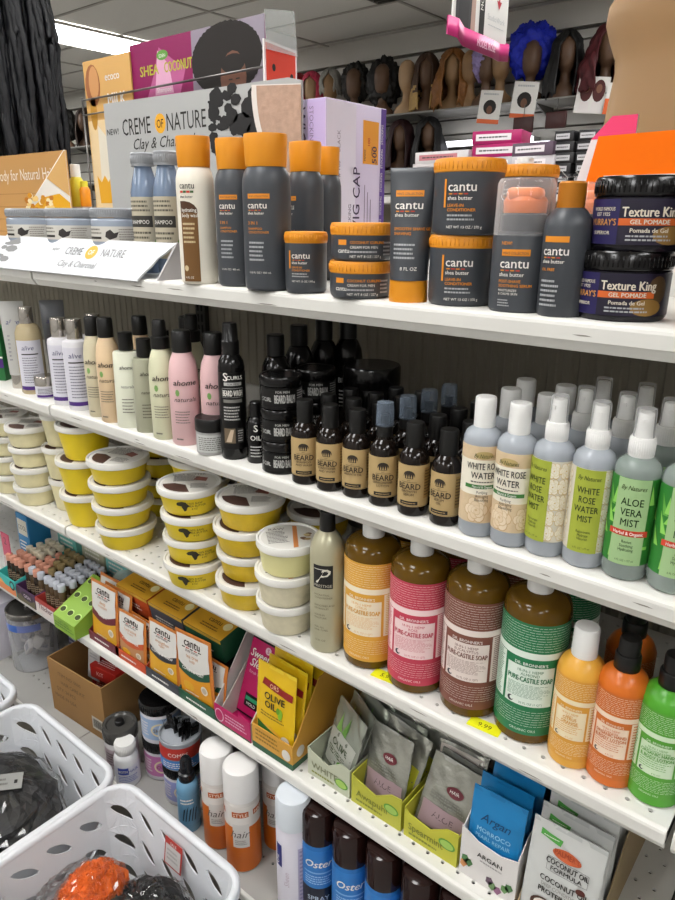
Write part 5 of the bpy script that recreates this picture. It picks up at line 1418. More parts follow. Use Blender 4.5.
t = MB(); w2 = .0485; ty = M('#cf9a3c', .45)
t.box(-w2, w2, 0, .24, 0, .012, M('#2d5a3e', .5)); t.box(-w2, w2, 0, .0015, .012, .050, ty)
for s in (-1, 1):
    xa = -w2 if s < 0 else w2 - .0015
    t.prism([(.0015, .012), (.24, .012), (.24, .16), (.07, .15), (.012, .06), (.0015, .05)], xa, xa + .0015, ty, 'x')
t.box(-w2, w2, .2385, .24, .012, .16, ty); t.build('tray', o)
print_on(o, lambda t: (t.micro(Flat((0, 0, 0)), -.04, .02, .02, .045, 3, M('#8a6a1c', .5)), t.disc(Flat((0, 0, 0)), .034, .025, .010, .011, M('#d3cfc6', .5), .0006), t.disc(Flat((w2, 0, 0), (0, 1, 0)), .02, .03, .010, .011, M('#d3cfc6', .5), .0006)))
ol = sachet(.090, .158, YEL2, M('#e3c52f', .35), olive, .011, .0015)
for j in range(8):
    put('olive', ol, 'hair_sachet', 'yellow olive oil sachet, %s from the front of its tray' % ['first', 'second', 'third', 'fourth', 'fifth', 'sixth', 'seventh', 'last'][j], 'sachet',
        (.600 + .001 * (j % 2), .013 + .018 * j, ZD + .013 + (.002 * (j % 3))), 0, 'olive oil sachets', 1.0, (D(-6 - j), D(-1 + 2 * (j % 2)), 0))
# silver green sachets in two yellow green boxes
SILV2 = M('#a9a99f', .25, metal=.6, noise=.5, nscale=28, bump=1.0); SILE = M('#cfd0ca', .2, metal=.7)
def silverp(main, word, sub):
    MM_ = M(main, .45)
    def draw(l, w, W, H):
        a = W * .44
        area(l, w, -a, a, lambda t: H * .10, lambda t: H * (.58 + .04 * math.sin(3 * t)), MM_, .0012)
        l.poly(w, [(-a * .2, H * .6), (a * .1, H * .9), (a * .2, H * .62)], M('#5c8a3c', .45), .0012); l.poly(w, [(-a * .6, H * .62), (-a * .5, H * .88), (-a * .2, H * .62)], M('#7aa653', .45), .0012)
        l.text(w, word, 0, H * .40, .013, M('#3c4a2c', .5), .0020, maxw=W * .7, bold=.02); l.micro(w, -a * .8, a * .7, H * .26, H * .36, 3, M('#4c5a3c', .5), .0018)
        l.disc(w, a * .35, H * .2, .011, .008, M('#5f9a35', .5), .0018); l.text(w, sub, -a * .2, H * .14, .006, W_, .0018)
    return draw
def masque(l, w, W, H):
    a = W * .44
    l.disc(w, .006, H * .66, .014, .008, M('#6a2a33', .45), .0014); l.text(w, 'HAIR', .006, H * .645, .005, W_, .002)
    area(l, w, -a, a, lambda t: H * .10, lambda t: H * .40, M('#a58d92', .45), .0012); l.micro(w, -a * .8, a * .8, H * .44, H * .55, 3, M('#77776f', .5), .0016); l.text(w, 'ALOE', 0, H * .25, .010, M('#5a4a50', .5), .0016)
def facep(l, w, W, H):
    a = W * .44
    area(l, w, -a, a, lambda t: H * .60, lambda t: H * .96, M('#d8cfc6', .45), .0012)
    l.disc(w, -.012, H * .80, .013, .013, M('#d2552c', .45), .0016, 20); l.disc(w, .012, H * .62, .006, .006, M('#d2552c', .45), .0016)
    l.text(w, 'MASK', -.012, H * .785, .006, W_, .0022); area(l, w, -a, a, lambda t: H * .08, lambda t: H * .56, M('#8a8176', .4), .0012); l.micro(w, -a * .7, a * .7, H * .16, H * .5, 6, M('#c9c2b6', .5), .0016)
SK = dict(g=sachet(.086, .125, SILV2, SILE, silverp('#b7b52c', 'GREEN', 'TEA'), .010, .004), m=sachet(.086, .125, SILV2, SILE, masque, .010, .004), f=sachet(.086, .125, SILV2, SILE, facep, .010, .004), d=sachet(.086, .125, M('#9ea396', .25, metal=.5, noise=.3, nscale=22, bump=.5), SILE, silverp('#a9aaa0', 'OLIVE', 'OIL'), .010, .004))
SD = dict(g='silver sachet with yellow green print', m='silver sachet with dull purple print', f='silver sachet with orange dots', d='grey green leaf printed silver sachet')
YG = M('#b3b23c', .5)
for bi, (x0, x1, seq) in enumerate(((.672, .762, 'dddddddd'), (.766, .862, 'mgdgmdgdm'), (.868, .960, 'mmfmfmgmd'))):
    cx = (x0 + x1) / 2; w2 = (x1 - x0) / 2; nm = ['grey white', 'yellow green', 'bright yellow'][bi]
    cm = [M('#b9bda6', .5), YG, M('#bcb93a', .5)][bi]
    o = empty('sachet_tray', nm + ' printed low tray of silver sachets', 'display tray', (cx, .021, ZD))
    t = MB(); t.box(-w2, w2, 0, .26, 0, .0015, cm); t.prism([(-w2, .0015), (w2, .0015), (w2, .062 if bi else .056), (w2 * .6, .060), (0, .040), (-w2 * .8, .046 if bi == 2 else .05), (-w2, .055)], 0, .0015, cm)
    for s in (-1, 1):
        xa = -w2 if s < 0 else w2 - .0015
        t.prism([(.0015, .0015), (.26, .0015), (.26, .055), (.05, .055), (.0015, .055)], xa, xa + .0015, cm, 'x')
    t.box(-w2, w2, .2585, .26, .0015, .055, cm); t.build('tray', o)
    fw = Flat((0, 0, 0))
    print_on(o, lambda t: (t.text(fw, ['WHITE', 'Awapuhi', 'Spearmint'][bi], -.008, .018, .013, M('#77795c', .5) if bi == 0 else M('#7a7f2a', .5), .0005, maxw=.06, bold=.02), t.disc(fw, w2 * .62, .032 if bi else .02, .014, .009, M('#5f9a3a', .5), .0006), t.disc(fw, w2 * .62, .032 if bi else .02, .011, .007, M('#9cc05a', .5), .0009), t.micro(fw, -w2 * .8, w2 * .3, .006, .014, 1, M('#7a7f2a', .5))))
    rnd = random.Random(bi + 3)
    for j, k in enumerate(seq):
        put('sil' + k, SK[k], 'hair_sachet', '%s, %s from the front of the %s tray' % (SD[k], ['first', 'second', 'third', 'fourth', 'fifth', 'sixth', 'seventh', 'eighth', 'ninth'][j], nm), 'sachet',
            (round(cx + rnd.uniform(-.004, .004), 4), .040 + (.019 if bi == 0 else .016) * j, ZD + .004 + rnd.uniform(0, .004) + (.010 * (j > 3))), 0, 'silver sachets in the %s tray' % nm, 1.0 + (.06 if j > 3 else 0),
            (D(-14 - 2.0 * j - rnd.uniform(0, 7)), D(rnd.uniform(-7, 7)), D((rnd.uniform(-34, -16) if bi == 0 else rnd.uniform(-9, 6)))))
for j, (x, y, k) in enumerate(((.705, .168, 'd'), (.742, .185, 'd'), (.80, .20, 'm'), (.835, .215, 'd'), (.71, .2, 'd'))):
    put('sil' + k, SK[k], 'hair_sachet', SD[k] + ' standing high at the back, %s of the rear five' % ['first', 'second', 'third', 'fourth', 'fifth'][j], 'sachet', (x, y + .07, ZD + .002), 0, 'silver sachets at the back', 1.25, (D(-6), D(3 - j), D(6 - 3 * j)))
# blue sachets
BLU = M('#1c7db8', .35)
def bluep(l, w, W, H):
    a = W * .4
    l.text(w, 'Argan', 0, H * .68, .013, M('#123f66', .5), .0014, shear=.3, maxw=W * .7); l.text(w, 'MORROCO', 0, H * .56, .007, M('#8fc3e0', .5), .0014, bold=.02); l.text(w, 'PEARL REPAIR', 0, H * .49, .006, M('#8fc3e0', .5), .0014, maxw=W * .7)
    l.micro(w, -a, a, H * .36, H * .44, 2, M('#5fa3cc', .5), .0014); l.disc(w, -.004, H * .12, .022, .012, M('#3f95c9', .4), .0012)
bl = sachet(.078, .145, BLU, M('#1a74ad', .3), bluep, .012, .002)
o = empty('sachet_tray', 'white display tray with leaf print holding blue sachets', 'display tray', (1.008, .020, ZD))
t = MB(); w2 = .043; WTR = M('#d9d5d2', .5)
t.box(-w2, w2, 0, .26, 0, .0015, WTR); t.prism([(-w2, .0015), (w2, .0015), (w2, .078), (w2 * .4, .070), (-w2 * .4, .073), (-w2, .086)], 0, .0015, WTR)
for s in (-1, 1):
    xa = -w2 if s < 0 else w2 - .0015
    t.prism([(.0015, .0015), (.26, .0015), (.26, .11), (.03, .10), (.0015, .08)], xa, xa + .0015, WTR, 'x')
t.box(-w2, w2, .2585, .26, .0015, .11, WTR); t.build('tray', o)
def leaves(t):
    fw = Flat((0, 0, 0)); rnd = random.Random(6)
    t.text(fw, 'ARGAN', .002, .048, .008, INK, .0005, bold=.02); t.micro(fw, -.012, .022, .040, .045, 1, M('#9a9694', .5))
    for u, v, c in ((-.034, .03, '#4f7a4a'), (-.036, .02, '#c98a55'), (-.028, .026, '#3f6b3c'), (.005, .016, '#5f4a5a'), (.010, .010, '#6a8a5a'), (.028, .018, '#5f8a4f'), (.034, .024, '#4f7a4a'), (.018, .008, '#8a5a7a')):
        t.poly(fw, [(u - .006, v - .003), (u, v - .007), (u + .006, v + .002), (u + .002, v + .008), (u - .005, v + .006)], M(c, .5), .0005)
print_on(o, leaves)
for j in range(8):
    put('blue', bl, 'hair_sachet', 'blue sachet, %s from the front of the white leaf printed tray' % ['first', 'second', 'third', 'fourth', 'fifth', 'sixth', 'seventh', 'last'][j], 'sachet',
        (1.007 + .001 * (j % 2), .028 + .026 * j, ZD + .004), 0, 'blue sachets', 1.0, (D(-5 - j), D(1 - 2 * (j % 2)), D(2 - j % 3 * 2)))
# coconut sachets
def coco(l, w, W, H):
    a = W * .44; BK = M('#2a2522', .5)
    l.poly(w, [(-a * .85, H * .865), (-a * .2, H * .835), (-a * .15, H * .89), (-a * .85, H * .92)], M('#55a549', .5), .0014); l.micro(w, -a * .75, -a * .25, H * .87, H * .885, 1, W_, .0018)
    l.disc(w, a * .05, H * .775, W * .20, H * .052, M('#c9623a', .5), .0014, 20); l.text(w, "PALMER'S", a * .05, H * .765, .0075, M('#a8482a', .5), .002, bold=.02, maxw=W * .34)
    l.text(w, 'COCONUT OIL', a * .12, H * .655, .0085, BK, .0016, bold=.03, maxw=W * .58); l.text(w, 'FORMULA', a * .12, H * .60, .0065, BK, .0016, bold=.03)
    for (u0, u1, v0, v1) in ((-a * .5, a * .78, H * .585, H * .588), (-a * .5, a * .78, H * .715, H * .718), (-a * .5, -a * .49, H * .585, H * .718), (a * .77, a * .78, H * .585, H * .718)): l.rect(w, u0, u1, v0, v1, BK, .0016)
    l.text(w, 'COCONUT OIL', a * .12, H * .47, .0085, BK, .0016, bold=.04, maxw=W * .66); l.text(w, 'DEEP CONDITIONER', a * .12, H * .415, .0055, M('#8a857f', .5), .0016, maxw=W * .6); l.text(w, 'PROTEIN PACK', a * .12, H * .345, .0085, BK, .0016, bold=.04, maxw=W * .66)
    l.disc(w, a * .62, H * .53, .006, .005, M('#5a2a22', .5), .0018)
    l.disc(w, -a * .35, H * .19, W * .21, H * .10, M('#4a2d20', .5), .0014, 18); l.disc(w, -a * .33, H * .205, W * .165, H * .07, M('#e6ddd2', .4), .0018, 18); l.disc(w, a * .35, H * .13, W * .16, H * .08, M('#5a3826', .5), .002, 18)
cs = sachet(.094, .158, M('#c9cac7', .35), M('#bfc1bf', .25), coco, .010, .0015)
o = empty('sachet_tray', 'brown cardboard tray holding white coconut sachets', 'display tray', (1.108, .014, ZD))
t = MB(); w2 = .051; KB = M('#a08a66', .6)
t.box(-w2, w2, 0, .26, 0, .0015, KB); t.box(-w2, w2, 0, .0015, .0015, .02, KB)
for s in (-1, 1):
    xa = -w2 if s < 0 else w2 - .0015
    t.prism([(.0015, .0015), (.26, .0015), (.26, .16), (.12, .15), (.0015, .02)], xa, xa + .0015, KB, 'x')
t.box(-w2, w2, .2585, .26, .0015, .16, KB); t.build('tray', o)
for j in range(7):
    put('coco', cs, 'hair_sachet', 'white coconut oil sachet, %s from the front of the brown tray' % ['first', 'second', 'third', 'fourth', 'fifth', 'sixth', 'last'][j], 'sachet',
        (1.107 + .0012 * (j % 3 - 1), .020 + .025 * j + (.012 if j > 2 else 0), ZD + .003), 0, 'coconut oil sachets', 1.0, (D(-5 - j), D(1 - (j % 3)), D(2 - j % 3 * 2)))
gp = empty('product_carton', 'green leafy carton corner at the frame edge on the fourth shelf', 'box', (1.30, .06, ZD))
t = MB(); t.box(-.04, .04, -.03, .03, 0, .055, M('#3f6b3a', .5, noise=.5, nscale=60), .001); t.build('carton', gp)
print_on(gp, lambda t: [t.poly(Flat((0, -.0302, 0)), [(-.03 + q * .02, .01), (-.02 + q * .02, .015), (-.015 + q * .02, .04), (-.03 + q * .02, .03)], M('#8fc05f', .5), .0003) for q in range(3)])

# ---------------------------------------------------------------- bottom shelf
def stafr_label(l):
    w = Cyl(.0322); OR = M('#c8661b', .4)
    l.rect(w, -.1, .1, .003, .105, OR, .0001)
    l.rect(w, -.1, .1, .105, .150, M('#d9d4ce', .4), .0001)
    l.rect(w, -.018, .012, .060, .112, M('#cdc9c4', .4), .0004)
    l.text(w, 'hair', -.004, .083, .016, M('#5f5a56', .5), .0008, shear=.3); l.micro(w, -.014, .008, .066, .078, 3, M('#8a857f', .5), .0008)
    for u in (-.048, .034): l.rect(w, u - .013, u + .013, .128, .140, M('#b0531c', .45), .0004); l.text(w, 'HAIR', u, .1305, .007, M('#e6cfbd', .5), .0008, bold=.03, maxw=.022)
    l.rect(w, -.018, .012, .128, .140, M('#b0531c', .45), .0005); l.text(w, 'STYLE', -.003, .1305, .007, M('#e6cfbd', .5), .0008, bold=.03, maxw=.026)
spray = vessel([(0, 0), (.030, 0), (.032, .002), (.032, .152), (.030, .157)], M('#cdc8c2', .3), [(.0315, .157), (.0322, .158), (.0318, .212), (.030, .2185), (.024, .222), (0, .223)], M('#dcdad8', .35), stafr_label)
for x, y, r, lab, s in ((.462, -.004, 46, 'orange and white spray can, farther of the front pair', 1.0), (.533, -.008, 46, 'orange and white spray can, nearer of the front pair', 1.03), (.555, .068, 30, 'orange and white spray can standing behind the pair', 1.0), (.60, .15, 30, 'orange and white spray can at the back, mostly under the shelf edge', 1.0)):
    put('stafr', spray, 'spray_can', lab, 'spray can', (x, y, ZE), D(r), 'orange and white spray cans', s)
def lav_label(l):
    w = Cyl(.0317); PU = M('#a9a3bd', .45)
    l.rect(w, .006, .055, .005, .148, PU, .0002); l.micro(w, .009, .052, .02, .145, 14, M('#8a84a5', .5), .0005)
    l.rect(w, -.038, -.024, .100, .150, M('#31367a', .45), .0003); l.text(w, 'OIL', -.031, .104, .010, W_, .0006, rot=90, align='l'); l.text(w, 'Sheen', -.010, .06, .010, M('#b9a9b5', .5), .0005, rot=90, align='l', shear=.3)
put('lav', vessel([(0, 0), (.030, 0), (.0315, .002), (.0315, .178), (.030, .183)], M('#d6d2dc', .3), [(.031, .183), (.0318, .184), (.0314, .236), (.029, .243), (.022, .2465), (0, .2475)], M('#ccd2d9', .35), lav_label),
    'spray_can', 'tall whitish lavender spray can between the orange cans and the dark capped cans', 'spray can', (.662, -.006, ZE), D(44), None, .985)
def oster_label(l):
    w = Cyl(.0312); BL = M('#2d78c2', .35)
    l.rect(w, -.098, .098, .004, .152, BL, .0001); l.rect(w, -.03, .035, .02, .072, M('#171a2c', .35), .0004)
    l.text(w, 'Oster', .004, .118, .015, W_, .0006, shear=.3, bold=.02); l.rect(w, -.024, .030, .104, .107, M('#7fb0e0', .4), .0005); l.micro(w, -.022, .028, .08, .1, 4, M('#9cc3ea', .5), .0006)
    l.text(w, 'SPRAY', .003, .045, .010, M('#b9c9dd', .5), .0007)
oster = vessel([(0, 0), (.0295, 0), (.031, .002), (.031, .155), (.0295, .160)], M('#2a6fb5', .3), [(.0305, .160), (.0312, .161), (.0308, .214), (.0285, .221), (.022, .224), (0, .225)], M('#21100e', .12), oster_label)
for x, y, lab in ((.705, .012, 'blue spray can with glossy dark cap, next to the lavender can'), (.772, .014, 'blue spray can with glossy dark cap, second from the lavender can'), (.839, .016, 'blue spray can with glossy dark cap, third from the lavender can'), (.906, .018, 'blue spray can with glossy dark cap, fourth, under the shelf edge'), (.973, .02, 'blue spray can with glossy dark cap, farthest from the lavender can')):
    put('oster', oster, 'spray_can', lab, 'spray can', (x, y, ZE), D(32), 'dark capped blue spray cans', (1, 1, 1.03))
for x, y, lab in ((.738, .085, 'dark capped blue can behind the first two'), (.806, .086, 'dark capped blue can behind the second and third')):
    put('oster', oster, 'spray_can', lab, 'spray can', (x, y, ZE), D(32), 'dark capped blue spray cans')
# jars and bottles beside the carton
def ring_label(hexa, word, ink):
    def f(l):
        w = Cyl(.0402); l.rect(w, -.09, .09, .012, .062, M(hexa, .4), .0001); l.disc(w, .0, .036, .019, .016, M('#d9c9a2', .4), .0004); l.disc(w, .0, .036, .015, .012, M(hexa, .4), .0007); l.text(w, word, 0, .032, .008, M(ink, .5), .001, bold=.02, maxw=.026)
        l.micro(w, -.05, -.024, .02, .055, 5, M('#d9d4d0', .5), .0005); l.micro(w, .024, .05, .02, .055, 5, M('#d9d4d0', .5), .0005)
    return f
def widejar(hexa, word, ink, body='#c9c7cc'):
    return vessel([(0, 0), (.037, 0), (.040, .003), (.040, .066), (.038, .069)], M(body, .3), [(.0405, .069), (.041, .070), (.041, .089), (.039, .092), (.034, .0918), (0, .0915)], M('#0f0e0e', .2), ring_label(hexa, word, ink), ribs=50)
put('jpink', widejar('#b46a9e', 'CURL', '#7a3f2c'), 'cream_jar', 'black lidded jar with pink label, lower of the stack beside the white bottle', 'jar', (.228, .040, ZE), D(50), None, 1.05)
put('jblue', widejar('#93a9c9', 'SHEA', '#6a5a2c'), 'cream_jar', 'black lidded jar with pale blue label stacked on the pink one', 'jar', (.228, .040, ZE + .0967), D(50), None, 1.05)
put('jvio', widejar('#8f93c4', 'LOC', '#2c2a5a'), 'cream_jar', 'black lidded jar with violet blue label under the comb tub', 'jar', (.318, .022, ZE), D(48), None, 1.0)
# tub of combs standing on the violet jar
o = empty('comb_tub', 'clear round tub of black combs with red and blue label', 'tub', (.318, .022, ZE + .0922), D(48))
t = MB(); t.lathe([(0, 0), (.040, 0), (.042, .003), (.043, .062)], M('#c9ced6', .15, trans=.4), 32); t.lathe([(.043, .062), (.0445, .0635), (.0445, .069), (.043, .070), (.041, .069)], M('#a9adb2', .2, trans=.3), 32, close=False); t.build('tub', o)
t = MB(); w = Cyl(.0428); t.rect(w, -.06, .05, .030, .058, M('#b8352b', .4), .0006); t.rect(w, -.06, .05, .006, .028, M('#3f7fc4', .4), .0006); t.text(w, 'COMBS', -.004, .038, .009, M('#e6d5cf', .5), .001, bold=.02); t.micro(w, -.04, .035, .009, .024, 3, W_, .001); t.build('printed_label', o)
rnd = random.Random(8)
for k in range(16):
    a = rnd.uniform(0, 2 * PI); rr = rnd.uniform(.004, .028); px_, py_ = rr * math.cos(a), rr * math.sin(a)
    t = MB(); hgt = rnd.uniform(.070, .088); t.box(-.009, .009, -.0012, .0012, .004, hgt, M('#0c0b0b', .2), .0008)
    for q in range(6): t.box(-.0085 + q * .0029, -.0075 + q * .0029, -.0008, .0008, hgt, hgt + .012, M('#0c0b0b', .2))
    c = t.build('comb'); c.location = (.318 + px_, .022 + py_, ZE + .0922); c.rotation_euler = (D(rnd.uniform(-8, 8)), D(rnd.uniform(-8, 8)), rnd.uniform(0, 3))
    tag(c, 'black plastic comb standing upright in the red and blue tub', 'comb', 'black combs in the tub')
def blue_label(l):
    w = Cyl(.0222); l.rect(w, -.06, .06, .02, .09, M('#5d8fb0', .35), .0001)
    for q in range(5): l.poly(w, [(-.012 + q * .006, .03), (-.010 + q * .006, .03), (-.004 + q * .006, .062 + .006 * (q % 2)), (-.008 + q * .006, .058)], M('#17303f', .4), .0004)
    l.micro(w, -.014, .014, .07, .085, 2, W_, .0004)
put('blueb', vessel([(0, 0), (.021, 0), (.022, .002), (.022, .10), (.020, .112), (.0145, .118)], M('#6a97b5', .25), [(.0155, .117), (.016, .118), (.016, .134), (.012, .136), (.0115, .160), (.009, .166), (0, .167)], M('#15171b', .25), blue_label),
    'spray_bottle', 'small blue spray bottle with clear dark top in front of the comb tub', 'bottle', (.392, -.024, ZE), D(46))
def wht_label(l):
    w = Cyl(.0247); l.rect(w, -.06, .06, .012, .052, M('#d3d3da', .45), .0001); l.rect(w, -.018, .004, .034, .050, M('#3a4a9c', .45), .0004); l.text(w, 'BIOTIN', -.007, .039, .006, W_, .0008, bold=.02, maxw=.018); l.text(w, 'HAIR', .014, .038, .007, M('#3a4a9c', .5), .0006); l.micro(w, -.018, .024, .015, .031, 4, M('#6a76b5', .5), .0005)
put('biotin', vessel([(0, 0), (.0225, 0), (.0245, .002), (.0245, .062), (.022, .071), (.0175, .075)], M('#d9d8d8', .3), [(.020, .075), (.0205, .076), (.0205, .096), (.019, .0985), (0, .099)], M('#dddbd8', .35), wht_label, ribs=40),
    'vitamin_bottle', 'small white bottle with blue and white label, in front of the grey lidded jar', 'bottle', (.196, -.034, ZE), D(54), None, 1.06)
o = empty('grey_lidded_jar', 'white jar with clear dark grey lid beside the cardboard box', 'jar', (.150, -.014, ZE), D(54)); o.scale = (1, 1, .86)
t = MB(); t.lathe([(0, 0), (.033, 0), (.036, .003), (.036, .092), (.034, .096)], M('#c9c6c6', .3), 32); t.build('body', o)
t = MB(); t.lathe([(.037, .096), (.038, .098), (.038, .128), (.036, .133), (.030, .133), (.027, .129), (.0, .129)], M('#4d4b48', .15, trans=.2), 32); t.lathe([(.0, .129), (.010, .129), (.010, .139), (.008, .141), (0, .141)], M('#181717', .3), 20); t.build('lid', o)
t = MB(); w = Cyl(.0362); t.rect(w, -.05, .05, .02, .08, M('#b9a9ad', .4), .0002); t.rect(w, -.014, .012, .036, .070, M('#5a2430', .4), .0005); t.disc(w, 0, .054, .009, .011, M('#c98a6a', .4), .0008); t.micro(w, -.04, -.018, .03, .07, 5, M('#7a6a6e', .5), .0005); t.build('printed_label', o)
put('backwhite', vessel([(0, 0), (.02, 0), (.0215, .002), (.0215, .075), (.018, .083)], M('#bdb9ae', .35), capp(.019, .083, .105), M('#b9b5b0', .35), lambda l: l.micro(Cyl(.0217), -.02, .02, .015, .07, 6, M('#77756f', .5))), 'lotion_bottle', 'small greyish bottle tucked behind the orange spray cans', 'bottle', (.62, .05, ZE), D(40))
# cardboard box with red cartons
KRA = M('#9a7446', .65, noise=.08, nscale=20); KRD = M('#6f5233', .65)
o = empty('cardboard_box', 'open brown cardboard box with printed text on the bottom shelf', 'box', (-.046, .082, ZE + .0005), D(4))
t = MB(); a, bq, hh, e = .104, .090, .150, .003
t.box(-a, a, -bq, bq, 0, e, KRA); t.box(-a, a, -bq, -bq + e, e, hh, KRA); t.box(-a, a, bq - e, bq, e, hh, KRA); t.box(-a, -a + e, -bq + e, bq - e, e, hh, KRA); t.box(a - e, a, -bq + e, bq - e, e, hh, KRA)
t.build('carton', o)
t = MB(); fw = Flat((0, -bq, 0)); PR = M('#5f452a', .6)
t.text(fw, 'ITEM NO: 0000', -.02, .115, .010, PR, .0004, maxw=.14); t.text(fw, 'HAIR CARE KIT', -.01, .092, .010, PR, .0004, maxw=.16); t.text(fw, 'QTY: 24 PCS', -.04, .070, .010, PR, .0004); t.text(fw, 'MADE IN USA', -.045, .048, .010, PR, .0004, maxw=.09)
t.rect(fw, .055, .095, .02, .055, M('#c9c2b5', .5), .0004)
for q in range(14): t.rect(fw, .059 + q * .0024, .059 + q * .0024 + (.0014 if q % 3 else .0008), .026, .050, BLK, .0007)
t.build('printed_side', o)
RC = M('#b4281f', .45)
for k, (x, y, z, rx, ry, rz, lab) in enumerate(((.010, .112, .052, 0, 0, 8, 'red carton lying flat in the cardboard box, on top in front'), (.028, .130, .012, 0, 0, -4, 'red carton lying under the top one in the cardboard box'), (-.045, .145, .010, 80, 0, 12, 'red carton standing at the back wall of the cardboard box'), (.045, .150, .055, 75, 0, 2, 'red carton standing behind the flat one in the cardboard box'))):
    o = empty('red_carton', lab, 'box', (-.036 + x * .8, .085 + y - .11, ZE + .040 + z), 0, 'red cartons in the cardboard box', (D(rx), D(ry), D(rz)))
    t = MB(); t.box(-.045, .045, -.030, .030, 0, .036, RC, .001); t.build('carton', o)
    t = MB(); tp = Flat((0, 0, .0362), (1, 0, 0), (0, 1, 0)); t.text(tp, 'HAIR', 0, .004, .011, M('#e9cfc9', .5), .0003, bold=.02); t.micro(tp, -.03, .03, -.02, -.002, 3, M('#e9cfc9', .5), .0003); t.text(Flat((0, -.0302, 0)), 'KIT', -.01, .012, .012, M('#e9cfc9', .5), .0003); t.build('printed_faces', o)
o = empty('white_leaflet', 'white printed leaflet standing in the cardboard box', 'leaflet', (-.075, .060, ZE + .075), 0, None, (D(-8), 0, D(4)))
t = MB(); t.box(-.022, .022, 0, .001, 0, .075, M('#cfcdcb', .5)); fl = Flat((0, 0, 0)); t.rect(fl, -.003, .001, .015, .045, BLK); t.micro(fl, -.016, .016, .055, .07, 2, GREYT); t.build('sheet', o)
# clear canister and cartons at the far end
o = empty('clear_canister', 'clear round canister with metal lid holding small white packs', 'canister', (-.365, .06, ZE))
t = MB(); t.lathe([(0, 0), (.058, 0), (.060, .003), (.060, .155), (.057, .160)], clear('#cfd0d2', .16), 40, close=False); t.lathe([(0, .001), (.058, .001), (.058, .004), (0, .004)], M('#b9babc', .3), 32); t.build('canister', o)
t = MB(); t.lathe([(.0585, .158), (.0605, .159), (.0605, .172), (.058, .174), (.052, .173), (.050, .170), (0, .170)], M('#8a8782', .25, metal=.8), 40); t.tube([(.0, -.012, .172), (0, 0, .180), (0, .012, .172)], .003, M('#c9c7c4', .3, metal=.8)); t.build('lid', o)
t = MB(); w = Cyl(.0605); t.rect(w, -.09, .09, .125, .145, M('#6f7bb0', .45), .0004); t.rect(w, .0, .03, .125, .145, M('#3d66b5', .45), .0007); t.build('printed_band', o)
rnd = random.Random(12)
for k in range(14):
    a = rnd.uniform(0, 6.28); rr = rnd.uniform(.006, .034)
    t = MB(); t.box(-.014, .014, -.005, .005, -.02, .02, M(rnd.choice(['#d3d1cf', '#b9b6b4', '#c9c4c0', '#a8a3a6']), .4), .002); t.rect(Flat((0, -.0052, 0)), -.009, .009, -.008, .012, M('#8a8794', .5))
    c = t.build('small_pack'); c.location = (-.365 + rr * math.cos(a), .06 + rr * math.sin(a), ZE + .026 + .008 * k); c.rotation_euler = (rnd.uniform(-.4, .4), rnd.uniform(-.6, .6), rnd.uniform(0, 6.28))
    tag(c, 'small white pack inside the clear canister', 'pack', 'packs in the clear canister')
for x, y, w2, d2, h, c, txt, lab in ((-.265, .16, .03, .04, .20, '#27264f', 'NAVY', 'navy blue carton behind the clear canister'), (-.475, .03, .035, .04, .165, '#cdc9d3', 'CARE', 'white and lilac carton beside the canister at the frame edge'), (-.155, .19, .04, .03, .19, '#c9c5c6', 'GLOW', 'pale carton behind the cardboard box')):
    o = empty('product_carton', lab, 'box', (x, y, ZE))
    t = MB(); t.box(-w2, w2, -d2, d2, 0, h, M(c, .45), .001); t.build('carton', o)
    t = MB(); f_ = Flat((0, -d2 - .0002, 0)); t.text(f_, txt, 0, h * .7, .012, M('#8a86a8', .5), .0003, maxw=w2 * 1.6); t.micro(f_, -w2 * .8, w2 * .8, h * .1, h * .6, 8, M('#9a97a6', .5), .0003); t.rect(f_, -w2, w2, h * .86, h * .93, M('#4a6fb0', .5), .0003); t.build('printed_face', o)

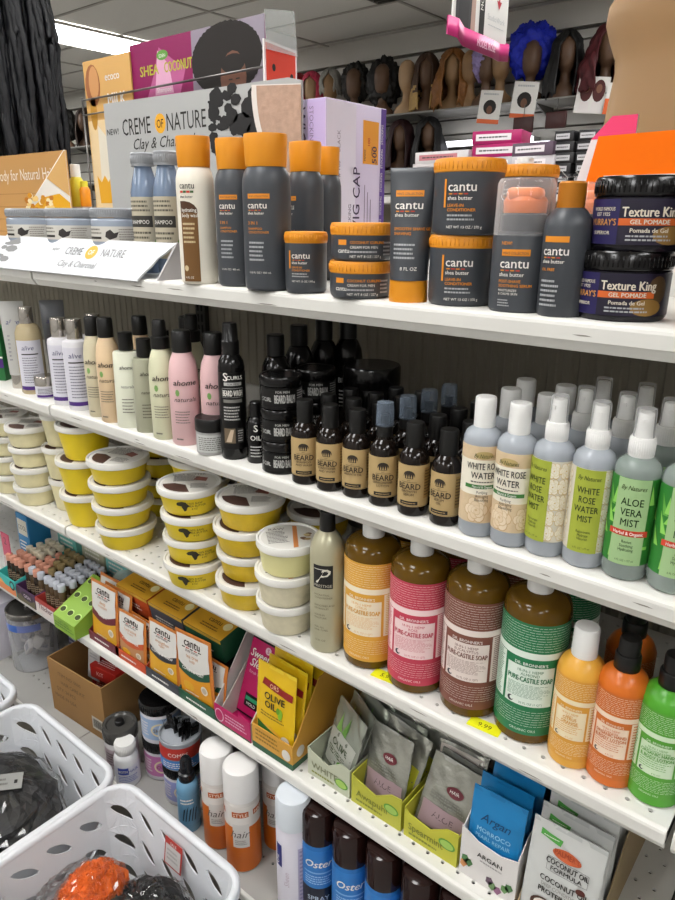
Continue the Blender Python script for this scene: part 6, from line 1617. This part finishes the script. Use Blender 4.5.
# ---------------------------------------------------------------- white baskets in front of the shelves
WPL = M('#d8dade', .35)
def rrect(hx, hy, r, n=6):
    pts = []
    for cx, cy, a0 in ((hx - r, -hy + r, -PI / 2), (hx - r, hy - r, 0), (-hx + r, hy - r, PI / 2), (-hx + r, -hy + r, PI)):
        for k in range(n + 1):
            a = a0 + PI / 2 * k / n; pts.append((cx + r * math.cos(a), cy + r * math.sin(a)))
    return pts
BH = .225
def basket(hx, hy):
    def outline(t):           # t: 0 floor .. 1 rim
        s = .80 + .20 * t
        return rrect(hx * s, hy * s, .045)
    base = rrect(1, 1, .2)
    def at(s, t):
        """point at perimeter fraction s, height fraction t, on the tapering wall"""
        p = outline(t); n = len(p)
        d = [0]
        for i in range(n): d.append(d[-1] + math.dist(p[i], p[(i + 1) % n]))
        L = s % 1 * d[-1]
        for i in range(n):
            if d[i] <= L <= d[i + 1] + 1e-9:
                f = (L - d[i]) / max(1e-9, d[i + 1] - d[i]); a, b = p[i], p[(i + 1) % n]
                return (a[0] + (b[0] - a[0]) * f, a[1] + (b[1] - a[1]) * f, BH * t)
    w = MB(); N = 18; rows = [(.10, .37), (.38, .64), (.65, .91)]
    M_ = 14
    def quad(s0, s1, t0, t1, nn=3):
        vs = [at(s0 + (s1 - s0) * i / nn, t) for t in (t0, t1) for i in range(nn + 1)]
        w.add(vs, [(i, i + 1, i + nn + 2, i + nn + 1) for i in range(nn)], WPL, True)
    for i in range(N):
        s0, s1 = i / N, (i + 1) / N
        for t0, t1 in ((0, .10), (.37, .38), (.64, .65), (.91, 1.0)): quad(s0, s1, t0, t1)
        for t0, t1 in rows:
            cs, ct = (s0 + s1) / 2, (t0 + t1) / 2; hs, ht = (s1 - s0) / 2, (t1 - t0) / 2
            rim = []; hole2 = []
            for k in range(M_ * 2):
                a = 2 * PI * (k + .5) / (M_ * 2)
                c, s_ = math.cos(a), math.sin(a); m = max(abs(c), abs(s_))
                rim.append((cs + hs * c / m, ct + ht * s_ / m))
                # slot: leaf shape with a tilted long axis and pointed ends
                lo, hi = 0.0, 1.3
                for _ in range(18):
                    q = (lo + hi) / 2; x_, y_ = q * c, q * s_
                    X, Y = x_ * .80 + y_ * .60, -x_ * .60 + y_ * .80
                    if abs(X) < 1.0 and abs(Y) < .30 * (1 - X * X): lo = q
                    else: hi = q
                hole2.append((cs + hs * lo * c * .95, ct + ht * lo * s_ * .95))
            n2 = M_ * 2
            vs = [at(*p) for p in rim] + [at(*p) for p in hole2]; n2 = M_ * 2
            w.add(vs, [(k, (k + 1) % n2, (k + 1) % n2 + n2, k + n2) for k in range(n2)], WPL, False)
    seen = {}; new = []; remap = []
    for v in w.v:
        k = tuple(round(c, 4) for c in v)
        if k not in seen: seen[k] = len(new); new.append(v)
        remap.append(seen[k])
    w.v = new; fs = []; ms = []; sm = []
    for f, m_ in zip(w.f, w.m):
        g = []
        for i in f:
            if remap[i] not in g: g.append(remap[i])
        if len(g) > 2: fs.append(tuple(g)); ms.append(m_); sm.append(False)
    w.f, w.m, w.sm = fs, ms, sm
    bot = MB(); p = outline(0); n = len(p)
    bot.add([(x, y, .0) for x, y in p] + [(x, y, .003) for x, y in p], [tuple(range(n - 1, -1, -1)), tuple(range(n, 2 * n))] + [(i, (i + 1) % n, (i + 1) % n + n, i + n) for i in range(n)], WPL)
    r = MB(); secs = [(-.003, -.018), (.008, -.018), (.010, -.015), (.010, -.003), (.008, .0), (.002, .001), (-.003, .0)]
    p0 = outline(1.0); vs = []; m = len(secs)
    for i in range(n):
        a = Vector(p0[(i + 1) % n]) - Vector(p0[i - 1]); a.normalize(); nn = Vector((a.y, -a.x))
        for dx, dz in secs: vs.append((p0[i][0] + nn.x * dx, p0[i][1] + nn.y * dx, BH + dz))
    r.add(vs, [(i * m + k, ((i + 1) % n) * m + k, ((i + 1) % n) * m + (k + 1) % m, i * m + (k + 1) % m) for i in range(n) for k in range(m)], WPL, True)
    return [('slotted_wall', w, None, None), ('base', bot, None, None), ('rim', r, None, None)]
BZ = .222
baskets = []
for cx, lab, g in ((-.290, 'white slotted plastic basket cut by the frame edge, farthest of the three', None), (.099, 'white slotted plastic basket holding bagged black hair, middle of the three', None), (.467, 'white slotted plastic basket holding orange and black bagged hair, nearest', None)):
    r = put('basket', lambda: basket(.176, .150), 'plastic_basket', lab, 'basket', (cx, -.255, BZ), 0, 'white slotted baskets')
    for ch in r.children:
        if ch.name.startswith('slotted_wall'):
            md = ch.modifiers.new('thickness', 'SOLIDIFY') if not ch.modifiers else ch.modifiers[0]; md.thickness = .0028; md.offset = 0
o = empty('low_bench', 'low grey bench that carries the white baskets', 'bench', (.09, -.255, 0))
t = MB(); t.box(-.60, .60, -.15, .15, .19, BZ - .0005, M('#8a8884', .5), .004); t.build('bench_top', o)
for sx in (-.57, .57):
    for sy in (-.12, .12): t = MB(); t.box(sx - .02, sx + .02, sy - .02, sy + .02, 0, .19, M('#6a6864', .5)); t.build('leg', o)
# stickers on the near basket
o = empty('price_tag', 'white card with red edge stuck inside the nearest basket', 'tag', (.468, -.1225, BZ + .172), 0, None, (D(-9), 0, 0))
t = MB(); t.box(-.024, .024, 0, .0012, -.028, .028, M('#b5413a', .5)); f_ = Flat((0, 0, 0)); t.rect(f_, -.021, .021, -.025, .016, M('#c9c6c4', .5), .0003); t.text(f_, 'SALE', 0, .018, .006, W_, .0004); t.micro(f_, -.016, .016, -.016, .010, 3, M('#a8a5a3', .5), .0006); t.build('card', o)
# bagged hair
def crumple(r, sq, mat, seed, amp, seg=36, rings=22, freq=9.0):
    from mathutils import noise as NZ
    t = MB(); vs = []; fs = []
    for i in range(rings + 1):
        th = PI * i / rings
        for k in range(seg):
            a = 2 * PI * k / seg
            d = Vector((math.sin(th) * math.cos(a), math.sin(th) * math.sin(a), -math.cos(th)))
            n1 = NZ.noise(d * freq * .35 + Vector((seed, 0, 0))); n2 = abs(NZ.noise(d * freq * .8 + Vector((0, seed, 3)))); n3 = abs(NZ.noise(d * freq * 1.7 + Vector((4, seed, 1))))
            R_ = r * (1 + amp * (n1 * .8 - n2 * .7 - n3 * .4))
            vs.append((d.x * R_ * sq[0], d.y * R_ * sq[1], d.z * R_ * sq[2]))
    for i in range(rings):
        for k in range(seg):
            k2 = (k + 1) % seg; fs.append((i * seg + k, i * seg + k2, (i + 1) * seg + k2, (i + 1) * seg + k))
    t.add(vs, fs, mat, False); return t
def film():
    m = bpy.data.materials.new('mat_plastic_film'); m.use_nodes = True; nt = m.node_tree
    for n in list(nt.nodes): nt.nodes.remove(n)
    out = nt.nodes.new('ShaderNodeOutputMaterial'); tr = nt.nodes.new('ShaderNodeBsdfTransparent'); gl = nt.nodes.new('ShaderNodeBsdfGlossy'); gl.inputs['Roughness'].default_value = .09
    lw = nt.nodes.new('ShaderNodeLayerWeight'); lw.inputs[0].default_value = .25; mx = nt.nodes.new('ShaderNodeMixShader')
    mr = nt.nodes.new('ShaderNodeMapRange'); mr.inputs[3].default_value = .05; mr.inputs[4].default_value = .55
    nt.links.new(lw.outputs['Fresnel'], mr.inputs[0]); nt.links.new(mr.outputs[0], mx.inputs[0]); nt.links.new(tr.outputs[0], mx.inputs[1]); nt.links.new(gl.outputs[0], mx.inputs[2]); nt.links.new(mx.outputs[0], out.inputs[0])
    return m
BAG = film()
def pack(name, lab, loc, r, sq, hair_mat, seed, rot=(0, 0, 0), hs=.86, curls=None, card=None):
    o = empty(name, lab, 'hair pack', loc, 0, 'bagged hair in the baskets', tuple(D(q) for q in rot))
    t = crumple(r * hs, sq, hair_mat, seed + 2, .22, 30, 18, 6.0)
    if curls:
        rnd = random.Random(seed)
        for q in range(curls):
            a = rnd.uniform(0, 2 * PI); th = rnd.uniform(.0, PI * .62); d = Vector((math.sin(th) * math.cos(a) * sq[0], math.sin(th) * math.sin(a) * sq[1], math.cos(th) * sq[2])) * r * hs * rnd.uniform(.86, .98)
            ax = Vector((rnd.uniform(-1, 1), rnd.uniform(-1, 1), rnd.uniform(-.6, .6))).normalized(); p = ax.cross(Vector((0, 0, 1))).normalized(); q2 = ax.cross(p)
            pts = [d + ax * (.010 * (i / 8 - .5)) + p * .0042 * math.cos(i * 1.3) + q2 * .0042 * math.sin(i * 1.3) for i in range(9)]
            t.tube(pts, .0011, hair_mat, 4)
    t.build('hair', o)
    crumple(r, sq, BAG, seed, .17, 44, 28, 10.0).build('plastic_bag', o)
    if card:
        t = MB(); t.box(-.055, .035, -.018, .018, 0, .0012, M('#8f8f8c', .45)); t.rect(Flat((0, 0, .0012), (1, 0, 0), (0, 1, 0)), .020, .026, -.006, .002, BLK); t.micro(Flat((0, 0, .0012), (1, 0, 0), (0, 1, 0)), -.045, .01, -.01, .01, 2, M('#5f5d5a', .5))
        c = t.build('paper_label', o); c.location = card; c.rotation_euler = (D(8), 0, D(35))
    return o
BH_ = M('#1b1b1c', .55, noise=.5, nscale=60, bump=.6); GH = M('#2a2a2b', .5, noise=.5, nscale=50, bump=.6); OH = M('#ee6c1e', .6, noise=.22, nscale=120, bump=.6)
pack('hair_pack', 'clear bag of straight black hair with a paper label in the middle basket', (.085, -.262, BZ + .160), .118, (1.15, 1.0, .48), GH, 3, (0, 6, 20), .94, None, (.02, .0, .058))
pack('hair_pack', 'clear bag of black hair deeper in the middle basket under the labelled bag', (.085, -.250, BZ + .052), .095, (1.2, 1.0, .45), BH_, 8)
pack('hair_pack', 'clear bag of curly orange hair in the nearest basket', (.420, -.258, BZ + .152), .078, (.72, .9, .92), OH, 5, (0, 0, 10), .92, 700)
pack('hair_pack', 'clear bag of glossy black hair beside the orange one in the nearest basket', (.528, -.228, BZ + .140), .092, (.95, .95, .90), BH_, 11, (0, 0, 30), .94, 260)
pack('hair_pack', 'nearly empty crumpled clear bag between orange hair and basket wall', (.345, -.262, BZ + .115), .055, (.55, 1.5, 1.0), M('#8a6a60', .4, noise=.4, nscale=40), 17, (0, 0, 0), .5)
pack('hair_pack', 'clear bag of black hair at the bottom of the nearest basket', (.465, -.255, BZ + .045), .085, (1.35, 1.1, .42), BH_, 31)
o = empty('wig_box', 'small red and white package in the farthest basket', 'package', (-.190, -.225, BZ + .095), 0, None, (D(12), D(-14), D(30)))
t = MB(); t.box(-.055, .055, -.035, .035, 0, .03, M('#c9c6c6', .4), .004); tp = Flat((0, 0, .0302), (1, 0, 0), (0, 1, 0)); t.rect(tp, -.05, .0, -.03, .03, M('#a82a2a', .45)); t.text(tp, 'WIG', .025, -.005, .012, BLK, .0006); t.build('package', o)
pack('hair_pack', 'clear bag of dark hair in the farthest basket', (-.29, -.255, BZ + .055), .09, (1.3, 1.1, .5), BH_, 21)

# ---------------------------------------------------------------- wig wall and the next aisle
SKINS = {'tan': M('#8a6a48', .5), 'brown': M('#5c4331', .5), 'pale': M('#a98a68', .5)}
GLS = M('#84827d', .3)
for z, lab in ((2.262, 'long grey display shelf carrying the mannequin heads'), (1.86, 'lower grey display shelf on the wig wall')):
    o = empty('display_shelf', lab, 'shelf', (-3.4, 4.30, z))
    t = MB(); t.box(-4.4, 3.6, -.17, .195, -.012, 0, GLS, .002); t.build('shelf_board', o)
    for k in range(9):
        t = MB(); t.prism([(.195, -.012), (.195, -.10), (.18, -.10), (-.10, -.012)], -4.2 + k * .95, -4.19 + k * .95, M('#6f6d69', .4, metal=.6), 'x'); t.build('bracket', o)
def head_mesh(skin):
    t = MB(); n = 24
    sec = [(.105, .06, 0, 0), (.108, .062, .02, 0), (.098, .056, .05, 0), (.058, .046, .078, .004), (.040, .040, .105, .010), (.037, .038, .15, .014), (.039, .046, .170, .004), (.052, .066, .182, -.010), (.064, .082, .210, -.012), (.072, .092, .25, -.010), (.076, .096, .295, -.004), (.072, .092, .335, 0), (.056, .074, .368, .004), (.030, .040, .388, .006), (.0, .0, .394, .006)]
    vs = []; fs = []
    for rx, ry, z, dy in sec:
        for k in range(n):
            a = 2 * PI * k / n; vs.append((rx * math.sin(a), -ry * math.cos(a) + dy, z))
    for i in range(len(sec) - 1):
        for k in range(n): fs.append((i * n + k, i * n + (k + 1) % n, (i + 1) * n + (k + 1) % n, (i + 1) * n + k))
    t.add(vs, fs, skin, True)
    t.add([(-.010, -.090, .238), (.010, -.090, .238), (0, -.112, .240), (-.005, -.092, .275), (.005, -.092, .275)], [(0, 1, 2), (0, 2, 3), (1, 4, 2), (3, 2, 4)], skin, True)
    for sx in (-.026, .026):
        t.ball((sx, -.080, .272), .0105, M('#d3c8ba', .4), 8, 6, (1, .5, .55)); t.ball((sx, -.0845, .272), .0055, M('#1d1511', .3), 8, 6, (1, .4, 1)); t.ball((sx, -.083, .285), .014, M('#2b1d15', .6), 8, 4, (1, .3, .18))
    t.ball((0, -.083, .218), .017, M('#7a3a34', .4), 8, 6, (1, .45, .38))
    for sx in (-.066, .066): t.ball((sx, .0, .262), .018, skin, 8, 6, (.4, .8, 1.2))
    return t
def drape(L, mat, R=.118, flare=.03, amp=.018, curl=0.0, open_=30, seed=1, bob=False, ends=None):
    from mathutils import noise as NZ
    t = MB(); NA, NT = 56, 26; vs = []; fs = []; keep = []
    for j in range(NT + 1):
        u = j / NT
        if u < .35:
            q = u / .35 * PI / 2; r = R * math.sin(q); z = .300 + .128 * math.cos(q); op = 0 if u < .20 else open_ * min(1, (u - .20) / .10)
        else:
            v = (u - .35) / .65; r = R + flare * math.sin(min(1, v * 1.4) * PI / 2) - (.02 * v if bob else 0); z = .300 - L * v; op = open_ * (1 - .25 * v)
        for k in range(NA + 1):
            a = D(op) + (2 * PI - 2 * D(op)) * k / NA
            st = NZ.noise(Vector((a * 6.0, u * 2.2 + seed, seed))) * amp + math.sin(u * 22 + 5 * NZ.noise(Vector((a * 3, seed, 0)))) * curl
            rr = max(0, r + st * min(1, u * 4)); zz = z + (NZ.noise(Vector((a * 5, seed, 2))) * .05 * max(0, u - .7) / .3)
            vs.append((rr * .92 * math.sin(a), -rr * 1.02 * math.cos(a) + .012 + (.03 * max(0, u - .5)), zz))
    m = NA + 1
    for j in range(NT):
        for k in range(NA): fs.append((j * m + k, (j + 1) * m + k, (j + 1) * m + k + 1, j * m + k + 1))
    t.add(vs, fs, mat, True)
    if ends:
        q = t.mi(ends)
        for i, f in enumerate(t.f):
            if i // NA > NT * .66 + 2 * math.sin(i * .7): t.m[i] = q
    return t
def curly(r, mat, seed, sq=(1, .95, 1.0), c=(0, .045, .30), amp=.2):
    t = crumple(r, sq, mat, seed, amp, 72, 48, 13.0); t.v = [(x + c[0], y + c[1], z + c[2]) for x, y, z in t.v]; t.sm = [True] * len(t.sm); return t
def HM(h, n=.5): return M(h, .55, noise=n, nscale=70, bump=.5)
heads = [('red bob wig, partly hidden by the clay display', 'brown', -3.14, lambda: drape(.10, HM('#8c1620'), seed=1, bob=True)),
         ('bright pink bob wig', 'pale', -2.985, lambda: drape(.12, HM('#c33a56', .25), seed=2, bob=True, open_=40)),
         ('silver grey short wig with fringe', 'tan', -2.78, lambda: drape(.07, HM('#8d8a83', .4), R=.118, flare=.012, seed=3, bob=True, open_=30)),
         ('black curly wig next to the silver grey one', 'brown', -2.53, lambda: curly(.145, HM('#15120f'), 4, (1, .8, 1.1), (0, .055, .29))),
         ('big black curly wig', 'brown', -2.25, lambda: curly(.170, HM('#100e0d'), 5, (1, .75, 1.15), (0, .065, .26))),
         ('bald tan head with painted face, between black and brown wigs', 'pale', -2.02, None),
         ('long dark brown wig turning blonde at its ends', 'brown', -1.845, lambda: drape(.285, HM('#3d2718'), seed=6, flare=.03, ends=HM('#a8874f', .3))),
         ('long golden brown wavy wig', 'tan', -1.62, lambda: drape(.285, HM('#7a4c1c'), seed=7, flare=.06, curl=.008, R=.125)),
         ('bald tan head beside the golden brown wig', 'tan', -1.475, None),
         ('small curly lavender wig', 'brown', -1.345, lambda: curly(.120, HM('#8f7fae', .3), 8, (1, .85, 1.15), (-.02, .01, .30))),
         ('bare tan head partly behind the lavender wig', 'tan', -1.235, None),
         ('large electric blue afro wig', 'brown', -1.010, lambda: curly(.200, HM('#1226b0', .4), 9, (1, .70, .95), (0, .085, .335), .22)),
         ('long black braided wig', 'brown', -.765, lambda: drape(.285, HM('#0e0c0c'), seed=10, flare=.05, amp=.03)),
         ('long burgundy curly wig', 'brown', -.50, lambda: drape(.285, HM('#4a1218'), seed=11, R=.135, flare=.08, amp=.03, curl=.012)),
         ('black wig far along the wall, seen between braids and cards', 'brown', -6.85, lambda: curly(.15, HM('#12100e'), 12, (1, .9, 1.2), (0, .05, .27))),
         ('dark brown wig far along the wall, seen beside the tan card', 'brown', -6.45, lambda: drape(.285, HM('#2a1b12'), seed=13))]
for i, (lab, sk, x, wig) in enumerate(heads):
    o = empty('wig_mannequin', 'mannequin head wearing a ' + lab if wig else lab, 'mannequin head', (x, 4.225, 2.262), D(24), None); o.scale = (.87, .87, .96)
    head_mesh(SKINS[sk]).build('head', o)
    if wig:
        w_ = wig().build('wig', o); md = w_.modifiers.new('thickness', 'SOLIDIFY'); md.thickness = .008
for x, lab, c, s in ((-2.06, 'mannequin head in a dark wine red wig on the lower shelf', '#2b1113', 20), (-1.80, 'mannequin head in a big black wig on the lower shelf', '#0f0d0d', 21), (-2.34, 'mannequin head in a black bob on the lower shelf', '#131111', 22)):
    o = empty('wig_mannequin', lab, 'mannequin head', (x, 4.225, 1.86), D(24)); o.scale = (.85, .85, .88)
    head_mesh(SKINS['brown']).build('head', o); w_ = drape(.285, HM(c), seed=s, R=.125, flare=.05, amp=.03).build('wig', o); w_.modifiers.new('thickness', 'SOLIDIFY').thickness = .008
# picture tags on the shelf edge
for x, z, w_, h_, kind, lab in ((-1.245, 2.240, .062, .165, 0, 'white picture tag with small afro photo and orange base, beside the lavender wig'), (-.990, 2.262, .066, .175, 0, 'white picture tag with afro photo below the blue wig'), (-.530, 2.250, .075, .165, 1, 'picture tag showing two women with long red hair below the burgundy wig'), (-.375, 2.215, .05, .14, 2, 'orange and white picture tag beside the mannequin torso')):
    o = empty('picture_tag', lab, 'tag', (x, 4.116, z), D(-4), None, (0, D(6), D(10))); o.scale = (1.28, 1.28, 1.28)
    t = MB(); t.box(-w_, w_, 0, .003, -h_ / 2, h_ / 2, M('#d9d6d1', .5)); f_ = Flat((0, 0, 0))
    if kind == 0:
        t.rect(f_, -w_, w_, -h_ / 2, -h_ / 2 + .022, M('#d2602c', .5), .0006); t.disc(f_, 0, .0, w_ * .58, w_ * .58, M('#1c1613', .6), .0008); t.disc(f_, 0, -.014, w_ * .26, w_ * .34, M('#6a4633', .5), .0012); t.micro(f_, -w_ * .7, w_ * .7, h_ * .33, h_ * .44, 1, GREYT)
    elif kind == 1:
        for u in (-.03, .03): t.disc(f_, u, .02, .03, .05, M('#4a1c1a', .6), .0008); t.disc(f_, u, .03, .014, .02, M('#7a5340', .5), .0012); t.poly(f_, [(u - .03, -.08), (u + .03, -.08), (u + .02, -.03), (u - .02, -.03)], M('#d9d2d0', .5), .0014)
    else:
        t.rect(f_, -w_, w_, -h_ / 2, 0, M('#d2602c', .5), .0006); t.rect(f_, -w_ * .6, w_ * .6, -.04, -.025, W_, .001); t.disc(f_, 0, .035, .03, .025, M('#1c1613', .6), .001)
    t.build('printed_card', o)
for x, z, lab in ((-.975, 2.105, 'dark red wig package hanging below the blue wig tag'), (-.745, 2.120, 'dark red wig package hanging below the black braided wig')):
    o = empty('wig_package', lab, 'package', (x, 4.10, z))
    t = MB(); t.box(-.07, .07, -.012, .012, -.05, .05, M('#3c1c1b', .4), .004); t.build('package', o)
    t = MB(); t.tube([(0, 0, .05), (0, .005, .13)], .0025, M('#77746f', .3, metal=.8), 6); t.build('hook', o)
STRIP = M('#f6f7ff', .5, emit=5.0)
for x0, x1, z, lab in ((-1.75, -1.02, 2.045, 'upper lit white strip lamp under the wig shelf'), (-1.25, -.88, 2.005, 'lower lit white strip lamp below the blue wig')):
    o = empty('strip_lamp', lab, 'lamp', ((x0 + x1) / 2, 4.36, z))
    t = MB(); t.box(-(x1 - x0) / 2, (x1 - x0) / 2, -.02, .02, -.018, .018, STRIP, .003); t.build('tube', o)
    t = MB(); t.box(-(x1 - x0) / 2, (x1 - x0) / 2, .02, .135, -.02, .02, M('#8d8b87', .5)); t.build('housing', o)
# next gondola
o = empty('display_gondola', 'grey gondola of the next aisle with boxes on its top', 'shelving', (.1, 2.1, 0))
t = MB(); t.box(-1.4, 1.4, -.24, .24, 1.56, 1.585, SHELF, .002); t.build('top_shelf', o)
t = MB(); t.box(-1.4, 1.4, -.02, .02, .1, 1.56, panel_m); t.build('back_panel', o)
t = MB(); t.box(-1.4, 1.4, -.22, .22, 0, .1, M('#6f6b64', .6)); t.build('base', o)
TOPZ = 1.5855
def carton_at(name, x, y, z, w, d, h, c, lab, group=None, rz=0, txt=None, ink='#e6dfe2'):
    q = empty(name, lab, 'box', (x, y, z), D(rz), group)
    t = MB(); t.box(-w / 2, w / 2, -d / 2, d / 2, 0, h, M(c, .42), .0015); t.build('carton', q)
    t = MB(); f_ = Flat((0, -d / 2 - .0002, 0)); t.rect(f_, -w * .42, w * .3, h * .25, h * .75, M(ink, .5), .0003); t.micro(f_, -w * .36, w * .24, h * .38, h * .62, 1, M('#4a4648', .5), .0006)
    if txt: t.text(f_, txt, w * .05, h * .35, h * .3, M('#5a4a52', .5), .0008)
    t.build('printed_face', q)
for k in range(5):
    carton_at('hair_dye_box', -.06 + .012 * (k % 2), 2.0, TOPZ + .047 * k, .24 - .012 * k, .14, .0465, ['#b9b6b8', '#a8175f', '#b9b6b8', '#a8175f', '#a8175f'][k], ('magenta' if k in (1, 3, 4) else 'white and grey') + ' flat box, %s from the bottom of the stack behind the grey jars' % ['first', 'second', 'third', 'fourth', 'fifth'][k], 'boxes on the next gondola', -6 + 4 * k)
for k in range(4):
    carton_at('hair_dye_box', .115, 1.99, TOPZ + .046 * k, .17, .14, .0455, ['#8a8788', '#9d1a5a', '#c9c4c8', '#5a4a58'][k], ['grey', 'magenta', 'pale', 'dusky'][k] + ' flat box in the pile right of the tall magenta stack'.replace('right of', 'beside'), 'boxes on the next gondola', 8 - 5 * k)
for i in range(3):
    for k in range(6):
        carton_at('black_pack', .222 + .080 * i, 1.99 + .01 * i, TOPZ + .036 * k, .072, .12, .0355, '#1d1c1e', 'small black pack with silver label, %s layer, %s column behind the slim bottle' % (['lowest', 'second', 'third', 'fourth', 'fifth', 'topmost'][k], ['first', 'middle', 'last'][i]), 'black packs on the next gondola', 4 - 3 * ((i + k) % 3), None, '#b5b4b6')
for k in range(4):
    carton_at('white_box', -.33 + .01 * k, 2.02, TOPZ + .044 * k, .26, .13, .0435, ['#cfcbc9', '#d9d5d3', '#c9c2c2', '#d9d6d6'][k], 'white flat box, %s layer of the pile beside the magenta stack' % ['lowest', 'second', 'third', 'topmost'][k], 'white boxes on the next gondola', 3 - 2 * k, None, '#c77f86' if k == 3 else '#b9b2b4')
o = empty('wire_rack', 'chrome wire rack with small hanging packs behind the slim grey bottle', 'rack', (.40, 1.925, TOPZ - .0))
CW = M('#b5b3b0', .2, metal=.9)
for k in range(7): t = MB(); t.tube([(-.15 + .05 * k, 0, 0), (-.15 + .05 * k, 0, .06), (-.15 + .05 * k, -.05, .075)], .0025, CW, 6); t.build('hook', o)
t = MB(); t.tube([(-.17, 0, .06), (.17, 0, .06)], .003, CW, 6); t.build('rail', o)
t = MB(); t.tube([(-.17, 0, .002), (.17, 0, .002)], .003, CW, 6); t.build('rail', o)
# hanging sign
MG = M('#a81a62', .4)
o = empty('hanging_sign', 'hanging white and black sign with curved magenta ribbon along its bottom', 'sign', (.2, 1.31, 1.944), D(90)); o.scale = (1.26, 1.26, 1.26)
t = MB(); t.box(-.125, .125, 0, .004, .03, .36, M('#d3d1cd', .5)); f_ = Flat((0, 0, 0))
t.rect(f_, -.115, -.030, .03, .35, M('#2c2a2c', .5), .0006); t.poly(f_, [(-.05, .03), (-.03, .03), (-.03, .3), (-.045, .2)], M('#a58a7d', .5), .0009); t.poly(f_, [(-.105, .03), (-.06, .03), (-.05, .3), (-.09, .3)], M('#191719', .5), .0008)
t.rect(f_, -.012, .012, .03, .35, BLK, .0006); t.text(f_, 'MODEL', .004, .09, .012, W_, .001, rot=90, align='l'); t.rect(f_, .075, .081, .12, .16, M('#b52a3a', .5), .0008); t.poly(f_, [(.066, .122), (.090, .122), (.078, .105)], M('#b52a3a', .5), .0008)
t.text(f_, 'StudioWork', .068, .078, .012, GREYT, .0008, maxw=.085); t.micro(f_, .03, .11, .066, .070, 1, GREYT, .0008)
t.build('board', o)
t = MB(); rp = [(-.130, .008, .022), (-.118, -.012, .014), (-.085, -.006, .005), (-.03, -.014, .001), (.04, -.014, .0), (.085, -.006, .001), (.118, -.014, .004), (.130, .008, .014)]
def spline(t_):
    n = len(rp) - 1; i = min(int(t_ * n), n - 1); f = t_ * n - i; a, b_ = Vector(rp[i]), Vector(rp[i + 1]); f = f * f * (3 - 2 * f); return a + (b_ - a) * f
vs = []; K = 32
for k in range(K + 1):
    p = spline(k / K); vs += [p, p + Vector((0, .003, 0)), p + Vector((0, .003, .036)), p + Vector((0, 0, .036))]
t.add(vs, [(4 * k + q, 4 * k + 4 + q, 4 * k + 4 + (q + 1) % 4, 4 * k + (q + 1) % 4) for k in range(K) for q in range(4)], MG, True)
t.text(Flat((0, -.0165, 0)), 'MODEL ROSE', .0, .011, .014, M('#e6b8cf', .5), .0, maxw=.085, bold=.02); t.build('ribbon', o)
for sx in (-.11, .11): t = MB(); t.tube([(sx, .002, .36), (sx, .002, .757)], .0012, M('#8a8885', .5), 5); t.build('string', o)
# hanging braids
o = empty('braid_bundle', 'long bundle of black braided hair hanging at the far end above the wood print carton', 'hair bundle', (-1.13, .60, 1.60))
t = MB(); rnd = random.Random(3); BRD = M('#0b0c12', .5, noise=.4, nscale=80, bump=.4)
for k in range(150):
    a = rnd.uniform(0, 2 * PI); rr = math.sqrt(rnd.uniform(.05, 1)); x0, y0 = .20 * rr * math.cos(a), .15 * rr * math.sin(a)
    ph, fq = rnd.uniform(0, 6), rnd.uniform(28, 40); pts = []; rad = []
    zb = rnd.uniform(0, .10)
    for j in range(34):
        z = .98 - (.98 - zb) * j / 33; sp = .55 + .45 * min(1, (.98 - z) / .55)
        pts.append((x0 * sp + .004 * math.sin(z * 17 + ph), y0 * sp + .004 * math.cos(z * 15 + ph), z)); rad.append(.0105 + .0022 * math.sin(z * fq * 4 + ph) if j < 32 else .005)
    t.tube(pts, .01, BRD, 6, rad)
t.build('hair', o)
t = MB(); t.lathe([(.08, .955), (.12, .96), (.125, .99), (.10, 1.01), (0, 1.02)], M('#1b1b1f', .5), 24); t.build('top_band', o)
t = MB(); t.tube([(0, 0, 1.01), (0, 0, 1.292)], .004, M('#6d6b68', .4, metal=.6), 6); t.build('hanging_rod', o)
o = empty('ceiling_vent', 'dark slatted air vent in the ceiling above the wig wall', 'vent', (-1.62, 3.55, 2.892))
t = MB(); t.box(-.30, .30, -.15, .15, -.012, 0, M('#5f5b56', .6)); t.build('frame', o)
for k in range(6): t = MB(); t.box(-.27, .27, -.125 + k * .045, -.105 + k * .045, -.02, -.012, M('#35322f', .6)); t.build('slat', o)
